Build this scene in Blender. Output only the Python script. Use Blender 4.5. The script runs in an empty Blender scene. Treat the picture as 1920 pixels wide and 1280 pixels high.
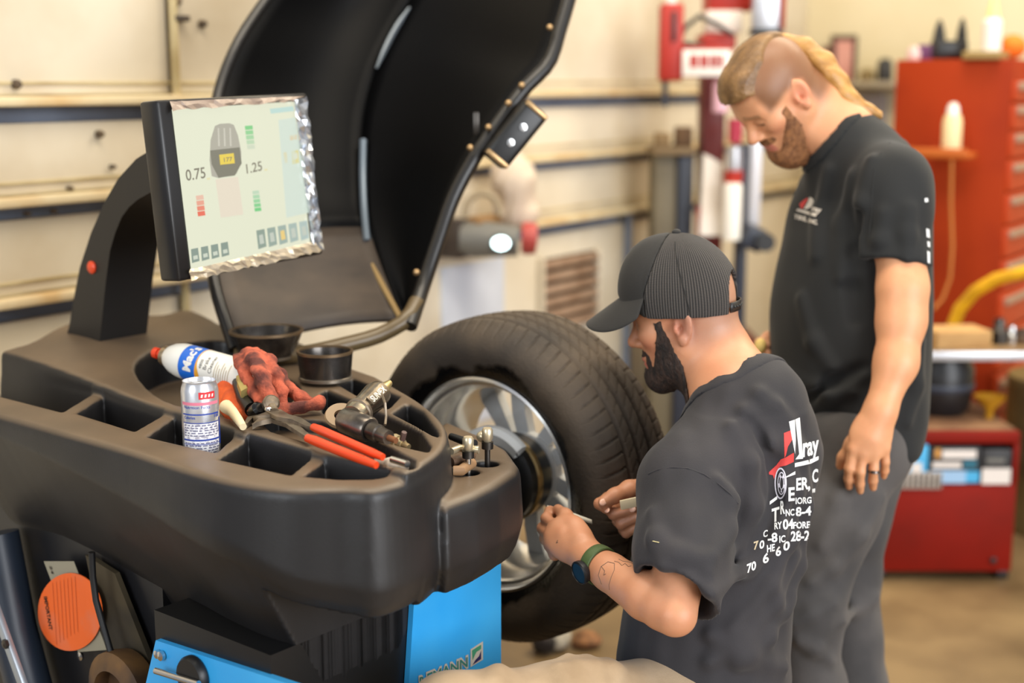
import bpy, bmesh, math, random
import numpy as np
from mathutils import Vector, Matrix
from mathutils.bvhtree import BVHTree

# ------------------------------------------------------------------ camera, world, lights, exposure
SC = bpy.context.scene
COL = SC.collection
F_PX, CAM_H = 2600.0, 1.6
PITCH = math.atan(490 / F_PX)
CP, SP = math.cos(PITCH), math.sin(PITCH)

cam_d = bpy.data.cameras.new('camera')
cam = bpy.data.objects.new('camera', cam_d)
COL.objects.link(cam)
cam.location = (0, 0, CAM_H)
cam.rotation_euler = (math.pi / 2 - PITCH, 0, 0)
cam_d.sensor_width = 36
cam_d.lens = F_PX / 1920 * 36
cam_d.clip_start = 0.05
cam_d.dof.use_dof = True
cam_d.dof.focus_distance = 2.3
cam_d.dof.aperture_fstop = 1.75
SC.camera = cam

world = bpy.data.worlds.new('world')
SC.world = world
world.use_nodes = True
bg = world.node_tree.nodes['Background']
bg.inputs[0].default_value = (0.93, 0.96, 1.0, 1)
bg.inputs[1].default_value = 0.36


def area(name, loc, target, sx, sy, power, color):
    l = bpy.data.lights.new(name, 'AREA')
    l.shape = 'RECTANGLE'
    l.size, l.size_y = sx, sy
    l.energy = power
    l.color = color
    o = bpy.data.objects.new(name, l)
    COL.objects.link(o)
    o.location = loc
    d = Vector(target) - Vector(loc)
    o.rotation_euler = d.to_track_quat('-Z', 'Y').to_euler()
    return o


area('bay_door_daylight', (3.6, -1.6, 2.1), (0.2, 2.6, 0.9), 3.6, 3.0, 215, (0.95, 0.97, 1.0))
area('left_door_daylight', (-3.0, -1.6, 2.4), (0.3, 2.8, 1.0), 2.4, 2.4, 72, (0.93, 0.97, 1.0))
area('ceiling_light_front', (0.4, 2.2, 4.0), (0.4, 2.4, 0), 3.0, 1.0, 70, (1.0, 0.88, 0.70))
area('ceiling_light_rear', (2.3, 4.6, 3.9), (2.3, 4.7, 0), 3.0, 1.2, 95, (1.0, 0.87, 0.64))
SC.view_settings.view_transform = 'Standard'
SC.view_settings.look = 'None'
SC.view_settings.gamma = 1.0
SC.view_settings.use_curve_mapping = False
SC.view_settings.exposure = 0.62


# ------------------------------------------------------------------ photograph -> space helpers
def ray(px, py):
    x = (px - 960) / F_PX
    y = -(py - 640) / F_PX
    return Vector((x, CP + y * SP, y * CP - SP))


def at(px, py, d):
    return Vector((0, 0, CAM_H)) + ray(px, py) * d


def atz(px, py, z):
    r = ray(px, py)
    return Vector((0, 0, CAM_H)) + r * ((z - CAM_H) / r.z)


def on_plane(px, py, nrm, off):
    r = ray(px, py)
    nrm = Vector(nrm)
    t = (off - nrm.z * CAM_H) / nrm.dot(r)
    return Vector((0, 0, CAM_H)) + r * t


def proj(P):
    x, y, z = P[0], P[1], P[2] - CAM_H
    d = y * CP - z * SP
    return 960 + F_PX * x / d, 640 - F_PX * (y * SP + z * CP) / d


# ------------------------------------------------------------------ materials
def lin(c):
    return tuple(((v / 255) / 12.92 if v / 255 <= 0.04045 else ((v / 255 + 0.055) / 1.055) ** 2.4) for v in c)


def mat(name, c, rough=0.6, metal=0.0, c2=None, scale=8.0, contrast=(0.4, 0.65), bump=0.0, bscale=None,
        coat=0.0, emit=None, alpha=1.0, trans=0.0, detail=4.0, stretch=None, spec=None, attr=None, sss=0.0, rough2=None):
    m = bpy.data.materials.new(name)
    m.use_nodes = True
    nt = m.node_tree
    N, L = nt.nodes, nt.links
    b = N['Principled BSDF']
    col = lin(c) + (1,)
    b.inputs['Base Color'].default_value = col
    b.inputs['Roughness'].default_value = rough
    b.inputs['Metallic'].default_value = metal
    if spec is not None:
        b.inputs['Specular IOR Level'].default_value = spec
    if coat:
        b.inputs['Coat Weight'].default_value = coat
        b.inputs['Coat Roughness'].default_value = 0.15
    if alpha < 1:
        b.inputs['Alpha'].default_value = alpha
    if trans:
        b.inputs['Transmission Weight'].default_value = trans
    if sss:
        b.inputs['Subsurface Weight'].default_value = sss
        b.inputs['Subsurface Radius'].default_value = (0.012, 0.004, 0.002)
        b.inputs['Subsurface Scale'].default_value = 0.6
    if emit:
        b.inputs['Emission Color'].default_value = lin(emit[0]) + (1,)
        b.inputs['Emission Strength'].default_value = emit[1]
    tc = N.new('ShaderNodeTexCoord')
    vec = tc.outputs['Object']
    if stretch:
        mp = N.new('ShaderNodeMapping')
        mp.inputs['Scale'].default_value = stretch
        L.new(vec, mp.inputs[0])
        vec = mp.outputs[0]
    src = None
    if c2 is not None:
        nz = N.new('ShaderNodeTexNoise')
        nz.inputs['Scale'].default_value = scale
        nz.inputs['Detail'].default_value = detail
        L.new(vec, nz.inputs['Vector'])
        rp = N.new('ShaderNodeValToRGB')
        rp.color_ramp.elements[0].position = contrast[0]
        rp.color_ramp.elements[1].position = contrast[1]
        rp.color_ramp.elements[0].color = col
        rp.color_ramp.elements[1].color = lin(c2) + (1,)
        L.new(nz.outputs[0], rp.inputs[0])
        src = rp.outputs[0]
        L.new(src, b.inputs['Base Color'])
        if rough2 is not None:
            mr = N.new('ShaderNodeMapRange')
            mr.inputs[1].default_value, mr.inputs[2].default_value = contrast
            mr.inputs[3].default_value, mr.inputs[4].default_value = rough, rough2
            L.new(nz.outputs[0], mr.inputs[0])
            L.new(mr.outputs[0], b.inputs['Roughness'])
    if attr:
        # colour written on the mesh itself (skin tone zones, stubble, lips, ink)
        at_ = N.new('ShaderNodeAttribute')
        at_.attribute_name = attr
        if src is not None:
            mx = N.new('ShaderNodeMix')
            mx.data_type = 'RGBA'
            mx.blend_type = 'MULTIPLY'
            mx.inputs[0].default_value = 1
            L.new(src, mx.inputs[6])
            L.new(at_.outputs[0], mx.inputs[7])
            L.new(mx.outputs[2], b.inputs['Base Color'])
        else:
            L.new(at_.outputs[0], b.inputs['Base Color'])
    if bump:
        nb = N.new('ShaderNodeTexNoise')
        nb.inputs['Scale'].default_value = bscale or scale * 6
        nb.inputs['Detail'].default_value = 5
        L.new(vec, nb.inputs['Vector'])
        bp = N.new('ShaderNodeBump')
        bp.inputs['Strength'].default_value = bump
        bp.inputs['Distance'].default_value = 0.004
        L.new(nb.outputs[0], bp.inputs['Height'])
        L.new(bp.outputs[0], b.inputs['Normal'])
    return m


def dusty(name, c, dust, lo=0.35, hi=0.95, rough=0.5, amount=0.75, scale=7):
    """plastic with dust lying on everything that faces up"""
    m = mat(name, c, rough, c2=tuple(min(255, int(v * 1.3) + 3) for v in c), scale=scale, bump=0.05, bscale=300)
    nt = m.node_tree
    N, L = nt.nodes, nt.links
    b = N['Principled BSDF']
    src = b.inputs['Base Color'].links[0].from_socket
    ge = N.new('ShaderNodeNewGeometry')
    sx = N.new('ShaderNodeSeparateXYZ')
    L.new(ge.outputs['Normal'], sx.inputs[0])
    mr = N.new('ShaderNodeMapRange')
    mr.inputs[1].default_value, mr.inputs[2].default_value = lo, hi
    L.new(sx.outputs[2], mr.inputs[0])
    tc = N.new('ShaderNodeTexCoord')
    nz = N.new('ShaderNodeTexNoise')
    nz.inputs['Scale'].default_value = 5
    nz.inputs['Detail'].default_value = 6
    L.new(tc.outputs['Object'], nz.inputs['Vector'])
    m2 = N.new('ShaderNodeMapRange')
    m2.inputs[1].default_value, m2.inputs[2].default_value = 0.25, 0.7
    m2.inputs[3].default_value, m2.inputs[4].default_value = amount * 0.55, amount
    L.new(nz.outputs[0], m2.inputs[0])
    mu = N.new('ShaderNodeMath')
    mu.operation = 'MULTIPLY'
    L.new(mr.outputs[0], mu.inputs[0])
    L.new(m2.outputs[0], mu.inputs[1])
    mx = N.new('ShaderNodeMix')
    mx.data_type = 'RGBA'
    L.new(mu.outputs[0], mx.inputs[0])
    L.new(src, mx.inputs[6])
    mx.inputs[7].default_value = lin(dust) + (1,)
    L.new(mx.outputs[2], b.inputs['Base Color'])
    return m


# ------------------------------------------------------------------ mesh helpers
class MB:
    def __init__(s):
        s.v, s.f = [], []

    def add(s, v, f):
        n = len(s.v)
        s.v += [tuple(p) for p in v]
        s.f += [tuple(i + n for i in q) for q in f]
        return s

    def bm(s, b):
        b.verts.ensure_lookup_table()
        for i, v in enumerate(b.verts):
            v.index = i
        s.add([v.co.copy() for v in b.verts], [[v.index for v in q.verts] for q in b.faces])
        b.free()
        return s

    def box(s, c, size, R=None, bev=0.0, seg=2):
        b = bmesh.new()
        bmesh.ops.create_cube(b, size=1)
        bmesh.ops.scale(b, vec=size, verts=b.verts)
        if bev:
            bmesh.ops.bevel(b, geom=b.edges[:], offset=bev, segments=seg, profile=0.5, affect='EDGES')
        M = Matrix.Translation(c) @ (R.to_4x4() if R is not None else Matrix())
        bmesh.ops.transform(b, matrix=M, verts=b.verts)
        return s.bm(b)

    def tube(s, pts, r, n=10, caps=True, closed=False):
        pts = [Vector(p) for p in pts]
        k = len(pts)
        rs = r if isinstance(r, (list, tuple)) else [r] * k
        vs, fs = [], []
        up = None
        for i, p in enumerate(pts):
            if closed:
                t = pts[(i + 1) % k] - pts[i - 1]
            else:
                t = pts[min(i + 1, k - 1)] - pts[max(i - 1, 0)]
            t.normalize()
            if up is None:
                up = Vector((0, 0, 1)) if abs(t.z) < 0.9 else Vector((1, 0, 0))
            e1 = (up - t * up.dot(t)).normalized()
            up = e1
            e2 = t.cross(e1)
            for j in range(n):
                a = 2 * math.pi * j / n
                vs.append(p + (e1 * math.cos(a) + e2 * math.sin(a)) * rs[i])
        m = k if closed else k - 1
        for i in range(m):
            for j in range(n):
                a, b_ = i * n + j, i * n + (j + 1) % n
                c_, d = ((i + 1) % k) * n + (j + 1) % n, ((i + 1) % k) * n + j
                fs.append((a, b_, c_, d))
        if caps and not closed:
            fs.append(tuple(range(n - 1, -1, -1)))
            fs.append(tuple((k - 1) * n + j for j in range(n)))
        return s.add(vs, fs)

    def lathe(s, prof, o, axis, n=32, arc=None, close=False):
        """prof: (radius, offset along axis)"""
        axis = Vector(axis).normalized()
        e1 = axis.cross(Vector((0, 0, 1)))
        if e1.length < 1e-3:
            e1 = Vector((1, 0, 0))
        e1.normalize()
        e2 = axis.cross(e1)
        o = Vector(o)
        vs, fs = [], []
        full = arc is None
        a0, a1 = (0, 2 * math.pi) if full else arc
        m = n if full else n + 1
        for j in range(m):
            a = a0 + (a1 - a0) * j / n
            d = e1 * math.cos(a) + e2 * math.sin(a)
            for (r, h) in prof:
                vs.append(o + d * r + axis * h)
        k = len(prof)
        kk = k if close else k - 1
        for j in range(n):
            for i in range(kk):
                a, b_ = j * k + i, j * k + (i + 1) % k
                jn = (j + 1) % m
                fs.append((a, jn * k + i, jn * k + (i + 1) % k, b_))
        return s.add(vs, fs)

    def prism(s, pts, ext):
        """planar outline (3D points) pushed along the vector ext"""
        k = len(pts)
        ext = Vector(ext)
        vs = [Vector(p) for p in pts] + [Vector(p) + ext for p in pts]
        fs = [tuple(range(k)), tuple(range(2 * k - 1, k - 1, -1))]
        for i in range(k):
            j = (i + 1) % k
            fs.append((i, i + k, j + k, j))
        return s.add(vs, fs)

    def sphere(s, c, r, R=None, u=16, v=10):
        b = bmesh.new()
        bmesh.ops.create_uvsphere(b, u_segments=u, v_segments=v, radius=1)
        rr = r if isinstance(r, (tuple, list)) else (r, r, r)
        bmesh.ops.scale(b, vec=rr, verts=b.verts)
        M = Matrix.Translation(c) @ (R.to_4x4() if R is not None else Matrix())
        bmesh.ops.transform(b, matrix=M, verts=b.verts)
        return s.bm(b)

    def grid(s, P):
        """P[i][j] rows of points -> quads"""
        n, m = len(P), len(P[0])
        return s.add([p for row in P for p in row],
                     [(i * m + j, i * m + j + 1, (i + 1) * m + j + 1, (i + 1) * m + j) for i in range(n - 1) for j in range(m - 1)])


def link(name, me, m, parent=None):
    o = bpy.data.objects.new(name, me)
    COL.objects.link(o)
    if m is not None:
        for q in (m if isinstance(m, (list, tuple)) else [m]):
            me.materials.append(q)
    if parent is not None:
        o.parent = parent
        o.matrix_parent_inverse = PM[parent.name].inverted()
    PM[o.name] = Matrix()
    return o


PM = {}


def obj(name, mb, m, parent=None, smooth=True, ang=40, solid=0.0, sub=0):
    me = bpy.data.meshes.new(name)
    me.from_pydata(mb.v, [], mb.f)
    b = bmesh.new()
    b.from_mesh(me)
    bmesh.ops.recalc_face_normals(b, faces=b.faces)
    b.to_mesh(me)
    b.free()
    if smooth:
        me.polygons.foreach_set('use_smooth', [True] * len(me.polygons))
        me.set_sharp_from_angle(angle=math.radians(ang))
    o = link(name, me, m, parent)
    if solid:
        md = o.modifiers.new('solid', 'SOLIDIFY')
        md.thickness = solid
        md.offset = 0
    if sub:
        md = o.modifiers.new('sub', 'SUBSURF')
        md.levels = md.render_levels = sub
    return o


def tag(o, label=None, cat=None, group=None, kind=None):
    if label:
        o['label'] = label
    if cat:
        o['category'] = cat
    if group:
        o['group'] = group
    if kind:
        o['kind'] = kind
    return o


def thing(name, loc, label, cat, group=None):
    o = bpy.data.objects.new(name, None)
    COL.objects.link(o)
    o.location = loc
    o.empty_display_size = 0.1
    PM[o.name] = Matrix.Translation(loc)
    return tag(o, label, cat, group)


def text_geo(s, bold=0.0, res=3):
    """flat letter geometry, size 1, origin left baseline -> (verts 2D, faces)"""
    cu = bpy.data.curves.new('letters', 'FONT')
    cu.body = s
    cu.size = 1
    cu.offset = bold
    cu.resolution_u = res
    o = bpy.data.objects.new('letters', cu)
    COL.objects.link(o)
    dg = bpy.context.evaluated_depsgraph_get()
    me = bpy.data.meshes.new_from_object(o.evaluated_get(dg))
    V = [(v.co.x, v.co.y) for v in me.vertices]
    Fc = [tuple(p.vertices) for p in me.polygons]
    bpy.data.objects.remove(o)
    bpy.data.curves.remove(cu)
    bpy.data.meshes.remove(me)
    return V, Fc


def put_text(mb, s, o, ex, ey, bold=0.01, fit=None, height=None):
    """letters in a plane: origin o, ex along the line, ey upwards; fit = wanted length of line in units of |ex|"""
    V, Fc = text_geo(s, bold)
    if not V:
        return mb
    w = max(v[0] for v in V)
    h = 0.72
    sx = (fit / w) if fit else 1
    sy = (height / h) if height else sx
    o, ex, ey = Vector(o), Vector(ex), Vector(ey)
    return mb.add([o + ex * (v[0] * sx) + ey * (v[1] * sy) for v in V], Fc)


# ------------------------------------------------------------------ implicit surfaces (moulded plastic, bodies, cloth)
class Field:
    def __init__(s, lo, hi, h):
        s.lo = np.array(lo, float)
        s.h = h
        s.n = np.maximum(((np.array(hi) - s.lo) / h).astype(int) + 2, 4)
        s.D = np.full(s.n, 1.0, np.float32)

    def sl(s, lo, hi, pad):
        a = np.maximum(np.floor((np.array(lo) - pad - s.lo) / s.h).astype(int), 0)
        b = np.minimum(np.ceil((np.array(hi) + pad - s.lo) / s.h).astype(int) + 1, s.n)
        return a, b

    def pts(s, a, b):
        x = (s.lo[0] + s.h * np.arange(a[0], b[0])).astype(np.float32)[:, None, None]
        y = (s.lo[1] + s.h * np.arange(a[1], b[1])).astype(np.float32)[None, :, None]
        z = (s.lo[2] + s.h * np.arange(a[2], b[2])).astype(np.float32)[None, None, :]
        return x, y, z

    def op(s, fn, lo, hi, k=0.0, mode='u', pad=None):
        pad = (k + 3 * s.h) if pad is None else pad
        a, b = s.sl(lo, hi, pad)
        if (b <= a).any():
            return
        x, y, z = s.pts(a, b)
        d = fn(x, y, z)
        V = s.D[a[0]:b[0], a[1]:b[1], a[2]:b[2]]
        if mode == 'u':
            r = smin(V, d, k)
        elif mode == 's':
            r = -smin(-V, d, k)
        elif mode == 'i':
            r = -smin(-V, -d, k)
        else:
            r = V + d
        s.D[a[0]:b[0], a[1]:b[1], a[2]:b[2]] = r

    # primitives ------------------------------------------------------
    def cone(s, a, b, r1, r2, k=0.02, mode='u'):
        a, b = np.array(a, float), np.array(b, float)
        R = max(r1, r2)
        ba = b - a
        L2 = float(ba @ ba) + 1e-12

        def fn(x, y, z):
            px, py, pz = x - a[0], y - a[1], z - a[2]
            t = np.clip((px * ba[0] + py * ba[1] + pz * ba[2]) / L2, 0, 1)
            return np.sqrt((px - ba[0] * t) ** 2 + (py - ba[1] * t) ** 2 + (pz - ba[2] * t) ** 2) - (r1 + (r2 - r1) * t)
        s.op(fn, np.minimum(a, b) - R, np.maximum(a, b) + R, k, mode)

    def chain(s, pts, rs, k=0.02, mode='u'):
        for i in range(len(pts) - 1):
            s.cone(pts[i], pts[i + 1], rs[i], rs[i + 1], k, mode)

    def ell(s, c, r, R=None, k=0.02, mode='u'):
        c = np.array(c, float)
        r = np.array(r, float)
        M = np.eye(3) if R is None else np.array(R.to_3x3())   # columns: local axes in the world
        ext = np.sqrt(((M * r[None, :]) ** 2).sum(1))

        def fn(x, y, z):
            px, py, pz = x - c[0], y - c[1], z - c[2]
            q = [(px * M[0, i] + py * M[1, i] + pz * M[2, i]) for i in range(3)]
            k0 = np.sqrt(sum((q[i] / r[i]) ** 2 for i in range(3)))
            k1 = np.sqrt(sum((q[i] / r[i] ** 2) ** 2 for i in range(3))) + 1e-9
            return k0 * (k0 - 1) / k1
        s.op(fn, c - ext, c + ext, k, mode)

    def rbox(s, c, hs, R=None, rad=0.01, k=0.0, mode='u'):
        c = np.array(c, float)
        hs = np.array(hs, float)
        M = np.eye(3) if R is None else np.array(R.to_3x3())
        ext = (np.abs(M) * hs[None, :]).sum(1)

        def fn(x, y, z):
            px, py, pz = x - c[0], y - c[1], z - c[2]
            q = [np.abs(px * M[0, i] + py * M[1, i] + pz * M[2, i]) - (hs[i] - rad) for i in range(3)]
            return np.sqrt(sum(np.maximum(v, 0) ** 2 for v in q)) + np.minimum(np.maximum(np.maximum(q[0], q[1]), q[2]), 0) - rad
        s.op(fn, c - ext, c + ext, k, mode)

    def half(s, p, n, mode='s', k=0.0, lo=None, hi=None):
        """half space on the side the normal points to"""
        p, n = np.array(p, float), np.array(n, float)
        n = n / np.linalg.norm(n)
        lo = s.lo if lo is None else lo
        hi = (s.lo + s.h * s.n) if hi is None else hi
        s.op(lambda x, y, z: -((x - p[0]) * n[0] + (y - p[1]) * n[1] + (z - p[2]) * n[2]), lo, hi, k, mode, pad=0)

    def loft(s, secs, fx, fy, k=0.0, mode='u', p=2.0, caps=0.0):
        """secs rows: z, cx, cy (world), rx (along fx), ry (along fy); horizontal sections"""
        S = np.array(sorted(secs), float)
        z0, z1 = S[0, 0], S[-1, 0]
        R = max(S[:, 3].max(), S[:, 4].max())
        lo = (S[:, 1].min() - R, S[:, 2].min() - R, z0)
        hi = (S[:, 1].max() + R, S[:, 2].max() + R, z1)
        fx, fy = np.array(fx, float), np.array(fy, float)

        def fn(x, y, z):
            zz = z[0, 0]
            zi = np.clip(zz, z0, z1)
            cx, cy, rx, ry = [smooth_interp(zi, S[:, 0], S[:, i])[None, None, :] for i in (1, 2, 3, 4)]
            u = np.abs((x - cx) * fx[0] + (y - cy) * fx[1]) / rx
            v = np.abs((x - cx) * fy[0] + (y - cy) * fy[1]) / ry
            q = (u ** p + v ** p) ** (1 / p)
            g = np.sqrt((u / rx) ** 2 + (v / ry) ** 2) / (np.sqrt(u ** 2 + v ** 2) + 1e-6) + 1e-6
            d = (q - 1) / np.maximum(g, 1e-3)
            dz = (np.maximum(z0 - zz, zz - z1))[None, None, :]
            return -smin(-d, -(dz + 0 * d), caps)
        s.op(fn, lo, hi, k, mode)

    def noise(s, amp, freq, seed=0, lo=None, hi=None, aniso=(1, 1, 1), n=7, band=0.05):
        """sum of random plane waves added to the field: soft wrinkles"""
        rg = np.random.default_rng(seed)
        W = rg.normal(size=(n, 3)) * freq * np.array(aniso)
        ph = rg.uniform(0, 6.28, n)
        lo = s.lo if lo is None else lo
        hi = (s.lo + s.h * s.n) if hi is None else hi
        s.op(lambda x, y, z: amp * sum(np.sin(W[i, 0] * x + W[i, 1] * y + W[i, 2] * z + ph[i]) for i in range(n)) / math.sqrt(n), lo, hi, 0, 'add', pad=0)

    def mesh(s):
        D = s.D
        ins = D < 0
        cnt = np.zeros(np.array(D.shape) - 1, np.uint8)
        for i in (0, 1):
            for j in (0, 1):
                for k in (0, 1):
                    cnt += ins[i:ins.shape[0] - 1 + i, j:ins.shape[1] - 1 + j, k:ins.shape[2] - 1 + k]
        act = (cnt > 0) & (cnt < 8)
        I = np.argwhere(act)
        idx = np.full(act.shape, -1, np.int32)
        idx[act] = np.arange(len(I))
        corner = np.array([(i, j, k) for i in (0, 1) for j in (0, 1) for k in (0, 1)])
        vals = np.stack([D[I[:, 0] + c[0], I[:, 1] + c[1], I[:, 2] + c[2]] for c in corner], 1)
        acc = np.zeros((len(I), 3))
        num = np.zeros(len(I))
        for p in range(8):
            for q in range(p + 1, 8):
                if np.abs(corner[p] - corner[q]).sum() != 1:
                    continue
                a, b = vals[:, p], vals[:, q]
                m = (a < 0) != (b < 0)
                t = a / np.where(m, a - b, 1)
                P = corner[p][None, :] + (corner[q] - corner[p])[None, :] * t[:, None]
                acc += np.where(m[:, None], P, 0)
                num += m
        V = s.lo + s.h * (I + acc / num[:, None])
        Q = []
        for ax in range(3):
            sl0 = [slice(1, -1)] * 3
            sl1 = [slice(1, -1)] * 3
            sl0[ax] = slice(0, -1)
            sl1[ax] = slice(1, None)
            a, b = ins[tuple(sl0)], ins[tuple(sl1)]
            off = np.ones(3, int)
            off[ax] = 0
            u, v = [(1, 2), (2, 0), (0, 1)][ax]
            for flip, m in ((False, a & ~b), (True, ~a & b)):
                E = np.argwhere(m) + off
                if len(E) == 0:
                    continue
                def g(du, dv):
                    c = E.copy()
                    c[:, u] -= du
                    c[:, v] -= dv
                    return idx[c[:, 0], c[:, 1], c[:, 2]]
                q = np.stack([g(1, 1), g(0, 1), g(0, 0), g(1, 0)], 1)
                Q.append(q[:, ::-1] if flip else q)
        Q = np.concatenate(Q)
        return V, Q[(Q >= 0).all(1)]


def neck_band(name, fl, chain, rs, p, n, lo, hi, width, m, parent):
    """ribbed collar: a slightly proud band of the shirt's own surface round the neck opening; then the opening is cut"""
    g = Field(fl.lo, fl.lo, fl.h)
    g.D = np.full(fl.D.shape, 1.0, np.float32)
    g.n = fl.n
    g.chain(chain, rs, 0.008)
    x, y, z = fl.pts(np.zeros(3, int), fl.n)
    n = Vector(n).normalized()
    dot = (x - p[0]) * n[0] + (y - p[1]) * n[1] + (z - p[2]) * n[2]
    box = (x > lo[0]) & (x < hi[0]) & (y > lo[1]) & (y < hi[1]) & (z > lo[2]) & (z < hi[2])
    H = np.where(box, np.minimum(g.D, -dot), g.D)
    b = Field(fl.lo, fl.lo, fl.h)
    b.D = np.maximum(np.maximum(fl.D - 0.0032, -(fl.D + 0.005)), np.maximum(-H, H - width)).astype(np.float32)
    b.D = np.where(box, b.D, 1.0).astype(np.float32)
    b.n = fl.n
    fl.D = -smin(-fl.D, H, 0.004)
    return b


def smin(a, b, k):
    if k <= 0:
        return np.minimum(a, b)
    h = np.maximum(k - np.abs(a - b), 0) / k
    return np.minimum(a, b) - h * h * (k * 0.25)


def smooth_interp(x, xp, fp):
    """monotone-ish cubic through the stations"""
    m = np.gradient(fp, xp)
    i = np.clip(np.searchsorted(xp, x) - 1, 0, len(xp) - 2)
    hh = xp[i + 1] - xp[i]
    t = (x - xp[i]) / hh
    t2, t3 = t * t, t ** 3
    return (2 * t3 - 3 * t2 + 1) * fp[i] + (t3 - 2 * t2 + t) * hh * m[i] + (-2 * t3 + 3 * t2) * fp[i + 1] + (t3 - t2) * hh * m[i + 1]


def poly_sdf(P, x, y):
    P = np.array([(p[0], p[1]) for p in P])
    d = np.full(np.broadcast(x, y).shape, 1e9)
    s = np.ones(d.shape)
    n = len(P)
    for i in range(n):
        a, b = P[i], P[i - 1]
        e = b - a
        wx, wy = x - a[0], y - a[1]
        t = np.clip((wx * e[0] + wy * e[1]) / (e @ e), 0, 1)
        d = np.minimum(d, (wx - e[0] * t) ** 2 + (wy - e[1] * t) ** 2)
        c1, c2, c3 = y >= a[1], y < b[1], e[0] * wy > e[1] * wx
        flip = (c1 & c2 & c3) | (~c1 & ~c2 & ~c3)
        s = np.where(flip, -s, s)
    return (s * np.sqrt(d)).astype(np.float32)


def np_mesh(name, V, Q, m, parent=None, colour=None, relax=0):
    if relax:
        E = np.concatenate([Q[:, [0, 1]], Q[:, [1, 2]], Q[:, [2, 3]], Q[:, [3, 0]]])
        for _ in range(relax):
            acc = np.zeros_like(V)
            cnt = np.zeros(len(V))
            np.add.at(acc, E[:, 0], V[E[:, 1]])
            np.add.at(acc, E[:, 1], V[E[:, 0]])
            np.add.at(cnt, E[:, 0], 1)
            np.add.at(cnt, E[:, 1], 1)
            V = V * 0.4 + 0.6 * acc / np.maximum(cnt, 1)[:, None]
    me = bpy.data.meshes.new(name)
    me.vertices.add(len(V))
    me.vertices.foreach_set('co', np.ascontiguousarray(V, np.float32).ravel())
    me.loops.add(Q.size)
    me.loops.foreach_set('vertex_index', np.ascontiguousarray(Q, np.int32).ravel())
    me.polygons.add(len(Q))
    me.polygons.foreach_set('loop_start', np.arange(0, Q.size, 4, dtype=np.int32))
    me.polygons.foreach_set('loop_total', np.full(len(Q), 4, np.int32))
    me.polygons.foreach_set('use_smooth', np.ones(len(Q), bool))
    me.update(calc_edges=True)
    if colour is not None:
        C = colour(V)
        ca = me.color_attributes.new('tone', 'FLOAT_COLOR', 'POINT')
        ca.data.foreach_set('color', np.concatenate([C, np.ones((len(C), 1))], 1).astype(np.float32).ravel())
    me.validate()
    return link(name, me, m, parent)


def sdf_obj(name, fld, m, parent=None, colour=None, relax=1):
    V, Q = fld.mesh()
    return np_mesh(name, V, Q, m, parent, colour, relax)


def rot_axes(x, y, z):
    return Matrix((x, y, z)).transposed()


def frame_from(fwd, up=(0, 0, 1)):
    """columns: forward, left, up"""
    f = Vector(fwd).normalized()
    l = Vector(up).cross(f).normalized()
    u = f.cross(l)
    return rot_axes(f, l, u)


UPV = Vector((0, 0, 1))
YAW = math.radians(39.6)
AX = Vector((math.sin(YAW), math.cos(YAW), 0))      # along the balancer spindle, away from the machine
NX = Vector((math.cos(YAW), -math.sin(YAW), 0))     # towards the operator's side
WU = Vector((math.sin(math.radians(34.8)), math.cos(math.radians(34.8)), 0))   # along the left wall
WN = Vector((WU.y, -WU.x, 0))                       # out of the left wall
RW = rot_axes(WU, -WN, UPV)
RM = rot_axes(AX, -NX, UPV)

# ------------------------------------------------------------------ setting
W0 = at(0, 400, 3.3)
WOFF = WN.dot(W0)


def wall_sz(px, py):
    p = on_plane(px, py, WN, WOFF)
    return (p - W0).dot(WU), p.z


def wpt(s, z, out=0.0):
    q = W0 + WU * s + WN * out
    return Vector((q.x, q.y, z))


M_cream = mat('painted wall cream', (216, 206, 186), 0.65, c2=(190, 174, 146), scale=2.2, contrast=(0.42, 0.75), bump=0.15, bscale=40)
M_steel = mat('blue grey steel', (118, 128, 146), 0.55, c2=(92, 98, 112), scale=4, bump=0.1)
M_rust = mat('rusty ledge', (214, 196, 158), 0.7, c2=(190, 150, 92), scale=6, contrast=(0.42, 0.78))
M_dirt = mat('dark dirty metal', (60, 50, 42), 0.6, c2=(95, 78, 58), scale=20)
M_pipe = mat('olive painted pipe', (196, 180, 138), 0.55, c2=(160, 140, 95), scale=6)
M_back = mat('back wall paint', (214, 202, 170), 0.7, c2=(202, 188, 152), scale=1.5, bump=0.05)
M_floor = mat('oily concrete', (138, 114, 78), 0.55, c2=(84, 66, 44), scale=1.7, contrast=(0.42, 0.72), bump=0.2, bscale=18, rough2=0.35)

corner_s = wall_sz(1505, 300)[0]
floor = obj('floor', MB().box((1.5, 3.5, -0.02), (14, 14, 0.04)), M_floor, smooth=False)
tag(floor, 'stained tan concrete workshop floor', 'floor', kind='structure')
wl = obj('wall_left', MB().box(wpt((corner_s - 3) / 2, 1.5, -0.05), (corner_s + 3, 0.06, 3.0), RW), M_steel, smooth=False)
tag(wl, 'cream painted steel panel wall with horizontal ledges on the left', 'wall', kind='structure')
wb_c = wpt(corner_s, 1.5) + WN * 2.5
wb = obj('wall_back', MB().box((wb_c.x, wb_c.y, 1.5), (0.08, 5.4, 3.0), RW), M_back, smooth=False)
tag(wb, 'plain cream wall at the rear of the workshop', 'wall', kind='structure')
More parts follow.
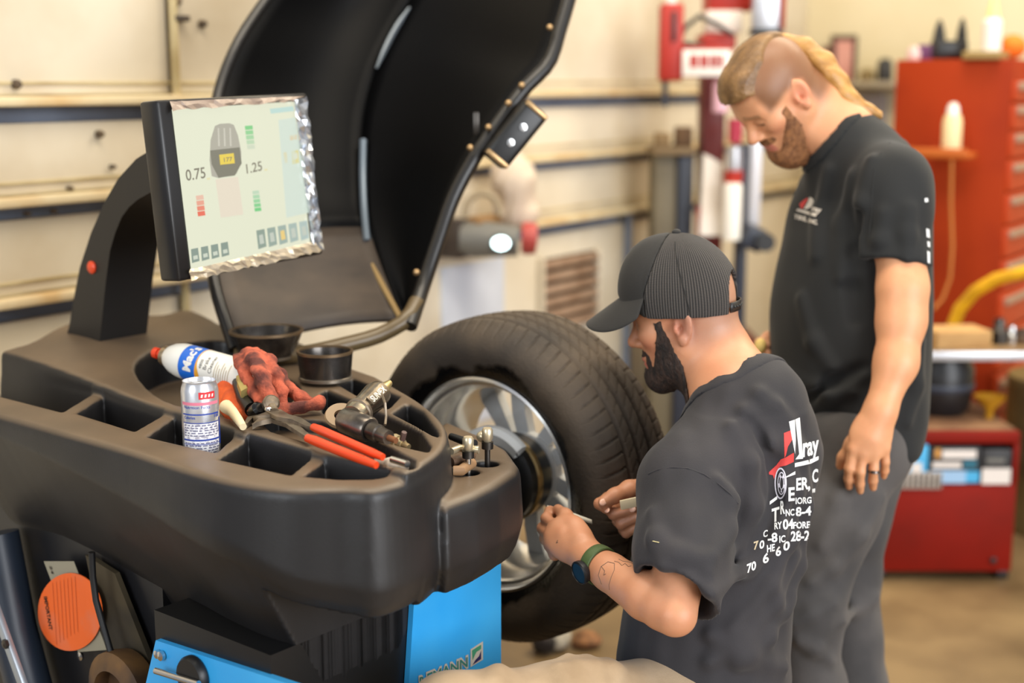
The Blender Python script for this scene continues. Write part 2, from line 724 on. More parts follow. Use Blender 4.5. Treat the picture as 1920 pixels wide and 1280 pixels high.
# strips of the left wall: z ranges at which cream panels lie proud of the steel
zt = lambda y: wall_sz(0, y)[1]
bands = [(zt(200), 3.0), (zt(388), zt(232)), (zt(575), zt(414)), (0.0, zt(606))]
joint_s = wall_sz(322, 300)[0]
joint2_s = wall_sz(1165, 500)[0]
for (z0, z1) in bands:
    for (s0, s1) in ((-1.4, joint_s - 0.012), (joint_s + 0.012, corner_s)):
        obj('wall_panel', MB().box(wpt((s0 + s1) / 2, (z0 + z1) / 2, 0), (s1 - s0, 0.03, z1 - z0), RW, 0.004), M_cream, wl)
for i, z in enumerate((bands[0][0], bands[1][0], bands[2][0])):
    t = obj('trim_%d' % (i + 1), MB().box(wpt((corner_s - 1.4) / 2, z + 0.012, 0.035), (corner_s + 1.4, 0.05, 0.024), RW, 0.006), M_rust)
    tag(t, ['upper', 'middle', 'lower'][i] + ' rusty cream ledge running along the left wall', 'ledge', kind='structure')
    for dz, th, ot in ((0.028, 0.003, 0.020), (0.055, 0.006, 0.017)):
        obj('seam', MB().box(wpt((corner_s - 1.4) / 2, z + dz, ot), (corner_s + 1.4, 0.008, th), RW), M_pipe, t)
pl = obj('trim_4', MB().tube([wpt(joint_s, 0.0, 0.03), wpt(joint_s, 3.0, 0.03)], 0.012, 12), M_pipe)
tag(pl, 'olive vertical conduit on the left wall behind the screen', 'conduit', kind='structure')
ps, pz = wall_sz(322, 35)
obj('bracket', MB().box(wpt(ps, pz, 0.03), (0.05, 0.03, 0.016), RW, 0.003), M_dirt, pl)
p5 = obj('trim_5', MB().box(wpt(joint2_s, bands[3][1] / 2 + 0.02, 0.03), (0.03, 0.03, bands[3][1] + 0.04), RW, 0.005), M_steel)
tag(p5, 'grey steel post on the wall behind the cap of the crouching man', 'post', kind='structure')
for (px, py, r) in ((320, 3, 0.014), (369, 45, 0.011), (176, 251, 0.010), (20, 158, 0.012), (120, 352, 0.006), (200, 312, 0.006), (40, 400, 0.006), (90, 395, 0.006)):
    s_, z_ = wall_sz(px, py)
    obj('anchor_bolt', MB().lathe([(r, 0), (r, 0.012), (r * 0.7, 0.02), (0, 0.02)], wpt(s_, z_, 0.014), WN, 10), M_dirt, wl)
# brown louvred vent in the left wall
s0, z0 = wall_sz(1002, 600)
s1, z1 = wall_sz(1108, 470)
zv0, zv1 = wall_sz(1050, 615)[1], wall_sz(1050, 478)[1]
vent = thing('wall_vent', wpt((s0 + s1) / 2, zv0, 0.015), 'brown louvred vent low on the left wall above the tyre', 'vent')
M_vent = mat('brown vent paint', (150, 124, 102), 0.6, c2=(128, 100, 78), scale=10)
M_ventd = mat('vent dark inside', (84, 64, 44), 0.8)
obj('backing', MB().box(wpt((s0 + s1) / 2, (zv0 + zv1) / 2, 0.018), (s1 - s0, 0.006, zv1 - zv0), RW), M_ventd, vent)
nsl = 6
for i in range(nsl):
    z = zv0 + (zv1 - zv0) * (i + 0.5) / nsl
    obj('slat', MB().box(wpt((s0 + s1) / 2, z, 0.03), (s1 - s0, 0.018, (zv1 - zv0) / nsl * 0.66), RW @ Matrix.Rotation(-0.5, 3, 'X'), 0.002), M_vent, vent)
for sx in (s0, s1):
    obj('frame_strip', MB().box(wpt(sx, (zv0 + zv1) / 2, 0.03), (0.012, 0.03, zv1 - zv0 + 0.02), RW, 0.002), M_cream, vent)
# ------------------------------------------------------------------ wheel balancer
M_tray = dusty('dusty charcoal plastic', (23, 22, 23), (112, 93, 72), amount=0.95, lo=0.45, hi=0.97, rough=0.45)
M_hood = mat('satin black plastic', (4, 4, 5), 0.5, c2=(6, 6, 7), scale=3, bump=0.03, bscale=60, spec=0.1)
M_hoodedge = mat('black rim plastic', (22, 20, 19), 0.35)
M_flap = mat('dusty brown black plastic', (52, 44, 38), 0.6, c2=(84, 71, 58), scale=5, contrast=(0.35, 0.75), bump=0.1, stretch=(1, 1, 2.2))
M_arm = mat('black powder coat', (20, 18, 17), 0.5, bump=0.08, bscale=300)
M_blue = mat('blue enamel steel', (44, 158, 228), 0.38, c2=(70, 178, 238), scale=3, bump=0.05, bscale=90)
M_black = mat('black plastic', (14, 14, 15), 0.4)
M_chrome = mat('bright steel', (205, 205, 205), 0.22, 1.0)
M_bolt = mat('brass tinted bolt', (170, 140, 100), 0.35, 0.8)
M_metal_d = mat('dark worn metal', (92, 88, 84), 0.35, 0.9, c2=(52, 48, 44), scale=14)
M_cable = mat('black cable rubber', (12, 12, 14), 0.5)

base_bal = Vector((-0.35, 2.3, 0))
bal = thing('wheel_balancer', base_bal, 'black and blue wheel balancing machine with a weight tray, raised wheel guard and screen', 'machine')


def plan(pts, z):
    return [atz(x, y, z) for x, y in pts]


def rounded(P, n=5):
    """closed Catmull-Rom outline through the plan points"""
    out, m = [], len(P)
    for i in range(m):
        p0, p1, p2, p3 = P[i - 1], P[i], P[(i + 1) % m], P[(i + 2) % m]
        for k in range(n):
            t = k / n
            out.append(0.5 * (2 * p1 + (p2 - p0) * t + (2 * p0 - 5 * p1 + 4 * p2 - p3) * t * t + (3 * p1 - p0 - 3 * p2 + p3) * t ** 3))
    return out


OUT = rounded(plan([(-120, 758), (0, 788), (120, 822), (240, 856), (340, 889), (437, 914), (537, 927), (638, 926)], 1.013) + plan([(705, 916), (775, 896), (826, 864), (844, 836),
            (838, 806), (804, 772), (761, 744), (708, 714), (664, 697), (600, 670), (520, 655)], 1.022)
    + plan([(430, 637), (352, 607)], 1.04) + plan([(300, 592), (215, 592), (130, 606), (60, 635)], 1.075) + plan([(0, 668)], 1.05) + plan([(-110, 722)], 1.02))
LEDGE = plan([(835, 785), (900, 812), (950, 838), (972, 868), (968, 880), (930, 905), (890, 925), (835, 945), (770, 930), (770, 840)], 0.962)
DECK = plan([(-110, 660), (0, 685), (190, 730), (350, 777), (480, 820), (610, 852), (700, 872), (790, 890), (850, 880), (880, 832), (860, 790), (820, 755), (761, 735),
             (708, 705), (664, 690), (600, 660), (520, 645)], 1.034) + plan([(430, 630), (352, 600)], 1.04) \
    + plan([(300, 585), (215, 585), (130, 600), (60, 630)], 1.075) + plan([(0, 660)], 1.05)
POCK_N = [[(-60, 678), (0, 695), (173, 738), (117, 772), (0, 742), (-60, 724)], [(193, 743), (306, 777), (252, 808), (143, 774)],
          [(326, 783), (440, 817), (405, 848), (275, 818)], [(465, 824), (584, 858), (545, 890), (409, 860)],
          [(609, 865), (660, 876), (738, 891), (700, 897), (640, 898), (568, 892)]]
POCK_M = [[(254, 708), (285, 684), (330, 672), (420, 662), (480, 678), (546, 712), (562, 728), (545, 752), (500, 774), (455, 788), (400, 775), (309, 750)],
          [(493, 792), (520, 781), (600, 787), (690, 818), (778, 860), (779, 872), (764, 877), (720, 868), (670, 855), (576, 828), (510, 808)],
          [(601, 736), (613, 730), (667, 751), (730, 779), (787, 806), (808, 836), (802, 847), (751, 835), (688, 810), (645, 794), (605, 772)],
          [(633, 719), (660, 708), (700, 722), (750, 742), (727, 766), (671, 741)],
          [(736, 774), (764, 755), (793, 770), (820, 806), (823, 819), (812, 815), (783, 798)]]
n_front = NX.dot(at(930, 1150, 2.50))
a_right = AX.dot(at(930, 1150, 2.50))
TLO = (-1.25, 1.45, 0.50)
THI = (0.10, 3.15, 1.16)
fl = Field(TLO, THI, 0.0046)
gx = (fl.lo[0] + fl.h * np.arange(fl.n[0])).astype(np.float32)[:, None]
gy = (fl.lo[1] + fl.h * np.arange(fl.n[1])).astype(np.float32)[None, :]
gz = (fl.lo[2] + fl.h * np.arange(fl.n[2])).astype(np.float32)[None, None, :]
d_out = poly_sdf(OUT, gx, gy)
d_led = poly_sdf(LEDGE, gx, gy)
d_deck = poly_sdf(DECK, gx, gy)
na = gx * NX.x + gy * NX.y
aa = gx * AX.x + gy * AX.y
ramp = np.clip((-2.02 - na) / 0.5, 0, 1)
ramp = ramp * ramp * (3 - 2 * ramp)
ramp2 = np.clip((aa - 1.22) / 0.42, 0, 1)
z_deck = 1.034 + 0.045 * ramp * ramp2 * ramp2 * (3 - 2 * ramp2)
zb = np.interp(na, [-2.4, -2.05, -1.75, -1.55, -1.42, -1.2], [1.0, 0.97, 0.93, 0.895, 0.845, 0.815]).astype(np.float32)
zb = np.where(aa > 1.45, np.minimum(zb, 0.83), zb)
A3 = lambda q: q[:, :, None]


def skirt(d2, top, k):
    off = np.minimum(np.maximum(A3(zb) - gz, 0) * 0.52, 0.2) - 0.008 * np.clip((1.0 - gz) / 0.12, 0, 1) * np.clip((gz - A3(zb)) / 0.03, 0, 1)
    side = A3(d2) + off
    side = np.maximum(side, (A3(na) - n_front) * np.clip((A3(zb) - gz) / 0.03, 0, 1) - 0.3 * np.clip(1 - (A3(zb) - gz) / 0.03, 0, 1))
    return -smin(-side, -(gz - top), k)


D = skirt(d_out, 1.021, 0.02)
D = smin(D, np.maximum(-smin(-A3(np.maximum(d_deck, d_out + 0.004)), -(gz - A3(z_deck)), 0.012), 0.98 - gz), 0.004)
D = smin(D, skirt(d_led, 0.962, 0.024), 0.006)
D = np.maximum(D, 0.66 - gz)
for lst, zt_, zfs in ((POCK_N, 1.021, [0.955, 0.955, 0.963, 0.955, 0.955]), (POCK_M, 1.034, [0.985, 1.008, 0.985, 0.97, 0.97])):
    for q, zf in zip(lst, zfs):
        P = plan(q, zt_)
        if zf == 0.985 and q[0][0] < 300:
            P = rounded(P, 4)
        p2 = poly_sdf(P, gx, gy)
        pk = np.maximum(A3(p2) + (1.04 - gz) * 0.06, zf - gz)
        D = -smin(-D, pk, 0.006)
for (px, py, rx) in ((876, 884, 0.020), (913, 868, 0.020)):   # two tool holes in the low shelf
    c = atz(px, py, 0.962)
    pk = np.maximum(np.sqrt(((gx - c.x) / 1.0) ** 2 + ((gy - c.y) / 1.0) ** 2)[:, :, None] - rx, 0.90 - gz)
    D = -smin(-D, pk, 0.006)
fl.D = D.astype(np.float32)
tray = sdf_obj('weight_tray', fl, M_tray, bal)
del D, fl

# stand under the tray -------------------------------------------------
n_front = NX.dot(at(930, 1150, 2.50))
a_right = AX.dot(at(930, 1150, 2.50))


def an(a, n, z):
    q = AX * a + NX * n
    return Vector((q.x, q.y, z))


a_left = 1.28
mb = MB()
zs = 0.86
prof = [an(a_left, n_front, 0.02), an(a_right, n_front, 0.02), an(a_right, n_front, zs), an(a_left, n_front, zs)]
sp = obj('stand', MB().prism([an(a_left, n_front, 0.05), an(a_right, n_front, 0.05), an(a_right, NX.dot(on_plane(292, 1200, AX, a_left)), 0.05), an(a_left, NX.dot(on_plane(292, 1200, AX, a_left)), 0.05)], (0, 0, 0.70)), M_black, bal, smooth=False)
pz0 = 0.05
fp = obj('front_panel', MB().prism([an(a_right - 0.30, n_front + 0.012, pz0), an(a_right, n_front + 0.012, pz0), an(a_right, n_front + 0.012, 0.885), an(a_right - 0.21, n_front + 0.012, 0.885)], NX * -0.011), M_blue, bal, smooth=False)
fp['label'] = 'light blue enamelled front panel'
# side plate, lower left, with knob and rod
s_tl = on_plane(292, 1200, AX, a_left - 0.01)
s_tr = on_plane(560, 1288, AX, a_left - 0.01)
s_bl = on_plane(262, 1330, AX, a_left - 0.01)
s_br = on_plane(640, 1420, AX, a_left - 0.01)
sd = obj('side_panel', MB().prism([s_tl, s_tr, s_br, s_bl], AX * 0.012), M_blue, bal, smooth=False)
sd['label'] = 'blue lower side panel with a black knob'
kc = on_plane(366, 1266, AX, a_left - 0.012)
obj('knob', MB().lathe([(0.034, 0), (0.034, 0.008), (0.03, 0.014), (0, 0.014)], kc, -AX, 28), M_black, sd)
r0 = on_plane(292, 1257, AX, a_left - 0.03)
r1 = on_plane(372, 1282, AX, a_left - 0.03)
rod = obj('rod', MB().tube([r0, r1], 0.0055, 12), M_chrome, sd)
obj('bolt', MB().lathe([(0.008, 0), (0.008, 0.006), (0, 0.008)], on_plane(305, 1228, AX, a_left - 0.012), -AX, 12), M_chrome, sd)
obj('bolt', MB().lathe([(0.007, 0), (0.007, 0.006), (0, 0.008)], on_plane(298, 1225, AX, a_left - 0.012), -AX, 12), M_chrome, sd)
for q in ((896, 1066), (908, 1055)):
    obj('screw', MB().lathe([(0.0075, 0), (0.0075, 0.003), (0, 0.004)], on_plane(q[0], q[1], NX, n_front + 0.012), NX, 12), M_black, fp)
# lettering along the foot of the front panel
M_letter = mat('green letter print', (60, 128, 116), 0.5)
M_letterw = mat('pale letter outline', (206, 196, 182), 0.5)
M_navy = mat('navy print', (44, 40, 92), 0.5)
M_green = mat('logo green print', (70, 150, 112), 0.5)
PL = lambda px, py, o=0.0128: on_plane(px, py, NX, n_front + o)
e_r = (PL(905, 1213) - PL(765, 1279))
e_u = Vector((0, 0, 1))
mbt, mbo = MB(), MB()
base0 = PL(757, 1312, 0.0134)
e0_, e1_ = PL(800, 1282, 0.0140), PL(877, 1249, 0.0140)
put_text(mbt, 'EMANN', e0_, (e1_ - e0_).normalized(), e_u, 0.015, fit=(e1_ - e0_).length, height=0.0185)
o0_ = PL(799, 1284, 0.0134)
put_text(mbo, 'EMANN', o0_, (e1_ - e0_).normalized(), e_u, 0.07, fit=(e1_ - e0_).length * 1.03, height=0.0225)
put_text(mbt, 'R', PL(786, 1289, 0.0140), (e1_ - e0_).normalized(), e_u, 0.015, fit=0.014, height=0.0185)
put_text(mbo, 'R', PL(785, 1291, 0.0134), (e1_ - e0_).normalized(), e_u, 0.07, fit=0.016, height=0.0225)
lg = obj('lettering', mbt, M_letter, fp, smooth=False)
obj('outline', mbo, M_letterw, fp, smooth=False)
q4 = [PL(882, 1217), PL(905, 1202), PL(905, 1236), PL(882, 1250)]
em = obj('emblem', MB().prism(q4, NX * 0.0008), M_letterw, fp, smooth=False)
emi = [PL(885, 1219, .0138), PL(902, 1208, .0138), PL(902, 1216, .0138), PL(893, 1222, .0138), PL(886, 1237, .0138)]
obj('green_field', MB().prism(emi, NX * 0.0003), M_green, fp, smooth=False)
emj = [PL(902, 1219, .0138), PL(902, 1235, .0138), PL(886, 1246, .0138), PL(892, 1236, .0138), PL(898, 1230, .0138)]
obj('navy_field', MB().prism(emj, NX * 0.0003), M_navy, fp, smooth=False)
# rear column of the machine, lower left of the picture
a_side = 1.36
n0_, n1_ = NX.dot(on_plane(-120, 1000, AX, a_side)), NX.dot(on_plane(300, 1010, AX, a_side))
pr = [an(a_side, n0_, 0.05), an(a_side, n0_, 0.94), an(a_side, n1_, 0.94), an(a_side, n1_, 0.05)]
M_side = mat('dark machine side', (24, 24, 27), 0.4, c2=(46, 38, 30), scale=7, contrast=(0.5, 0.8))
rc = obj('rear_cabinet', MB().prism(pr, AX * 0.3), M_side, bal, smooth=False)
tb = [on_plane(-8, 1000, AX, a_side - 0.05), on_plane(26, 1180, AX, a_side - 0.05), on_plane(66, 1330, AX, a_side - 0.05), on_plane(150, 1500, AX, a_side - 0.05)]
M_bluegrey = mat('blue grey moulding', (34, 43, 56), 0.4)
obj('corner_tube', MB().tube(tb, 0.042, 18), M_bluegrey, bal)
rl = [on_plane(-30, 1080, AX, a_side - 0.12), on_plane(60, 1330, AX, a_side - 0.12)]
d_ = (rl[1] - rl[0]).normalized()
Rr = rot_axes(d_, -AX, d_.cross(-AX))
rail = obj('steel_rail', MB().box((rl[0] + rl[1]) / 2, ((rl[1] - rl[0]).length, 0.012, 0.02), Rr, 0.003), mat('pale steel', (170, 178, 186), 0.4, 0.6), bal)
obj('bolt', MB().lathe([(0.009, 0), (0.009, 0.006), (0, 0.008)], on_plane(13, 1206, AX, a_side - 0.128), -AX, 6), M_metal_d, rail)
M_olive = mat('olive dusty panel', (64, 54, 34), 0.7, c2=(40, 34, 24), scale=9)
pq = [on_plane(x, y, AX, a_side - 0.022) for x, y in ((160, 1040), (215, 1075), (300, 1290), (215, 1300))]
obj('olive_panel', MB().prism(pq, AX * 0.01), M_olive, bal, smooth=False)
M_orange = mat('orange warning sticker', (240, 102, 30), 0.45, c2=(222, 120, 84), scale=14, contrast=(0.5, 0.8))
oc = on_plane(131, 1147, AX, a_side - 0.035)
e1 = -NX
ring = []
for i in range(40):
    t = 2 * math.pi * i / 40
    ring.append(on_plane(131 + 60 * math.cos(t) + 0 * math.sin(t), 1147 + 73 * math.sin(t), AX, a_side - 0.035))
wl_ = obj('white_label', MB().prism([on_plane(x, y, AX, a_side - 0.030) for x, y in ((82, 1052), (138, 1052), (200, 1218), (146, 1222))], AX * 0.001), mat('white label', (150, 144, 124), 0.6), bal, smooth=False)
st = obj('warning_sticker', MB().prism(ring, AX * 0.002), M_orange, bal, smooth=False)
st['label'] = 'round orange warning sticker'
mbt = MB()
M_ink = mat('black ink', (34, 22, 14), 0.6)
o_ = on_plane(84, 1188, AX, a_side - 0.036) 
tl = on_plane(82, 1118, AX, a_side - 0.036)
put_text(mbt, 'IMPORTANT', tl, (on_plane(94, 1190, AX, a_side - 0.036) - tl).normalized(), (on_plane(92, 1118, AX, a_side - 0.036) - on_plane(80, 1120, AX, a_side - 0.036)).normalized(), 0.03, fit=0.064, height=0.011)
obj('warning_text', mbt, M_ink, st, smooth=False)
mbt = MB()
put_text(mbt, '24', on_plane(92, 1060, AX, a_side - 0.0315), (on_plane(98, 1080, AX, a_side - 0.0315) - on_plane(92, 1060, AX, a_side - 0.0315)).normalized(), NX * 0.9 + UPV * 0.1, 0.02, fit=0.016, height=0.008)
obj('label_text', mbt, M_ink, wl_, smooth=False)
M_ink2 = mat('faint brown ink', (196, 84, 26), 0.6)
mbl = MB()
for i in range(7):
    x0 = 100 + i * 7
    p0, p1 = on_plane(x0 - 2, 1092 - i * 2, AX, a_side - 0.0357), on_plane(x0 + 6 - i * 0.4, 1208 - i * 4, AX, a_side - 0.0357)
    w = NX * 0.0012
    mbl.add([p0, p0 + w, p1 + w, p1], [(0, 1, 2, 3)])
obj('small_print', mbl, M_ink2, st, smooth=False)
obj('screw', MB().lathe([(0.008, 0), (0.008, 0.004), (0, 0.006)], on_plane(153, 1229, AX, a_side - 0.022), -AX, 12), M_chrome, rc)
cb = [on_plane(x, y, AX, a_side - 0.06) for x, y in ((172, 1035), (174, 1080), (180, 1125), (194, 1175), (207, 1220), (215, 1240))]
obj('cable', MB().tube(cb, 0.006, 10), M_cable, bal)
M_brown = mat('brown dusty metal', (66, 46, 30), 0.6, c2=(110, 78, 40), scale=12)
bw = on_plane(235, 1300, AX, a_side - 0.05)
obj('foot_clamp', MB().lathe([(0.075, -0.02), (0.08, 0), (0.08, 0.02), (0.05, 0.03), (0.05, 0.0), (0.0, 0.0)], bw, -AX, 32), M_brown, bal)
# spindle ----------------------------------------------------------------
WC = Vector((-0.054, 2.6587, 0.8093))
wa, wn = AX.dot(WC), NX.dot(WC)
spd = obj('spindle', MB().lathe([(0.0, -0.42), (0.085, -0.42), (0.085, -0.22), (0.06, -0.20), (0.045, -0.19), (0.045, 0.03), (0.074, 0.035), (0.086, 0.045), (0.088, 0.10), (0.080, 0.116), (0.04, 0.118), (0.02, 0.12), (0.02, 0.2), (0, 0.2)], WC, AX, 40), M_black, bal)
obj('flange_ring', MB().lathe([(0.046, -0.10), (0.058, -0.095), (0.058, -0.075), (0.046, -0.07)], WC, AX, 40), M_metal_d, spd)
obj('cone_ring', MB().lathe([(0.0865, 0.062), (0.0905, 0.066), (0.0905, 0.074), (0.0865, 0.078)], WC, AX, 40), mat('worn brass ring', (150, 126, 84), 0.3, 0.9), spd)
obj('hub_cup', MB().lathe([(0.076, 0.0), (0.100, -0.010), (0.112, -0.004), (0.113, 0.010), (0.100, 0.016), (0.078, 0.012)], WC + AX * 0.028, AX, 36, arc=(math.radians(-158), math.radians(-48)), close=True), mat('white plastic cup', (244, 246, 246), 0.3), spd)

# raised wheel guard -------------------------------------------------------
def curve(pts, n):
    P = np.array(pts, float)
    t = np.r_[0, np.cumsum(np.linalg.norm(np.diff(P[:, :2], axis=0), axis=1))]
    q = np.linspace(0, t[-1], n)
    return [at(*[float(smooth_interp(np.array([v]), t, P[:, i])[0]) for i in range(3)]) for v in q]


NH = 36
Lc = curve([(440, 655, 2.80), (402, 530, 2.88), (393, 400, 2.98), (396, 280, 3.04), (412, 165, 3.10), (445, 82, 3.14), (495, 5, 3.2), (560, -75, 3.25), (650, -150, 3.3)], NH)
Rc = curve([(755, 600, 2.92), (700, 455, 3.15), (685, 400, 3.22), (678, 300, 3.28), (682, 220, 3.32), (705, 130, 3.36), (745, 45, 3.4), (795, -40, 3.42), (880, -130, 3.45)], NH)
Ec = curve([(768, 612, 2.86), (792, 540, 2.92), (822, 450, 2.95), (850, 370, 2.97), (884, 305, 2.98), (935, 230, 3.0), (985, 165, 3.02), (1028, 120, 3.04), (1050, 55, 3.06), (1072, -20, 3.08), (1095, -110, 3.1)], NH)
rowsL, rowsR = [], []
for i in range(NH):
    rowsL.append([Lc[i].lerp(Rc[i], j / 10) + Vector((0, 1, 0)) * 0.10 * math.sin(math.pi * j / 10) for j in range(11)])
    rowsR.append([Rc[i].lerp(Ec[i], j / 10) + Vector((0, 1, 0)) * 0.06 * math.sin(math.pi * j / 10) for j in range(11)])
k0 = 8
hood = obj('wheel_guard', MB().grid([r for r in rowsL[k0:]]), M_hood, bal, solid=0.012, ang=30)
obj('guard_side', MB().grid(rowsR), M_hood, hood, solid=0.012, ang=30)
obj('guard_crease', MB().tube(Rc[7:], 0.006, 8), mat('glossy black crease', (30, 33, 36), 0.18), hood)
obj('guard_highlight', MB().tube(curve([(681, 262, 3.27), (680, 330, 3.245), (683, 400, 3.2), (688, 452, 3.15)], 10), 0.0085, 8), mat('pale ridge highlight', (108, 120, 132), 0.4, 0.5), hood)  # pale tube stands in for the reflection along the ridge
obj('guard_highlight', MB().tube(curve([(706, 128, 3.34), (722, 92, 3.36), (744, 50, 3.38), (768, 14, 3.39)], 10), [0.003, 0.005, 0.007, 0.008, 0.008, 0.008, 0.008, 0.007, 0.005, 0.003], 8), mat('glossy edge highlight', (90, 98, 106), 0.3, 0.5), hood)  # upper arc of the ridge reflection, drawn as a grey tube
flp = obj('guard_flap', MB().grid([r for r in rowsL[:k0 + 1]]), M_flap, hood, solid=0.010)
obj('guard_rim', MB().tube(Ec, 0.016, 10), M_hoodedge, hood)
obj('guard_edge', MB().tube(Lc, 0.013, 10), M_hoodedge, hood)
lr = curve([(440, 668, 2.79), (540, 667, 2.80), (640, 648, 2.83), (725, 622, 2.86), (765, 596, 2.87), (782, 565, 2.9)], 16)
obj('lower_rim', MB().tube(lr, 0.017, 12), mat('dusty rim with highlight tint', (92, 76, 50), 0.35), hood)  # tan highlight on the dark rim put into its base colour
crease = curve([(684, 462, 3.16), (700, 500, 3.09), (752, 598, 2.91)], 8)
obj('flap_strip', MB().tube(crease, 0.0065, 8), mat('dusty tan strip', (150, 124, 80), 0.5), hood)
for (px, py, d) in ((1030, 52, 3.05), (978, 160, 3.02), (953, 193, 3.0), (916, 238, 2.99), (882, 276, 2.97), (782, 508, 2.92)):
    obj('guard_bolt', MB().sphere(at(px, py, d) - Vector((0, 0.02, 0)), 0.0075, u=10, v=8), M_bolt, hood)
bx = at(965, 252, 2.96)
dv = (at(1010, 195, 2.96) - at(925, 300, 2.96)).normalized()
nv = Vector((0.25, -0.95, 0.1)).normalized()
sv = dv.cross(nv).normalized()
nv = sv.cross(dv)
Rb = rot_axes(dv, sv, nv)
lb = obj('latch_box', MB().box(bx, (0.15, 0.062, 0.05), Rb, 0.012, 3), M_black, hood)
for t in (-0.022, 0.02):
    obj('latch_screw', MB().lathe([(0.008, 0), (0.008, 0.004), (0, 0.005)], bx + dv * t + nv * 0.025, nv, 14), M_chrome, lb)
for t in (-0.066, 0.066):
    obj('latch_cap', MB().box(bx + dv * t + nv * 0.008, (0.012, 0.058, 0.044), Rb, 0.004), M_bolt, lb)
obj('brake_strip', MB().box(at(893, 232, 3.0), (0.012, 0.006, 0.05), None, 0.002), M_metal_d, hood)

# arm and screen ------------------------------------------------------------
a_arm = AX.dot(at(160, 600, 2.86))
oa = [(118, 650), (130, 610), (138, 560), (150, 500), (170, 438), (195, 380), (222, 334), (255, 298), (300, 270), (360, 255)]
ia = [(186, 650), (192, 590), (198, 530), (206, 470), (216, 436), (228, 407), (242, 388), (258, 374), (298, 352), (360, 340)]
O3 = [on_plane(x, y, AX, a_arm) for x, y in oa]
I3 = [on_plane(x, y, AX, a_arm) for x, y in ia]
mb = MB()
for i in range(len(oa) - 1):
    mb.prism([O3[i], O3[i + 1], I3[i + 1], I3[i]], AX * 0.115)
rows = []
for i in range(len(oa)):
    rows.append([O3[i], I3[i], I3[i] + AX * 0.115, O3[i] + AX * 0.115, O3[i]])
arm = obj('screen_arm', MB().grid(rows), M_arm, bal, ang=50)
obj('arm_button', MB().lathe([(0.013, 0), (0.013, 0.003), (0.010, 0.006), (0, 0.007)], on_plane(173, 501, AX, a_arm), -AX, 18), mat('orange button', (220, 70, 30), 0.35), arm)

C = at(462.9, 341.9, 2.586)
my, mp, mr = 0.5969, 0.0764, 0.0259
r_ = Vector((math.sin(my), math.cos(my), 0))
nn = Vector((math.cos(my), -math.sin(my), 0))
u2 = UPV * math.cos(mp) - nn * math.sin(mp)
SR = r_ * math.cos(mr) + u2 * math.sin(mr)
SU = u2 * math.cos(mr) - r_ * math.sin(mr)
SN = SR.cross(SU)
if SN.dot(-C) < 0 and SN.y > 0:
    SN = -SN
RS = rot_axes(SR, SU, SR.cross(SU))
mon = obj('screen_case', MB().box(C - SN * 0.026, (0.382, 0.318, 0.05), RS, 0.006, 2), mat('black monitor plastic', (20, 18, 18), 0.3), bal)
moff = SN.dot(C) + 0.001
scr = lambda px, py, o=0.0: on_plane(px, py, SN, moff + o)
M_scr = mat('lit screen face', (60, 62, 58), 0.25, emit=((232, 234, 208), 0.58))


def em(name, c, s=0.58):
    return mat(name, (60, 60, 58), 0.3, emit=(c, s))


quad = lambda P, o: MB().prism([scr(x, y, o) for x, y in P], SN * 0.0004)
face = obj('screen_face', quad([(322, 205), (552, 190), (582, 455), (358, 505)], 0.0), M_scr, mon, smooth=False)


def sq(name, P, m, o=0.0008, par=None):
    return obj(name, quad(P, o), m, par or mon, smooth=False)


sq('side_bar', [(522, 225), (553, 220), (581, 398), (537, 408)], em('screen pale blue', (214, 228, 214)))
sq('tyre_picture', [(397, 330), (393, 300), (395, 262), (403, 236), (412, 232), (430, 231), (438, 234), (446, 254), (452, 284), (452, 305), (443, 326), (410, 334)], em('screen grey', (176, 172, 156)), 0.0008)
sq('rim_picture', [(394, 282), (449, 276), (453, 306), (440, 329), (410, 333), (397, 308)], em('screen dark grey', (118, 116, 98)), 0.0014)
for i in range(3):
    x = 408 + i * 11
    sq('tread_line', [(x, 240), (x + 2.5, 240), (x + 4, 274), (x + 1, 274)], em('screen tread', (206, 202, 186)), 0.0014)
sq('value_box', [(411, 290), (438, 287), (440, 306), (413, 309)], em('screen yellow', (238, 210, 60)), 0.002)
sq('axle_picture', [(404, 336), (446, 331), (456, 402), (414, 408)], em('screen pinkish', (234, 222, 200)))
for i in range(5):
    t = i / 5
    y0, y1 = 236 + i * 9, 243.5 + i * 9
    sq('gauge_green', [(459 + i * 1, y0), (473 + i, y0 - 1), (474 + i, y1 - 1), (460 + i, y1)], em('screen green', (122 + i * 22, 208 + i * 3, 130 + i * 16)))
    y0, y1 = 390 - i * 8, 396.5 - i * 8
    sq('gauge_green', [(477 - i, y0), (489 - i, y0 - 1.5), (490 - i, y1 - 1.5), (478 - i, y1)], em('screen green low', (104 + i * 22, 206 + i * 3, 124 + i * 16)))
for i in range(4):
    y0, y1 = 397 - i * 10, 405.5 - i * 10
    sq('gauge_red', [(370 - i, y0), (383.5 - i, y0 - 2), (385 - i, y1 - 2), (371.5 - i, y1)], em('screen red', (236, 100 + i * 30, 70 + i * 32)))
M_dig = em('screen digits', (120, 114, 96))
for tx, q0_, q1_, hh in (('0.75', (349, 339), (386, 333), 0.020), ('1.25', (459, 326), (492, 319), 0.018), ('177', (418, 304), (436, 301.5), 0.008)):
    p0 = scr(*q0_, 0.0026 if hh < 0.01 else 0.001)
    ex = scr(*q1_, 0.0026 if hh < 0.01 else 0.001) - p0
    obj('screen_digits', put_text(MB(), tx, p0, ex.normalized(), SU, 0.01, fit=ex.length, height=hh), M_dig, mon, smooth=False)
M_unit = em('screen unit yellow', (236, 214, 110))
for q in ((388, 337), (496, 320)):
    obj('screen_unit', put_text(MB(), 'oz', scr(*q, 0.001), SR, SU, 0.0, fit=0.008, height=0.005), M_unit, mon, smooth=False)
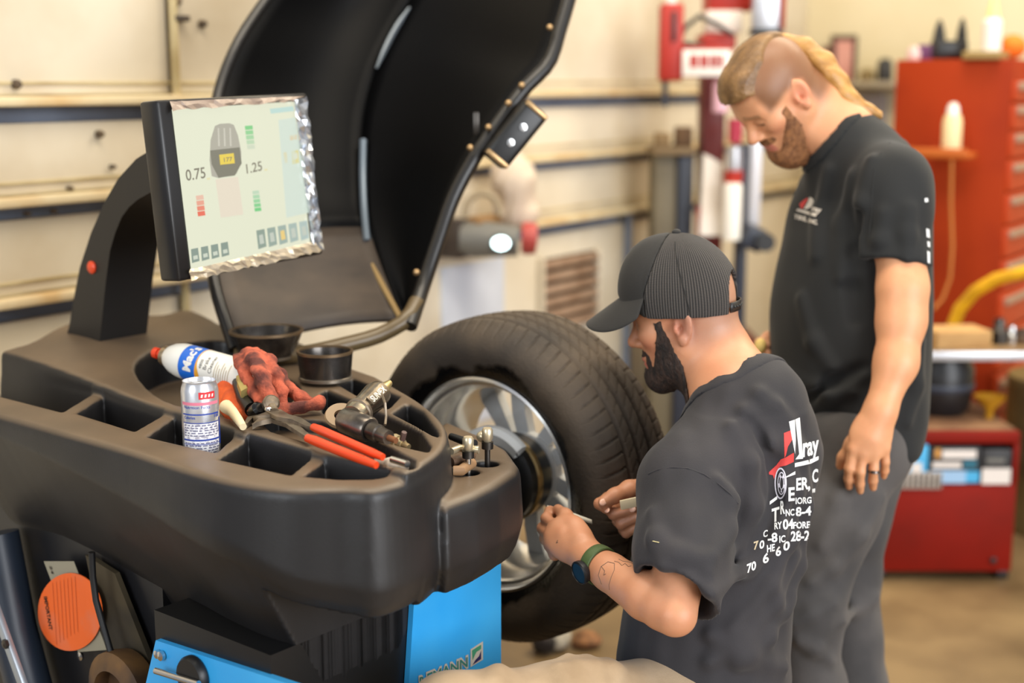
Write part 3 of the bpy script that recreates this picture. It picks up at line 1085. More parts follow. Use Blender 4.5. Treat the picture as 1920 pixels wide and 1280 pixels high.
for i in range(4):
    x, y = 358 + i * 18.6, 467 - i * 3.8
    ic = sq('screen_icon', [(x, y), (x + 13, y - 2.6), (x + 16, y + 22), (x + 2, y + 26)], em('screen icon', (128, 148, 136)))
    sq('icon_glyph', [(x + 4, y + 13), (x + 12, y + 11), (x + 13, y + 18), (x + 5, y + 20)], em('screen icon light', (206, 214, 196)), 0.0014, ic)
for i in range(5):
    x, y = 480.5 + i * 20, 432 - i * 4
    ic = sq('screen_icon', [(x, y), (x + 15, y - 3), (x + 19, y + 30), (x + 4, y + 35)], em('screen icon b', (136 + i * 10, 156 + i * 10, 142 + i * 12)))
    sq('icon_glyph', [(x + 5, y + 9), (x + 12, y + 7), (x + 15, y + 24), (x + 7, y + 26)], em('screen icon light b', (238, 206, 120) if i == 2 else (196, 204, 190)), 0.0014, ic)
sq('side_icon', [(543, 254), (556, 252), (557, 261), (544, 263)], em('screen orange', (240, 190, 110)))
sq('side_icon', [(546, 283), (559, 281), (561, 305), (548, 308)], em('screen yellow b', (232, 214, 110)))
sq('side_icon', [(549, 288), (557, 286), (558, 297), (550, 300)], em('screen pale c', (220, 226, 204)), 0.0014)
sq('side_icon', [(531, 286), (537, 285), (539, 305), (533, 306)], em('screen orange b', (238, 210, 130)))
sq('side_icon', [(506, 204), (549, 199), (551, 208), (508, 213)], em('screen teal', (190, 222, 214)))
# crinkled protective film round the edge of the screen
rg = random.Random(5)


def film(P0, P1, Q0, Q1, n, m, amp, name, mt):
    rows = []
    for i in range(n + 1):
        t = i / n
        row = []
        for j in range(m + 1):
            s = j / m
            x = (P0[0] * (1 - t) + P1[0] * t) * (1 - s) + (Q0[0] * (1 - t) + Q1[0] * t) * s
            y = (P0[1] * (1 - t) + P1[1] * t) * (1 - s) + (Q0[1] * (1 - t) + Q1[1] * t) * s
            e = 1 if 0 < j else 0.2
            x += rg.uniform(-1, 1) * 2.2 * e
            y += rg.uniform(-1, 1) * 2.2 * e
            row.append(scr(x, y, 0.003 + rg.uniform(0, 1) * amp * e))
        rows.append(row)
    return obj(name, MB().grid(rows), mt, mon, smooth=False)


M_film = mat('crinkled silver film', (196, 200, 206), 0.16, 0.75)
M_film2 = mat('crinkled clear film', (205, 190, 165), 0.2, 0.3, alpha=0.75)
film((551, 187), (585, 455), (575, 181), (606, 468), 26, 4, 0.011, 'silver_film', M_film)
film((356, 505), (590, 452), (357, 526), (605, 470), 30, 3, 0.008, 'bottom_film', M_film2)
film((318, 190), (572, 180), (323, 207), (552, 190), 24, 2, 0.007, 'top_film', mat('dull grey film', (150, 132, 118), 0.35, alpha=0.9))

# ------------------------------------------------------------------ wheel on the spindle
whl = thing('car_wheel', WC, 'large dusty tyre on a silver alloy rim mounted on the balancer', 'wheel')


def tyre_mat():
    m = mat('tyre rubber', (48, 40, 32), 0.75, c2=(84, 70, 54), scale=6, contrast=(0.35, 0.75), bump=0.25, bscale=150)
    nt = m.node_tree
    N, L = nt.nodes, nt.links
    b = N['Principled BSDF']
    src = b.inputs['Base Color'].links[0].from_socket
    a = N.new('ShaderNodeAttribute')
    a.attribute_name = 'tone'
    tc = N.new('ShaderNodeTexCoord')
    nz = N.new('ShaderNodeTexNoise')
    nz.inputs['Scale'].default_value = 11
    nz.inputs['Detail'].default_value = 5
    L.new(tc.outputs['Object'], nz.inputs['Vector'])
    ad = N.new('ShaderNodeMath')
    ad.operation = 'ADD'
    L.new(a.outputs[2], ad.inputs[0])
    L.new(nz.outputs[0], ad.inputs[1])
    mr = N.new('ShaderNodeMapRange')
    mr.inputs[1].default_value, mr.inputs[2].default_value = 0.95, 1.08
    L.new(ad.outputs[0], mr.inputs[0])
    mx = N.new('ShaderNodeMix')
    mx.data_type = 'RGBA'
    L.new(mr.outputs[0], mx.inputs[0])
    L.new(src, mx.inputs[6])
    mx.inputs[7].default_value = lin((9, 9, 10)) + (1,)
    L.new(mx.outputs[2], b.inputs['Base Color'])
    m2 = N.new('ShaderNodeMapRange')
    m2.inputs[3].default_value, m2.inputs[4].default_value = 0.75, 0.14
    L.new(mr.outputs[0], m2.inputs[0])
    L.new(m2.outputs[0], b.inputs['Roughness'])
    return m


# profile of the tyre from the near bead round to the far bead: (radius, axial)
RT = 0.333
prof = [(0.206, 0.012), (0.214, 0.000), (0.224, -0.008), (0.236, -0.014), (0.250, -0.020), (0.262, -0.0235), (0.274, -0.025), (0.286, -0.0235), (0.296, -0.020),
        (0.304, -0.015), (0.3115, -0.008), (0.318, 0.002), (0.3225, 0.011)]
ntread = 40
for i in range(ntread + 1):
    a = 0.018 + (0.172 - 0.018) * i / ntread
    crown = RT - 0.006 * ((a - 0.095) / 0.08) ** 2
    prof.append((crown, a))
prof += [(0.3225, 0.179), (0.318, 0.188), (0.304, 0.205), (0.286, 0.2135), (0.262, 0.213), (0.236, 0.204), (0.214, 0.19), (0.206, 0.178)]
NT = 1080
R_, A_ = np.array(prof).T
th = np.arange(NT) * 2 * math.pi / NT
e1 = np.array(AX.cross(UPV).normalized())
e2 = np.array(AX.cross(Vector(e1)))
ax = np.array(AX)
Rg = np.repeat(R_[None, :], NT, 0).copy()
Ag = np.repeat(A_[None, :], NT, 0)
P72 = (th * 72 / (2 * math.pi))[:, None]
dep = np.zeros_like(Rg)
for c_, w_ in ((0.040, 0.0042), (0.076, 0.0045), (0.114, 0.0045), (0.150, 0.0042)):     # circumferential grooves
    dep = np.maximum(dep, 0.007 * (np.abs(Ag - c_) < w_) * (Rg > 0.32))
sh = ((Ag < 0.038) & (Ag > -0.010)) | ((Ag > 0.152) & (Ag < 0.20))
ph = np.mod(P72 + (Ag - 0.02) * 16 * 0.6, 1.0)
dep = np.maximum(dep, 0.0045 * sh * (Rg > 0.309) * (ph < 0.13))
mid = (Ag > 0.045) & (Ag < 0.146)
ph2 = np.mod(P72 * 1.0 + Ag * 34, 1.0)
dep = np.maximum(dep, 0.003 * mid * (ph2 < 0.12) * (Rg > 0.32))
# raised sidewall ring and lettering blocks
dep -= 0.0012 * (np.abs(Rg - 0.300) < 0.003) * (Ag < 0.05)
dep -= 0.0009 * (np.abs(Rg - 0.268) < 0.010) * (Ag < 0.0) * (np.mod(th[:, None] * 13, 1.0) < 0.62) * (np.mod(th[:, None], 2.1) < 1.1)
Rg -= dep
V = np.array(WC)[None, None, :] + Rg[:, :, None] * (np.cos(th)[:, None, None] * e1 + np.sin(th)[:, None, None] * e2) + Ag[:, :, None] * ax
k = V.shape[1]
I = np.arange(NT)[:, None] * k + np.arange(k - 1)[None, :]
J = (np.arange(NT)[:, None] + 1) % NT * k + np.arange(k - 1)[None, :]
Q = np.stack([I, I + 1, J + 1, J], -1).reshape(-1, 4)
wet = np.clip(1 - (Rg - 0.218) / 0.075, 0, 1) * (Ag < 0.03)
wetc = (wet.reshape(-1, 1) * 0.75 + np.zeros((1, 3)))
tyre = np_mesh('tyre', V.reshape(-1, 3), Q, tyre_mat(), whl, colour=lambda _: wetc)
M_alloy = mat('silver alloy', (226, 226, 224), 0.24, 0.9, c2=(200, 194, 184), scale=5, contrast=(0.45, 0.75))
M_alloyp = mat('painted silver spoke', (232, 234, 236), 0.35, 0.0, c2=(206, 200, 190), scale=8, contrast=(0.5, 0.8))
rim = obj('rim', MB().lathe([(0.216, 0.016), (0.2195, 0.004), (0.218, -0.004), (0.2125, -0.006), (0.2085, 0.0), (0.206, 0.008), (0.1995, 0.012), (0.198, 0.03), (0.188, 0.045), (0.186, 0.10), (0.180, 0.13), (0.176, 0.165), (0.184, 0.178)], WC, AX, 96), M_alloy, whl, ang=35)
hub = obj('hub', MB().lathe([(0.0, 0.12), (0.072, 0.12), (0.08, 0.128), (0.08, 0.15), (0.06, 0.17), (0.0, 0.17)], WC, AX, 40), M_alloyp, rim)
E1, E2 = Vector(e1), Vector(e2)
for i in range(5):
    t0 = math.radians(28 + 72 * i)
    for sgn in (-1, 1):
        def rp(r, off, h):
            d = E1 * math.cos(t0) + E2 * math.sin(t0)
            p = E1 * -math.sin(t0) + E2 * math.cos(t0)
            return WC + d * r + p * off * sgn + AX * h
        pts = [rp(0.06, 0.004, 0.135), rp(0.06, 0.036, 0.135), rp(0.12, 0.046, 0.138), rp(0.184, 0.074, 0.150), rp(0.186, 0.024, 0.150), rp(0.12, 0.010, 0.138)]
        obj('spoke', MB().prism(pts, AX * 0.022), M_alloyp, rim, smooth=False)

# ------------------------------------------------------------------ people
def skin_mat(name):
    return mat(name, (255, 255, 255), 0.48, c2=(246, 236, 232), scale=26, contrast=(0.3, 0.8), bump=0.06, bscale=320, attr='tone', sss=0.12)


def cloth(name, c, c2, scale=5, bump=0.12):
    m = mat(name, c, 0.85, c2=c2, scale=scale, bump=bump, bscale=420)
    b = m.node_tree.nodes['Principled BSDF']
    b.inputs['Sheen Weight'].default_value = 0.08
    b.inputs['Sheen Roughness'].default_value = 0.5
    return m


def head(fl, C, M, sc=(1, 1, 1), ear=1.0):
    """skull, face, ears; local x forward, y left, z up, origin between the ears"""
    W_ = lambda x, y, z: C + M @ Vector((x * sc[0], y * sc[1], z * sc[2]))
    E_ = lambda c, r, k, mode='u', R=None: fl.ell(W_(*c), (r[0] * sc[0], r[1] * sc[1], r[2] * sc[2]), M if R is None else M @ R, k, mode)
    E_((-0.012, 0, 0.052), (0.100, 0.078, 0.092), 0.02)
    E_((0.034, 0, 0.044), (0.060, 0.066, 0.066), 0.03)
    E_((0.036, 0, -0.034), (0.054, 0.058, 0.080), 0.03)
    E_((0.074, 0, -0.052), (0.024, 0.032, 0.034), 0.02)
    for s in (-1, 1):
        fl.cone(W_(0.004, 0.056 * s, -0.045), W_(0.070, 0.016 * s, -0.098), 0.018, 0.017, 0.03)
        E_((0.062, 0.044 * s, -0.008), (0.026, 0.021, 0.020), 0.025)
        fl.cone(W_(0.091, 0.012 * s, 0.030), W_(0.074, 0.046 * s, 0.032), 0.010, 0.010, 0.02)
    E_((0.078, 0, -0.098), (0.021, 0.025, 0.018), 0.02)
    for s in (-1, 1):
        E_((0.103, 0.033 * s, 0.011), (0.018, 0.018, 0.011), 0.012, 's')
        E_((0.0795, 0.032 * s, 0.010), (0.0135, 0.0145, 0.0135), 0.004)
        fl.cone(W_(0.0915, 0.022 * s, 0.0125), W_(0.086, 0.043 * s, 0.010), 0.0035, 0.003, 0.005)      # upper lid fold
    fl.cone(W_(0.090, 0, 0.020), W_(0.1135, 0, -0.018), 0.0095, 0.0115, 0.012)
    E_((0.1145, 0, -0.0215), (0.0125, 0.0115, 0.0105), 0.008)
    for s in (-1, 1):
        E_((0.102, 0.0125 * s, -0.026), (0.0105, 0.0075, 0.0085), 0.006)
        E_((0.108, 0.006 * s, -0.036), (0.005, 0.0035, 0.004), 0.003, 's')
    E_((0.0935, 0, -0.0565), (0.0125, 0.024, 0.0065), 0.008)
    E_((0.0925, 0, -0.0675), (0.0115, 0.021, 0.0075), 0.006)
    E_((0.107, 0, -0.0622), (0.012, 0.022, 0.0014), 0.003, 's')
    if ear:
        for s in (-1, 1):
            R = Matrix.Rotation(math.radians(-22 * s), 3, 'Z') @ Matrix.Rotation(math.radians(-14), 3, 'Y')
            Q_ = lambda c, r, k, mode, R_: E_((c[0] * ear, c[1], c[2] * ear), (r[0] * ear, r[1], r[2] * ear), k, mode, R_)
            Q_((-0.010, 0.079 * s, 0.002), (0.0195, 0.0075, 0.033), 0.006, 'u', R)
            Q_((-0.004, 0.084 * s, -0.024), (0.009, 0.006, 0.011), 0.006, 'u', R)
            Q_((-0.007, 0.087 * s, 0.006), (0.0115, 0.006, 0.020), 0.004, 's', R)
            Q_((-0.004, 0.081 * s, -0.004), (0.005, 0.009, 0.007), 0.004, 's', R)
            Q_((0.004, 0.080 * s, -0.003), (0.005, 0.006, 0.008), 0.004, 'u', R)
    return W_


def local(V, C, M, sc=(1, 1, 1)):
    return ((V - np.array(C)) @ np.array(M)) / np.array(sc)


def sstep(a, b, x):
    t = np.clip((x - a) / (b - a), 0, 1)
    return t * t * (3 - 2 * t)


def mixc(A, c, w):
    return A * (1 - w[:, None]) + np.array(lin(c))[None, :] * w[:, None]


def skin_tone(base, C, M, flush=(214, 120, 96), lip=(196, 112, 100), stub=None, brow=(70, 48, 34), sc=(1, 1, 1)):
    def fn(V):
        L = local(V, C, M, sc)
        x, y, z = L.T
        A = np.repeat(np.array(lin(base))[None, :], len(V), 0)
        g = lambda cx, cy, cz, r: np.exp(-(((x - cx) ** 2 + (np.abs(y) - cy) ** 2 + (z - cz) ** 2) / r ** 2))
        A = mixc(A, flush, 0.45 * g(0.07, 0.045, -0.02, 0.022) + 0.35 * g(0.114, 0, -0.02, 0.014) + 0.55 * g(-0.01, 0.085, 0.0, 0.03))
        lp = ((x > 0.088) & (np.abs(y) < 0.024) & (z < -0.050) & (z > -0.076)).astype(float)
        A = mixc(A, lip, lp * 0.8)
        br = (np.abs(z - 0.034 - 0.004 * np.cos(np.abs(y) * 60)) < 0.0052) & (x > 0.05) & (np.abs(y) > 0.012) & (np.abs(y) < 0.052)
        A = mixc(A, brow, br.astype(float) * 0.7)
        ls = (np.abs(z - 0.004) < 0.0032) & (x > 0.078) & (np.abs(np.abs(y) - 0.032) < 0.014)
        A = mixc(A, (52, 34, 26), ls.astype(float) * 0.8)
        if stub:
            A = stub(A, x, y, z, V)
        return A
    return fn


def sub_field(fl, lo, hi):
    a, b = fl.sl(lo, hi, 0)
    g = Field(fl.lo + fl.h * a, fl.lo + fl.h * a, fl.h)
    g.D = fl.D[a[0]:b[0], a[1]:b[1], a[2]:b[2]].copy()
    g.n = np.array(g.D.shape)
    return g


def shell(fl, C, M, thick, region, sc=(1, 1, 1), rad=0.2):
    """a layer of hair over the head: the head grown by thick(x,y,z local), kept where region(x,y,z) < 0"""
    Cn = np.array(C)
    g = sub_field(fl, Cn - rad, Cn + rad)
    x, y, z = g.pts(np.zeros(3, int), g.n)
    Mn = np.array(M)
    q = [((x - Cn[0]) * Mn[0, i] + (y - Cn[1]) * Mn[1, i] + (z - Cn[2]) * Mn[2, i]) / sc[i] for i in range(3)]
    g.D = np.maximum(g.D - thick(*q), region(*q)).astype(np.float32)
    return g


def ellf(c, r):
    return lambda x, y, z: (np.sqrt(((x - c[0]) / r[0]) ** 2 + ((np.abs(y) - c[1]) / r[1]) ** 2 + ((z - c[2]) / r[2]) ** 2) - 1) * min(r)


def fuzz(x, y, z, a, f):
    return a * (np.sin(x * f + 3 * np.sin(z * f * 0.37)) * np.sin(y * f * 1.1 + 2 * np.sin(x * f * 0.41)) + 0.6 * np.sin(z * f * 1.7 + 2 * np.sin(y * f * 0.6)) * np.sin(x * f * 1.3))


def bvh_of(o):
    me = o.data
    return BVHTree.FromPolygons([v.co.copy() for v in me.vertices], [tuple(p.vertices) for p in me.polygons])


CAMP = Vector((0, 0, CAM_H))


def hit(bvh, px, py, lift=0.0008):
    r = ray(px, py).normalized()
    loc, n, i, d = bvh.ray_cast(CAMP, r)
    if loc is None:
        return None
    if n.dot(r) > 0:
        n = -n
    return loc + n * lift


def print_on(bvh, items, lift=0.0008, cuts=3):
    """flat print pressed on a cloth surface; items = (verts2D in picture px, faces)"""
    b = bmesh.new()
    for V, Fc in items:
        vs = [b.verts.new((v[0], v[1], 0)) for v in V]
        for q in Fc:
            try:
                b.faces.new([vs[i] for i in q])
            except ValueError:
                pass
    bmesh.ops.triangulate(b, faces=b.faces[:])
    for _ in range(cuts):
        es = [e for e in b.edges if e.calc_length() > 4.0]
        if not es:
            break
        bmesh.ops.subdivide_edges(b, edges=es, cuts=1)
        bmesh.ops.triangulate(b, faces=[f for f in b.faces if len(f.verts) > 3])
    bad = []
    for v in b.verts:
        p = hit(bvh, v.co.x, v.co.y, lift)
        if p is None:
            bad.append(v)
        else:
            v.co = p
    bmesh.ops.delete(b, geom=bad, context='VERTS')
    return MB().bm(b)


def ptext(s, x, y, h, w=None, slope=-0.2, skew=0.0, bold=0.03):
    V, Fc = text_geo(s, bold)
    sc = h / 0.72
    sx = sc if w is None else w / max(v[0] for v in V)
    return [(x + v[0] * sx + v[1] * skew * sc, y - v[1] * sc + v[0] * sx * slope) for v in V], Fc


def ppoly(P):
    return list(P), [tuple(range(len(P)))]


def folds(fl, bvh, lines, sign=1):
    for P, r, hgt in lines:
        pts = []
        for (x, y) in P:
            p = hit(bvh, x, y, 0)
            if p is not None:
                d = (p - CAMP).normalized()
                pts.append(p + d * (r - hgt) if sign > 0 else p - d * (r - hgt))
        if len(pts) < 2:
            continue
        n = len(pts)
        rs = [r * (0.55 + 0.45 * math.sin(math.pi * i / (n - 1))) if n > 2 else r for i in range(n)]
        if sign > 0:
            pts = [p + (p - CAMP).normalized() * (rs[i] - r) for i, p in enumerate(pts)]
        fl.chain(pts, rs, 0.022, 'u' if sign > 0 else 's')


def nail(name, p, d, n, w, par, m):
    d = d.normalized()
    n = (n - d * n.dot(d)).normalized()
    return obj(name, MB().sphere(p, (w * 1.25, w, w * 0.28), rot_axes(d, n.cross(d), n), 10, 6), m, par)


M_nail = mat('finger nail', (226, 176, 152), 0.35)
M_gold = mat('dark wedding band', (120, 110, 104), 0.25, 1.0)

# ================= crouching man ==========================================
S1 = Vector((0, 0, 0))
hipc = at(1318, 1330, 2.46)
man = thing('person', (hipc.x, hipc.y, 0), 'crouching man in a black mesh cap and charcoal t-shirt holding a strip at the wheel', 'person', None)
F1 = Vector((-0.94, 0.342, 0))
pt = math.radians(15)
HS1 = (0.93, 0.96, 0.93)
M1 = frame_from(Vector((F1.x * math.cos(pt), F1.y * math.cos(pt), -math.sin(pt))))
L1 = M1.col[1]
ear1 = at(1270, 613, 2.45)
C1 = ear1 - Vector(L1) * 0.076
Nb = at(1392, 742, 2.455)
SL, EL, WL_ = at(1290, 905, 2.345), at(1266, 1152, 2.205), at(1106, 1048, 2.37)
SRt, ERt, WR_ = at(1452, 850, 2.62), at(1345, 1060, 2.60), at(1222, 945, 2.535)
fb = Field((0.02, 2.02, 0.66), (0.60, 2.84, 1.40), 0.0031)
W1 = head(fb, C1, M1, HS1, 1.12)
fb.chain([W1(-0.032, 0, -0.02), W1(-0.046, 0, -0.085), Nb + Vector((0.012, 0, -0.012))], [0.058, 0.057, 0.066], 0.03)
fb.chain([W1(0.0, 0, -0.07), Nb + Vector((-0.03, 0.01, -0.01))], [0.044, 0.055], 0.03)
Uc = (SL + SRt) / 2
fb.chain([Nb, Uc + Vector((0.0, 0, -0.12))], [0.07, 0.10], 0.04)
fb.chain([Nb + Vector((0, 0, -0.02)), SL], [0.06, 0.058], 0.04)
fb.chain([Nb + Vector((0, 0, -0.02)), SRt], [0.06, 0.058], 0.04)
fm = EL.lerp(WL_, 0.32)
fb.chain([SL, SL.lerp(EL, 0.55), EL], [0.052, 0.046, 0.034], 0.012)
fb.chain([EL, EL.lerp(WL_, 0.12), fm, EL.lerp(WL_, 0.75), WL_], [0.033, 0.037, 0.0395, 0.032, 0.0275], 0.008)
fb.chain([SRt, ERt, ERt.lerp(WR_, 0.35), WR_], [0.056, 0.042, 0.043, 0.027], 0.03)
# left hand: back of the hand towards the camera, thumb and forefinger pinch the strip
h1 = at(1066, 1010, 2.405)
hd = (at(1030, 985, 2.43) - WL_).normalized()
hside = (at(1082, 985, 2.415) - at(1040, 1050, 2.40)).normalized()
hn = hd.cross(hside).normalized()
hside = hn.cross(hd).normalized()
RH = rot_axes(hd, hside, hn)
fb.ell(h1, (0.050, 0.040, 0.0165), RH, 0.014)
fb.chain([WL_, at(1078, 1022, 2.40)], [0.026, 0.022], 0.02)
LF = {'index': [(1046, 992, 2.425), (1024, 972, 2.462), (1031, 958, 2.490), (1047, 961, 2.502)],
      'middle': [(1034, 1006, 2.425), (1017, 990, 2.470), (1028, 975, 2.498), (1046, 974, 2.515)],
      'ring': [(1032, 1022, 2.423), (1022, 1010, 2.468), (1034, 996, 2.495), (1050, 994, 2.505)],
      'pinky': [(1040, 1040, 2.418), (1036, 1032, 2.455), (1046, 1020, 2.478), (1058, 1016, 2.487)]}
for nm, q in LF.items():
    r0 = 0.0098 if nm != 'pinky' else 0.0085
    fb.cone(h1 + hd * 0.01, at(*q[0]), 0.013, r0 + 0.0012, 0.010)
    fb.chain([at(*p) for p in q], [r0 + 0.001, r0, r0 * 0.93, r0 * 0.82], 0.005)
th1 = [at(1090, 1012, 2.385), at(1078, 986, 2.415), at(1060, 966, 2.445), at(1046, 954, 2.474)]
fb.chain(th1, [0.017, 0.0135, 0.0115, 0.0092], 0.010)
# right hand: fist round a flat stick, finger ends turned to the camera
h2 = at(1196, 950, 2.525)
fb.ell(h2, (0.036, 0.020, 0.042), rot_axes(Vector((1, 0, 0)), Vector((0, 1, 0)), UPV), 0.014)
fb.chain([WR_, h2], [0.026, 0.026], 0.02)
RF = {'index': [(1180, 925, 2.525), (1140, 934, 2.510), (1124, 944, 2.480), (1137, 955, 2.460)],
      'middle': [(1182, 945, 2.530), (1146, 956, 2.505), (1151, 964, 2.467), (1184, 955, 2.455)],
      'ring': [(1188, 965, 2.530), (1160, 976, 2.505), (1165, 982, 2.469), (1196, 969, 2.457)],
      'pinky': [(1194, 985, 2.527), (1170, 993, 2.507), (1174, 999, 2.475), (1200, 987, 2.463)]}
for nm, q in RF.items():
    r0 = 0.0102 if nm != 'pinky' else 0.0088
    fb.chain([at(*p) for p in q], [r0 + 0.002, r0 + 0.001, r0, r0 * 0.86], 0.005)
th2 = [at(1208, 915, 2.510), at(1180, 917, 2.483), at(1152, 929, 2.462), at(1131, 941, 2.452)]
fb.chain(th2, [0.020, 0.0155, 0.0125, 0.0098], 0.010)


def stub1(A, x, y, z, V):
    fade = sstep(0.02, -0.02, x) * sstep(-0.065, -0.02, z) * (x > -0.15) * (z > -0.12)
    A = mixc(A, (150, 118, 100), 0.55 * fade)
    grime = np.clip(1.2 - np.linalg.norm(V - np.array(at(1040, 975, 2.47)), axis=1) / 0.05, 0, 1) + np.clip(1.3 - np.linalg.norm(V - np.array(at(1160, 960, 2.465)), axis=1) / 0.06, 0, 1)
    A = mixc(A, (150, 100, 74), np.clip(grime, 0, 1) * 0.55)
    return A


CAPC = at(1276, 560, 2.515)
MCp = frame_from(Vector((F1.x * math.cos(math.radians(5)), F1.y * math.cos(math.radians(5)), -math.sin(math.radians(5)))))


def trim_head(fl):
    """nothing of the skull above the cap's edge stands out of the crown"""
    Cn, Mn = np.array(CAPC), np.array(MCp)
    a, b = fl.sl(Cn - 0.2, Cn + 0.2, 0)
    x, y, z = fl.pts(a, b)
    q = [((x - Cn[0]) * Mn[0, i] + (y - Cn[1]) * Mn[1, i] + (z - Cn[2]) * Mn[2, i]) for i in range(3)]
    e = (np.sqrt((q[0] / 0.100) ** 2 + (q[1] / 0.084) ** 2 + (q[2] / 0.112) ** 2) - 1) * 0.09
    V = fl.D[a[0]:b[0], a[1]:b[1], a[2]:b[2]]
    fl.D[a[0]:b[0], a[1]:b[1], a[2]:b[2]] = np.maximum(V, np.minimum(e, q[2] + 0.012 - 0.3 * np.maximum(q[0] - 0.045, 0)))


trim_head(fb)
M_skin1 = skin_mat('tanned skin')
skin1 = sdf_obj('body', fb, M_skin1, man, skin_tone((200, 142, 106), C1, M1, stub=stub1, sc=HS1), relax=1)
# beard --------------------------------------------------------------------
M_beard1 = mat('dark brown beard', (64, 46, 36), 0.75, c2=(30, 22, 18), scale=130, contrast=(0.35, 0.65), bump=0.9, bscale=420, stretch=(1, 1, 0.35))


def beard_region(x, y, z):
    ay = np.abs(y)
    wob = fuzz(x, y, z, 0.0012, 330)
    back = 0.031 + 0.29 * np.clip(z, -0.07, 0.0) - x
    front = x - 0.047 - 0.43 * np.clip(-z - 0.008, 0, 1)
    side = np.maximum(np.maximum(back, front), np.maximum(z - 0.016, 0.026 - ay))
    jaw = np.maximum(np.maximum(z + 0.076 - 0.25 * np.clip(0.07 - x, 0, 0.05), back + 1.3 * np.clip(-z - 0.098, 0, 1)), -z - 0.132)
    mous = ellf((0.094, 0.013, -0.0450), (0.022, 0.024, 0.0075))(x, y, z)
    corner_ = ellf((0.080, 0.031, -0.064), (0.012, 0.009, 0.026))(x, y, z)
    return np.minimum(np.minimum(side, jaw), np.minimum(mous, corner_)) + wob


fb.ell(W1(0.070, 0, -0.106), (0.020, 0.022, 0.016), M1, 0.02)
gb = shell(fb, C1, M1, lambda x, y, z: 0.0016 + 0.0035 * sstep(-0.05, -0.10, z) + fuzz(x, y, z, 0.0007, 420), beard_region, HS1)
sdf_obj('beard', gb, M_beard1, man, relax=0)
# cap -----------------------------------------------------------------------
M_capf = cloth('black cap twill', (30, 28, 26), (38, 36, 33), 9, 0.1)
cp_ = math.radians(5)
MC = frame_from(Vector((F1.x * math.cos(cp_), F1.y * math.cos(cp_), -math.sin(cp_))))
CC = at(1276, 560, 2.515)
WC_ = lambda x, y, z: CC + MC @ Vector((x, y, z))


def mesh_mat():
    m = cloth('cap mesh net', (44, 43, 44), (58, 55, 54), 9, 0.0)
    nt = m.node_tree
    N, L = nt.nodes, nt.links
    b = N['Principled BSDF']
    src = b.inputs['Base Color'].links[0].from_socket
    at_ = N.new('ShaderNodeAttribute')
    at_.attribute_name = 'tone'
    sp_ = N.new('ShaderNodeSeparateColor')
    L.new(at_.outputs[0], sp_.inputs[0])
    out = []
    for ch, fr, ph in ((0, 1150, 0), (1, 2100, 0)):
        mu = N.new('ShaderNodeMath')
        mu.operation = 'MULTIPLY'
        mu.inputs[1].default_value = fr
        L.new(sp_.outputs[ch], mu.inputs[0])
        sn = N.new('ShaderNodeMath')
        sn.operation = 'SINE'
        L.new(mu.outputs[0], sn.inputs[0])
        out.append(sn)
    a2 = N.new('ShaderNodeMath')
    a2.operation = 'MULTIPLY_ADD'
    L.new(out[0].outputs[0], a2.inputs[0])
    a2.inputs[1].default_value = 1.5
    m3 = N.new('ShaderNodeMath')
    m3.operation = 'MULTIPLY'
    m3.inputs[1].default_value = 0.45
    L.new(out[1].outputs[0], m3.inputs[0])
    L.new(m3.outputs[0], a2.inputs[2])
    mr = N.new('ShaderNodeMapRange')
    mr.inputs[1].default_value, mr.inputs[2].default_value = -1.6, 1.9
    L.new(a2.outputs[0], mr.inputs[0])
    mx = N.new('ShaderNodeMix')
    mx.data_type = 'RGBA'
    L.new(mr.outputs[0], mx.inputs[0])
    mx.inputs[6].default_value = lin((13, 12, 13)) + (1,)
    mx.inputs[7].default_value = lin((80, 74, 69)) + (1,)
    L.new(mx.outputs[2], b.inputs['Base Color'])
    bp = N.new('ShaderNodeBump')
    bp.inputs['Distance'].default_value = 0.001
    bp.inputs['Strength'].default_value = 0.6
    L.new(a2.outputs[0], bp.inputs['Height'])
    L.new(bp.outputs[0], b.inputs['Normal'])
    return m


def cap_field(front):
    g = Field(np.array(CC) - 0.16, np.array(CC) + 0.19, 0.0026)
    R = MC
    for (c, r, k) in (((0.0, 0, 0.0), (0.1085, 0.088, 0.120), 0.0), ((0.040, 0, 0.030), (0.066, 0.075, 0.080), 0.03)):
        g.ell(WC_(*c), r, R, k)
    x, y, z = g.pts(np.zeros(3, int), g.n)
    Mn, Cn = np.array(MC), np.array(CC)
    lx, ly, lz = [((x - Cn[0]) * Mn[0, i] + (y - Cn[1]) * Mn[1, i] + (z - Cn[2]) * Mn[2, i]) for i in range(3)]
    D = np.maximum(g.D, -(g.D + 0.0072))                   # thin shell
    D = np.maximum(D, -(lz + 0.024 - 0.02 * lx - 0.55 * np.maximum(lx - 0.045, 0)))        # lower edge
    arch = np.maximum(np.sqrt(ly ** 2 + ((lz - 0.004) * 0.8) ** 2) - 0.036, lx + 0.05)
    D = np.maximum(D, -np.minimum(arch, np.maximum(np.maximum(np.abs(ly) - 0.036, lx + 0.05), lz - 0.004)))
    seam = lx - 0.046 + 0.35 * np.maximum(lz - 0.02, 0)
    D = np.maximum(D, -seam if front else seam)
    for a_ in (60, -60, 118, -118):                      # stitched panel seams
        ca, sa = math.cos(math.radians(a_)), math.sin(math.radians(a_))
        D = D + 0.0006 * np.exp(-((lx * sa - ly * ca) / 0.0022) ** 2) * ((lx * ca + ly * sa) > 0)
    g.D = D.astype(np.float32)
    return g


def cap_tone(V):
    L = local(V, CC, MC)
    azi = np.arctan2(L[:, 1], -L[:, 0]) * 0.1
    hgt = np.arctan2(L[:, 2], np.hypot(L[:, 0], L[:, 1])) * 0.1
    return np.stack([azi + 0.5, hgt + 0.5, 0 * azi], 1)


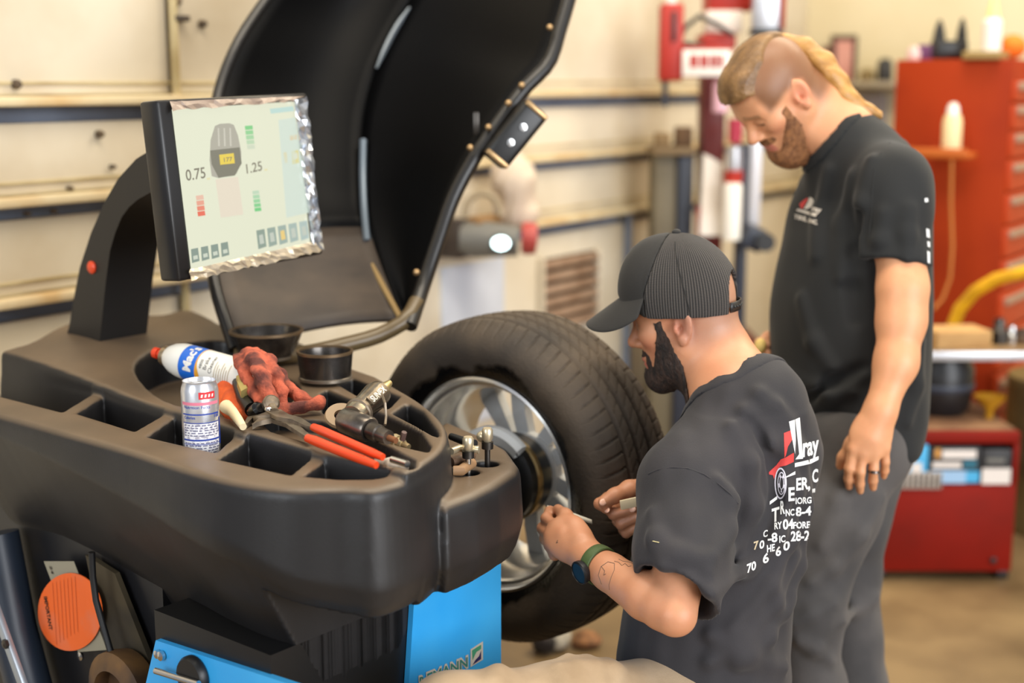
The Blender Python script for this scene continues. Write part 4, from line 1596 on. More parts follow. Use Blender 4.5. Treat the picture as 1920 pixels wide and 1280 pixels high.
cap = sdf_obj('cap', cap_field(True), M_capf, man, relax=1)
cap['label'] = 'black cap with mesh back'
sdf_obj('mesh_panel', cap_field(False), mesh_mat(), cap, cap_tone, relax=1)
rows = []
for i in range(25):
    t = -1.12 + 2.24 * i / 24
    row = []
    for j in range(9):
        s = j / 8
        e = 0.104 - 0.014 * (1 - math.cos(t)) + s * 0.075 * max(math.cos(t * 1.18), 0.02) ** 0.7
        x, y = e * math.cos(t) * 1.0, e * math.sin(t) * 0.88
        x = max(x, 0.028 + 0.0 * s)
        row.append(WC_(x, y, 0.012 - 0.50 * (x - 0.102) - 0.010 * s - 4.6 * y * y * (0.6 + 0.4 * s)))
    rows.append(row)
brim = obj('brim', MB().grid(rows), M_capf, cap, solid=0.0032)
md = brim.modifiers.new('sub', 'SUBSURF')
md.levels = md.render_levels = 1
obj('button', MB().sphere(WC_(0.0, 0, 0.1215), (0.0085, 0.0085, 0.0055), MC), M_capf, cap)
stp = [WC_(-0.1075 * math.cos(a), 0.0915 * math.sin(a), -0.014) for a in np.linspace(-0.42, 0.42, 13)]
rows = [[p + UPV * (0.009 * (j - 1)) for j in range(3)] for p in stp]
strap = obj('snap_strap', MB().grid(rows), mat('black plastic strap', (30, 29, 30), 0.4), cap, solid=0.0024)
for a in np.linspace(-0.3, 0.3, 7):
    p = WC_(-0.109 * math.cos(a), 0.093 * math.sin(a), -0.014)
    obj('snap', MB().sphere(p, 0.0024, u=8, v=6), M_black, strap)
M_leather = mat('tan leather patch', (196, 112, 52), 0.5, c2=(170, 92, 40), scale=30)
bvc = bvh_of(cap)
bvm = bvh_of([o for o in cap.children if o.name.startswith('mesh_panel')][0])


def on_cap(b, az, z, lift):
    d = Vector((math.cos(az), math.sin(az), 0))
    loc, n, i_, t_ = b.ray_cast(WC_(d.x * 0.2, d.y * 0.2, z), MC @ -d)
    return None if loc is None else loc + (MC @ d) * lift


rows = [[on_cap(bvc, a, z, 0.0022) for z in np.linspace(0.012, 0.058, 6)] for a in np.linspace(-0.62, 0.62, 17)]
if all(p is not None for r in rows for p in r):
    obj('leather_patch', MB().grid(rows), M_leather, cap, solid=0.003)
for a in (1.95, -1.95):
    sp__ = [on_cap(bvm, a + 0.25 * (z / 0.12) * (1 if a > 0 else -1) * -1, z, 0.0004) for z in np.linspace(-0.018, 0.108, 12)]
    sp__ = [p for p in sp__ if p is not None]
    if len(sp__) > 3:
        obj('panel_seam', MB().tube(sp__, 0.0011, 6), M_capf, cap)

# t-shirt --------------------------------------------------------------------
M_tee1 = cloth('charcoal cotton', (36, 34, 37), (44, 41, 44), 6)
ft = Vector((-0.80, 0.60, 0))
lt = UPV.cross(ft)
fs = Field((0.10, 2.04, 0.36), (0.66, 2.92, 1.22), 0.0042)
secs = []
for (py, cx, d, rx, ry) in ((790, 1388, 2.47, 0.085, 0.145), (840, 1376, 2.475, 0.115, 0.172), (900, 1366, 2.48, 0.130, 0.180), (960, 1360, 2.48, 0.135, 0.178), (1050, 1342, 2.475, 0.138, 0.172),
                            (1150, 1328, 2.465, 0.140, 0.168), (1240, 1320, 2.46, 0.142, 0.172), (1330, 1322, 2.46, 0.142, 0.176)):
    p = at(cx, py, d)
    secs.append((p.z, p.x, p.y, rx, ry))


def tee1(fs):
    fs.loft(secs, ft, lt, 0.02, p=2.2, caps=0.05)
    fs.chain([Nb + Vector((0.015, 0.005, -0.025)), SL + Vector((0, 0, -0.004))], [0.082, 0.074], 0.05)
    fs.chain([Nb + Vector((0.015, 0.005, -0.025)), SRt], [0.082, 0.072], 0.05)
    fs.chain([Nb + Vector((0.02, 0.0, -0.03)), at(1425, 850, 2.51)], [0.085, 0.105], 0.05)


dirL = (EL - SL).normalized()
dirR = (ERt - SRt).normalized()
hemL = (dirL + Vector((-0.40, 0, 0))).normalized()
fs.chain([SL + Vector((0, 0, -0.005)), SL.lerp(EL, 0.5), SL.lerp(EL, 1.06)], [0.076, 0.071, 0.071], 0.045)
fs.chain([SRt, SRt.lerp(ERt, 0.85)], [0.076, 0.070], 0.04)
for (p, d, c0, c1, r) in ((SL.lerp(EL, 0.85), hemL, SL.lerp(EL, 0.74), SL.lerp(EL, 1.02), 0.0605), (SRt.lerp(ERt, 0.72), dirR, SRt.lerp(ERt, 0.5), ERt, 0.063)):
    fs.op(lambda x, y, z, p=p, d=d: -((x - p.x) * d.x + (y - p.y) * d.y + (z - p.z) * d.z), np.array(p) - 0.16, np.array(p) + 0.16, 0.003, 's', pad=0)
    fs.cone(c0, c1, r, r, 0.004, 's')
tee1(fs)
V0, Q0 = fs.mesh()
bv0 = BVHTree.FromPolygons([Vector(v) for v in V0], Q0.tolist())
folds(fs, bv0, [
    ([(1395, 770), (1440, 830), (1465, 920), (1450, 1000), (1400, 1060), (1330, 1110)], 0.016, 0.010),
    ([(1425, 740), (1470, 830), (1488, 920), (1478, 1010), (1440, 1100), (1370, 1180)], 0.014, 0.010),
    ([(1458, 760), (1500, 850), (1508, 950), (1496, 1060), (1470, 1150)], 0.013, 0.008),
    ([(1372, 800), (1400, 870), (1408, 950), (1375, 1020), (1325, 1070)], 0.014, 0.008),
    ([(1345, 900), (1368, 940), (1366, 990), (1335, 1040)], 0.012, 0.008),
    ([(1490, 1040), (1450, 1130), (1390, 1200), (1330, 1240)], 0.014, 0.010),
    ([(1480, 1120), (1440, 1190), (1380, 1240)], 0.012, 0.010),
    ([(1330, 1190), (1390, 1230), (1470, 1250)], 0.014, 0.012),
    ([(1230, 1010), (1270, 1040), (1320, 1050)], 0.010, 0.005),
    ([(1222, 960), (1232, 1010), (1240, 1060)], 0.010, 0.005)])
folds(fs, bv0, [
    ([(1410, 790), (1450, 870), (1456, 940), (1430, 1010)], 0.008, 0.005)], -1)
fs.noise(0.0014, 48, 3, n=9)
# openings: neck, sleeves, hem
nn_ = (W1(-0.035, 0, -0.07) - Nb).normalized()
cband = neck_band('collar', fs, [Nb + Vector((0.008, 0, -0.03)), Nb.lerp(W1(-0.03, 0, -0.06), 0.5), W1(-0.02, 0, 0.0)], [0.068, 0.073, 0.10], Nb + nn_ * 0.034, nn_, np.array(Nb) - 0.12, np.array(Nb) + 0.16, 0.021, None, None)
hem_z = at(1330, 1300, 2.46).z
shirt1 = sdf_obj('t_shirt', fs, M_tee1, man, relax=1)
shirt1['label'] = 'charcoal t-shirt with white and red back print'
bv1 = bvh_of(shirt1)
sdf_obj('collar', cband, M_tee1, shirt1, relax=2)
# sleeve hem band
mid = SL.lerp(EL, 0.775)
M_white = mat('white shirt print', (228, 228, 226), 0.75)
M_red = mat('red shirt print', (206, 62, 58), 0.75)
M_tanp = mat('faded print', (190, 172, 140), 0.75)
X = lambda x, y: (1350 + x / 3.557, 740 + y / 3.557)
poly = lambda P: ppoly([X(*p) for p in P])


def line(s, x, y, h, w=None, slope=-0.25, bold=0.03):
    q = X(x, y)
    return ptext(s, q[0], q[1], h / 3.557, None if w is None else w / 3.557, slope, 0.0, bold)


wh = [poly([(458, 178), (497, 165), (503, 300), (498, 395)]), poly([(500, 164), (530, 150), (552, 425), (500, 430), (526, 395)]),
      line('ray', 548, 412, 128, 108, -0.24, 0.03),
      poly([(497, 455), (600, 430), (655, 408), (655, 432), (605, 458), (497, 482)]),
      poly([(440, 545), (500, 508), (500, 530), (440, 552)]),
      line('E', 452, 706, 88, 44, -0.1), line('ER,', 503, 636, 80, 96, -0.12), line('C', 612, 585, 85, 40, -0.25),
      poly([(330, 710), (382, 672), (382, 695), (330, 733)]), line('T', 345, 852, 92, 52, -0.3), line('R', 402, 795, 88, 30, -0.2),
      line('IORG', 500, 726, 42, 108, -0.05), line('"', 612, 690, 60, 20), line('NC', 434, 808, 44, 60, -0.1), line('8-4', 503, 808, 60, 104, -0.08),
      line('RY', 362, 898, 44, 50, -0.2), line('04', 418, 897, 66, 70, -0.1), line('FORE', 484, 892, 44, 114, -0.06),
      line('C', 287, 952, 44, 32, -0.3), line('-8', 318, 986, 60, 64, -0.15), line('IC', 392, 984, 44, 42, -0.15), line('28-2', 470, 974, 64, 124, -0.06),
      line('0', 262, 1030, 52, 34, -0.4), line('HE', 310, 1050, 46, 54, -0.25), line('6', 368, 1075, 62, 38, -0.2), line('0', 420, 1040, 58, 44, -0.3),
      line('70', 176, 1188, 56, 62, -0.45), line('6', 282, 1124, 62, 42, -0.3)]
bp_ = obj('back_print', print_on(bv1, wh, 0.0007), M_white, shirt1, smooth=False)
obj('faded_digit', print_on(bv1, [line('7', 222, 1034, 54, 34, -0.3)], 0.0007), M_tanp, shirt1, smooth=False)
red = [poly([(425, 255), (468, 238), (484, 292), (452, 345), (440, 400), (430, 420)]), poly([(405, 430), (440, 415), (490, 385), (492, 402), (450, 430), (490, 432), (490, 446), (430, 450), (440, 470), (400, 480), (385, 500), (360, 560), (352, 535), (325, 530), (325, 515), (365, 508), (375, 470)])]
obj('red_flame_print', print_on(bv1, red, 0.0006), M_red, shirt1, smooth=False)


def pring(cx, cy, a, b, w, n=36, t0=0, t1=2 * math.pi):
    V, Fc = [], []
    for i in range(n + 1):
        t = t0 + (t1 - t0) * i / n
        V += [X(cx + a * math.cos(t), cy + b * math.sin(t)), X(cx + (a - w) * math.cos(t), cy + (b - w * 1.6) * math.sin(t))]
    return V, [(2 * i, 2 * i + 1, 2 * i + 3, 2 * i + 2) for i in range(n)]


obj('wheel_print', print_on(bv1, [pring(404, 590, 40, 105, 7), pring(410, 590, 26, 76, 5), pring(412, 588, 14, 44, 4)] + [pring(412, 588, 22, 62, 12, 4, a, a + 0.5) for a in (0.2, 1.4, 2.6, 3.9, 5.1)], 0.0007, 2), mat('greyish white print', (206, 202, 212), 0.75), shirt1, smooth=False)
sm_ = [hit(bv1, x_, y_, 0.0002) for x_, y_ in ((1216, 888), (1235, 880), (1262, 876), (1290, 878), (1320, 889), (1347, 907), (1368, 925), (1384, 944))]
sm_ = [p for p in sm_ if p is not None]
obj('sleeve_seam', MB().tube(sm_, 0.0013, 6), M_tee1, shirt1)
obj('lint', MB().tube([hit(bv1, 1224, 1014, 0.001), hit(bv1, 1236, 1017, 0.001)], 0.0006, 6), mat('straw lint', (222, 206, 150), 0.7), shirt1)
pz_ = [p for p in (hit(bv1, 1214, 888, 0.0012), hit(bv1, 1217, 880, 0.0012), hit(bv1, 1219, 894, 0.0012)) if p is not None]
# trousers ------------------------------------------------------------------
M_khaki = cloth('beige work trousers', (176, 152, 122), (146, 122, 92), 7, 0.2)
KL, KR = at(850, 1352, 2.165), at(1130, 1375, 2.86)
HL, HR = at(1262, 1345, 2.36), at(1385, 1350, 2.58)
FLt, FR = Vector((KL.x - 0.10, KL.y - 0.20, 0.09)), Vector((KR.x + 0.06, KR.y - 0.10, 0.09))
fp_ = Field((-0.36, 1.68, 0.02), (0.62, 3.0, 0.80), 0.0065)
fp_.chain([HL, HL.lerp(KL, 0.5), KL], [0.100, 0.088, 0.074], 0.04)
fp_.chain([HR, HR.lerp(KR, 0.5), KR], [0.105, 0.09, 0.072], 0.04)
fp_.chain([KL, FLt], [0.072, 0.062], 0.03)
fp_.chain([KR, FR], [0.072, 0.062], 0.03)
fp_.ell(hipc + Vector((0.02, 0.0, -0.01)), (0.155, 0.155, 0.11), None, 0.05)
V0, Q0 = fp_.mesh()
bvp = BVHTree.FromPolygons([Vector(v) for v in V0], Q0.tolist())
folds(fp_, bvp, [([(1030, 1236), (1050, 1258), (1062, 1285)], 0.014, 0.006), ([(1065, 1234), (1086, 1256), (1100, 1285)], 0.013, 0.006), ([(1100, 1236), (1118, 1258), (1130, 1282)], 0.012, 0.006),
                 ([(960, 1238), (935, 1262), (925, 1285)], 0.014, 0.005), ([(1140, 1244), (1150, 1262), (1155, 1285)], 0.012, 0.006)])
fp_.noise(0.0022, 30, 8, n=8)
pants1 = sdf_obj('trousers', fp_, M_khaki, man, relax=1)
pants1['label'] = 'beige work trousers'
M_shoe = mat('brown work boot', (70, 52, 38), 0.6)
for f_, dv_ in ((FLt, Vector((-0.8, 0.45, 0))), (FR, Vector((-0.6, 0.75, 0)))):
    g = Field(np.array((f_.x, f_.y, 0)) - (0.3, 0.3, 0.03), np.array((f_.x, f_.y, 0)) + (0.3, 0.3, 0.2), 0.006)
    dv_ = dv_.normalized()
    b0 = Vector((f_.x, f_.y, 0.05))
    g.chain([b0 + UPV * 0.06, b0, b0 + dv_ * 0.10 - UPV * 0.005, b0 + dv_ * 0.18 - UPV * 0.012], [0.055, 0.05, 0.045, 0.038], 0.04)
    g.half((0, 0, 0.002), (0, 0, -1), 's')
    sdf_obj('boot', g, M_shoe, man)
# watch, ink ------------------------------------------------------------------
wd = (EL - WL_).normalized()
wc = WL_.lerp(EL, 0.10)
M_wgreen = mat('olive green watch strap', (74, 92, 52), 0.5)
wch = obj('watch_strap', MB().lathe([(0.0305, -0.011), (0.0325, -0.009), (0.0335, 0.0), (0.0335, 0.009), (0.0315, 0.011)], wc, wd, 36), M_wgreen, man, solid=0.0022)
wch['label'] = 'olive green watch strap with a dark round dial'
dn = (at(1080, 1076, 2.33) - wc)
dn = (dn - wd * dn.dot(wd)).normalized()
obj('watch_case', MB().lathe([(0.0, -0.002), (0.019, -0.002), (0.0205, 0.002), (0.0205, 0.008), (0.018, 0.010), (0.0175, 0.0085), (0, 0.0085)], wc + dn * 0.033, dn, 28), mat('dark blue watch dial', (9, 11, 15), 0.45), wch)
bvs = bvh_of(skin1)
M_tat = mat('tattoo ink', (108, 82, 66), 0.6)
for P in ([(1128, 1095), (1122, 1078), (1127, 1062), (1140, 1053), (1152, 1056), (1152, 1068), (1146, 1082), (1142, 1096), (1143, 1110)],
          [(1128, 1062), (1134, 1070), (1132, 1078), (1138, 1074)], [(1152, 1052), (1160, 1054), (1166, 1060), (1172, 1056), (1178, 1062), (1186, 1060)], [(1160, 1048), (1168, 1052), (1182, 1054), (1190, 1058)], [(1046, 1012), (1043, 1018), (1048, 1015)]):
    Q_ = []
    for i in range(len(P) - 1):
        for k_ in range(3):
            t = k_ / 3
            p = hit(bvs, P[i][0] + (P[i + 1][0] - P[i][0]) * t, P[i][1] + (P[i + 1][1] - P[i][1]) * t, 0.0002)
            if p is not None:
                Q_.append(p)
    if len(Q_) > 1:
        obj('tattoo', MB().tube(Q_, 0.00055, 5), M_tat, man)
for q, n_ in ((RF['index'], None), (RF['middle'], None), (RF['ring'], None), (RF['pinky'], None)):
    a_, b_ = at(*q[2]), at(*q[3])
    nrm = (CAMP - b_).normalized()
    nail('fingernail', b_ + (b_ - a_).normalized() * 0.002 + nrm * 0.0082, b_ - a_, nrm, 0.0052, man, M_nail)
nail('fingernail', th2[3] + (CAMP - th2[3]).normalized() * 0.0088, th2[3] - th2[2], CAMP - th2[3], 0.006, man, M_nail)

# things in his hands ----------------------------------------------------------
M_strip = mat('pale weight strip', (206, 200, 184), 0.5)
p0, p1, p2_ = at(1026, 953, 2.488), at(1050, 957, 2.487), at(1110, 979, 2.47)
d_ = (p2_ - p1).normalized()
rows = []
for p, w in ((p0 + UPV * 0.001, 0.0035), (p1, 0.0035), (p1.lerp(p2_, 0.5), 0.0035), (p2_, 0.0035)):
    rows.append([p + UPV * w + Vector((0, 0.004, 0)), p - UPV * w])
st1 = obj('weight_strip', MB().grid(rows), M_strip, solid=0.003)
tag(st1, 'thin pale strip pinched in the left hand of the crouching man', 'strip')
q0, q1 = at(1163, 947, 2.440), at(1232, 932, 2.452)
d_ = (q1 - q0).normalized()
st2 = obj('scraper', MB().box((q0 + q1) / 2, ((q1 - q0).length, 0.004, 0.018), rot_axes(d_, UPV.cross(d_).normalized(), d_.cross(UPV.cross(d_).normalized())), 0.0015), mat('tan plastic stick', (214, 196, 162), 0.5))
tag(st2, 'flat tan plastic scraper gripped in the right fist of the crouching man', 'tool')
# stool he sits on (under the picture's lower edge)
sx, sy = hipc.x + 0.02, hipc.y
stl = thing('rolling_stool', (sx, sy, 0), 'low round black stool under the crouching man', 'stool')
obj('seat', MB().lathe([(0, 0), (0.15, 0), (0.165, 0.012), (0.165, 0.04), (0.15, 0.05), (0, 0.05)], (sx, sy, hipc.z - 0.165), UPV, 28), M_black, stl)
obj('post', MB().tube([(sx, sy, 0.03), (sx, sy, hipc.z - 0.165)], 0.02, 12), M_chrome, stl)
obj('base', MB().lathe([(0, 0.0), (0.2, 0.0), (0.2, 0.02), (0.03, 0.05), (0, 0.05)], (sx, sy, 0.0), UPV, 28), M_black, stl)
del fb, fs, fp_
# ================= standing man =============================================
sm0 = at(1585, 1280, 3.0)
man2 = thing('person', (sm0.x, sm0.y, 0), 'standing man with tied back blond hair in a black t-shirt looking down', 'person')
F2 = Vector((-0.935, -0.355, 0)).normalized()
HS2 = (0.90, 0.96, 0.90)
L2 = UPV.cross(F2)
pt2 = math.radians(46)
M2 = frame_from(Vector((F2.x * math.cos(pt2), F2.y * math.cos(pt2), -math.sin(pt2))))
ear2 = at(1497, 183, 2.84)
C2 = ear2 - L2 * 0.076
U2 = at(1626, 302, 2.95)
S2, E2_, W2_ = at(1674, 336, 2.82), at(1692, 545, 2.775), at(1650, 772, 2.735)
SR2, ER2, WR2 = at(1588, 330, 3.08), at(1560, 560, 3.22), at(1462, 662, 3.12)
f2 = Field((0.40, 2.46, 0.66), (0.90, 3.32, 1.74), 0.0033)
Wh = head(f2, C2, M2, HS2, 1.12)
Nb2 = at(1574, 254, 2.945)
f2.chain([Wh(-0.034, 0, -0.01), Wh(-0.052, 0, -0.075), Nb2 + Vector((0.012, 0, 0.006))], [0.060, 0.060, 0.064], 0.03)
f2.chain([Wh(0.005, 0, -0.075), Nb2 + Vector((-0.025, 0.01, -0.02))], [0.045, 0.06], 0.03)
U2b = U2 + Vector((-0.01, 0, -0.03))
f2.chain([Nb2, U2b, U2 - UPV * 0.2], [0.066, 0.06, 0.09], 0.04)
f2.chain([U2b, S2], [0.05, 0.048], 0.03)
f2.chain([U2b, SR2], [0.05, 0.048], 0.03)
f2.chain([S2, at(1688, 450, 2.80), E2_], [0.052, 0.052, 0.047], 0.02)
f2.chain([E2_, at(1690, 600, 2.77), at(1680, 680, 2.755), W2_], [0.047, 0.046, 0.040, 0.029], 0.025)
f2.ell(at(1712, 535, 2.80), (0.022, 0.022, 0.026), None, 0.03)
f2.chain([SR2, ER2, WR2], [0.056, 0.045, 0.029], 0.03)
# left hand hanging, back of the hand to the camera
hc = at(1632, 818, 2.727)
hdn = (at(1624, 850, 2.727) - W2_).normalized()
hs = (at(1665, 835, 2.727) - at(1595, 842, 2.725)).normalized()
hnn = hdn.cross(hs).normalized()
hs = hnn.cross(hdn).normalized()
f2.ell(hc, (0.052, 0.043, 0.0165), rot_axes(hdn, hs, hnn), 0.016)
f2.chain([W2_, hc], [0.028, 0.02], 0.025)
HF = {'index': [(1599, 842, 2.725), (1592, 878, 2.730), (1591, 898, 2.745), (1592, 912, 2.760)],
      'middle': [(1618, 848, 2.723), (1613, 885, 2.725), (1612, 907, 2.740), (1613, 920, 2.755)],
      'ring': [(1640, 847, 2.725), (1638, 880, 2.727), (1637, 900, 2.742), (1637, 914, 2.757)],
      'pinky': [(1659, 840, 2.729), (1660, 866, 2.735), (1659, 882, 2.747), (1657, 893, 2.760)]}
for nm, q in HF.items():
    r0 = 0.0096 if nm != 'pinky' else 0.0084
    f2.cone(hc, at(*q[0]), 0.013, r0 + 0.001, 0.010)
    f2.chain([at(*p) for p in q], [r0 + 0.001, r0, r0 * 0.95, r0 * 0.8], 0.005)
thb = [at(1622, 795, 2.735), at(1597, 832, 2.750), at(1581, 858, 2.760), at(1575, 873, 2.765)]
f2.chain(thb, [0.018, 0.0135, 0.011, 0.0088], 0.010)
# right hand in front of the belly
h3 = at(1440, 665, 3.10)
f2.ell(h3, (0.038, 0.028, 0.036), None, 0.016)
f2.chain([WR2, h3], [0.028, 0.026], 0.02)
for i, (dy, l) in enumerate(((-22, 0), (-6, 3), (10, 2), (26, -4))):
    q = [(1446, 662 + dy, 3.12), (1424 - l, 664 + dy, 3.09), (1424 - l, 667 + dy, 3.06), (1440, 668 + dy, 3.04)]
    f2.chain([at(*p) for p in q], [0.0115, 0.0105, 0.010, 0.0085], 0.005)
f2.chain([at(1455, 640, 3.08), at(1440, 632, 3.06), at(1428, 640, 3.045)], [0.015, 0.012, 0.009], 0.01)


def stub2(A, x, y, z, V):
    hair = sstep(0.000, 0.022, z - 0.02 + 0.25 * np.clip(x - 0.02, 0, 1)) * sstep(0.078, 0.060, x) + sstep(-0.02, -0.05, x) * sstep(-0.075, -0.035, z)
    hair = np.clip(hair, 0, 1) * (z > -0.1) * (np.abs(y) < 0.0805)
    nz = 1.0
    A = mixc(A, (112, 76, 48), 0.86 * hair * nz)
    jw = sstep(0.015, 0.04, x) * sstep(-0.02, -0.06, z) * sstep(0.10, 0.075, x) * (np.abs(y) > 0.02)
    return mixc(A, (150, 100, 66), 0.5 * jw)


M_skin2 = skin_mat('fair skin')
skin2 = sdf_obj('body', f2, M_skin2, man2, skin_tone((216, 156, 114), C2, M2, stub=stub2, brow=(150, 112, 78), sc=HS2), relax=1)
M_beard2 = mat('reddish brown beard', (156, 104, 62), 0.7, c2=(112, 70, 40), scale=110, contrast=(0.35, 0.65), bump=0.8, bscale=380, stretch=(1, 1, 0.4))


def beard2(x, y, z):
    ay = np.abs(y)
    wob = fuzz(x, y, z, 0.0012, 300)
    back = 0.030 + 0.35 * np.clip(-z - 0.06, 0, 1) - x
    front = x - 0.050 - 0.62 * np.clip(-z - 0.015, 0, 1)
    side = np.maximum(np.maximum(back, front), np.maximum(z - 0.006, 0.026 - ay))
    jaw = np.maximum(np.maximum(z + 0.079 - 0.25 * np.clip(0.07 - x, 0, 0.05), back), -z - 0.17)
    mous = ellf((0.094, 0.013, -0.0455), (0.022, 0.026, 0.0085))(x, y, z)
    return np.minimum(np.minimum(side, jaw), mous) + wob


f2.ell(Wh(0.072, 0, -0.114), (0.024, 0.027, 0.029), M2, 0.02)
gb = shell(f2, C2, M2, lambda x, y, z: 0.002 + 0.004 * sstep(-0.05, -0.10, z) + fuzz(x, y, z, 0.0008, 380), beard2, HS2)
sdf_obj('beard', gb, M_beard2, man2, relax=0)
M_hair2 = mat('dark blond hair', (138, 102, 60), 0.45, c2=(94, 66, 36), scale=60, contrast=(0.35, 0.7), bump=0.5, bscale=220, stretch=(0.25, 1, 0.6))
M_tail = mat('bright blond tied hair', (190, 142, 76), 0.42, c2=(146, 102, 48), scale=70, contrast=(0.35, 0.7), bump=0.5, bscale=240, stretch=(0.3, 1, 0.5))


def top_hair(x, y, z):
    strip = np.abs(y) - 0.058 + 0.42 * np.clip(-x - 0.0, 0, 0.1)
    return np.maximum(np.maximum(strip, 0.064 + 0.022 * sstep(0.05, 0.085, x) - 0.9 * np.clip(0.02 - x, 0, 0.04) - z), np.maximum(-0.100 - x, x - 0.17))


gh = shell(f2, C2, M2, lambda x, y, z: 0.008 + 0.009 * sstep(0.02, 0.075, x) * sstep(0.04, 0.09, z) + 0.0008 * np.sin(np.abs(y) * 900 + 4 * np.sin(x * 40)) * (x > -1), top_hair, HS2)
sdf_obj('top_hair', gh, M_hair2, man2, relax=1)
gt = Field(np.array(C2) - 0.22, np.array(C2) + 0.22, 0.0032)
for off in (-1, 0, 1):
    o_ = L2 * off * 0.017
    tp = [(1468, 74, 0.4), (1503, 85, 1), (1540, 112, 1.2), (1567, 150, 1.3), (1590, 184, 1.1), (1622, 206, 0.8), (1650, 217, 0.5)]
    gt.chain([at(x_, y_, 2.925) + o_ * w_ for x_, y_, w_ in tp], [0.009, 0.0125, 0.013, 0.012, 0.0105, 0.0085, 0.005], 0.016)
    tq = [(1476, 84, 0.5), (1514, 106, 1.2), (1545, 142, 1.5), (1570, 178, 1.4), (1602, 204, 1.0)]
    gt.chain([at(x_, y_, 2.92) + o_ * w_ for x_, y_, w_ in tq], [0.008, 0.012, 0.013, 0.011, 0.007], 0.016)
sdf_obj('tied_tail', gt, M_tail, man2, relax=3)
obj('hair_tie', MB().lathe([(0.008, -0.004), (0.0125, -0.003), (0.0125, 0.003), (0.008, 0.004)], Wh(-0.066, 0, 0.124), M2 @ Vector((1, 0, 0.45)), 18), M_black, man2)
obj('wedding_ring', MB().lathe([(0.0098, -0.003), (0.0118, -0.003), (0.0118, 0.003), (0.0098, 0.003)], at(1638.5, 884, 2.728), at(*HF['ring'][1]) - at(*HF['ring'][0]), 24, close=True), M_gold, man2)
# black t-shirt
M_tee2 = cloth('faded black cotton', (15, 17, 18), (21, 22, 22), 5)
fs2 = Field((0.50, 2.60, 0.74), (0.99, 3.32, 1.56), 0.0046)
secs = []
for (py, a_, b_, ry) in ((292, 1560, 1685, 0.12), (330, 1524, 1712, 0.16), (370, 1506, 1722, 0.175), (430, 1486, 1728, 0.180), (520, 1465, 1732, 0.182), (610, 1453, 1734, 0.18), (700, 1458, 1730, 0.178), (770, 1476, 1721, 0.176), (840, 1494, 1704, 0.175)):
    p = at((a_ + b_) / 2, py, 2.99)
    secs.append((p.z, p.x, p.y, (b_ - a_) / 2 / F_PX * 2.97, ry))
fs2.chain([S2 + Vector((0, 0, -0.01)), at(1676, 400, 2.815), at(1674, 500, 2.81), at(1674, 530, 2.81)], [0.069, 0.068, 0.069, 0.069], 0.04)
fs2.chain([SR2 + Vector((0.03, 0, -0.02)), SR2.lerp(ER2, 0.7)], [0.066, 0.062], 0.04)
for (p, d, c0, c1, r) in ((at(1676, 496, 2.81), (at(1668, 545, 2.805) - at(1684, 400, 2.815)).normalized(), at(1677, 450, 2.81), at(1675, 530, 2.81), 0.0625), (SR2.lerp(ER2, 0.62), (ER2 - SR2).normalized(), SR2.lerp(ER2, 0.3), ER2, 0.055)):
    fs2.op(lambda x, y, z, p=p, d=d: -((x - p.x) * d.x + (y - p.y) * d.y + (z - p.z) * d.z), np.array(p) - 0.14, np.array(p) + 0.14, 0.003, 's', pad=0)
    fs2.cone(c0, c1, r, r, 0.004, 's')
FT2 = Vector((-0.95, -0.31, 0)).normalized()
LT2 = UPV.cross(FT2)
fs2.loft(secs, FT2, LT2, 0.02, p=2.2, caps=0.03)
fs2.chain([U2 + Vector((-0.03, 0, -0.01)), S2 + Vector((0.0, 0, -0.008))], [0.080, 0.069], 0.05)
fs2.chain([U2 + Vector((-0.03, 0, -0.01)), SR2 + Vector((0.03, 0, -0.02))], [0.085, 0.068], 0.05)
fs2.chain([Nb2 + Vector((0.012, 0, -0.012)), U2 + Vector((0, 0, -0.02))], [0.076, 0.092], 0.05)
V0, Q0 = fs2.mesh()
bv0 = BVHTree.FromPolygons([Vector(v) for v in V0], Q0.tolist())
folds(fs2, bv0, [([(1600, 330), (1585, 420), (1580, 520)], 0.016, 0.004), ([(1555, 320), (1540, 400), (1532, 480)], 0.016, 0.004), ([(1635, 300), (1618, 380), (1612, 470)], 0.012, 0.005),
                 ([(1480, 700), (1540, 730), (1600, 735)], 0.014, 0.005), ([(1500, 780), (1560, 740), (1620, 700)], 0.013, 0.005), ([(1725, 640), (1715, 720), (1700, 790)], 0.012, 0.005), ([(1505, 560), (1530, 640), (1570, 700)], 0.014, 0.004),
                 ([(1655, 400), (1650, 450), (1650, 490)], 0.010, 0.003), ([(1705, 390), (1700, 440), (1700, 485)], 0.010, 0.003)])
folds(fs2, bv0, [([(1612, 400), (1604, 470), (1600, 540), (1604, 600)], 0.012, 0.009), ([(1500, 760), (1560, 715), (1620, 690)], 0.009, 0.005)], -1)
fs2.noise(0.0013, 36, 12, n=9)
n2 = (Wh(-0.03, 0, -0.07) - Nb2).normalized()
cband = neck_band('collar', fs2, [Nb2 + Vector((0.012, 0, -0.03)), Nb2.lerp(Wh(-0.03, 0, -0.05), 0.5), Wh(-0.02, 0, 0.0)], [0.062, 0.068, 0.09], Nb2 + n2 * 0.030, n2, np.array(Nb2) - 0.12, np.array(Nb2) + 0.16, 0.020, None, None)
shirt2 = sdf_obj('t_shirt', fs2, M_tee2, man2, relax=1)
shirt2['label'] = 'black t-shirt with a small chest logo'
sdf_obj('collar', cband, M_tee2, shirt2, relax=2)
bv2 = bvh_of(shirt2)
Y = lambda x, y: (1440 + x / 8, 320 + y / 8)
M_cream2 = mat('cream chest print', (206, 196, 182), 0.75)
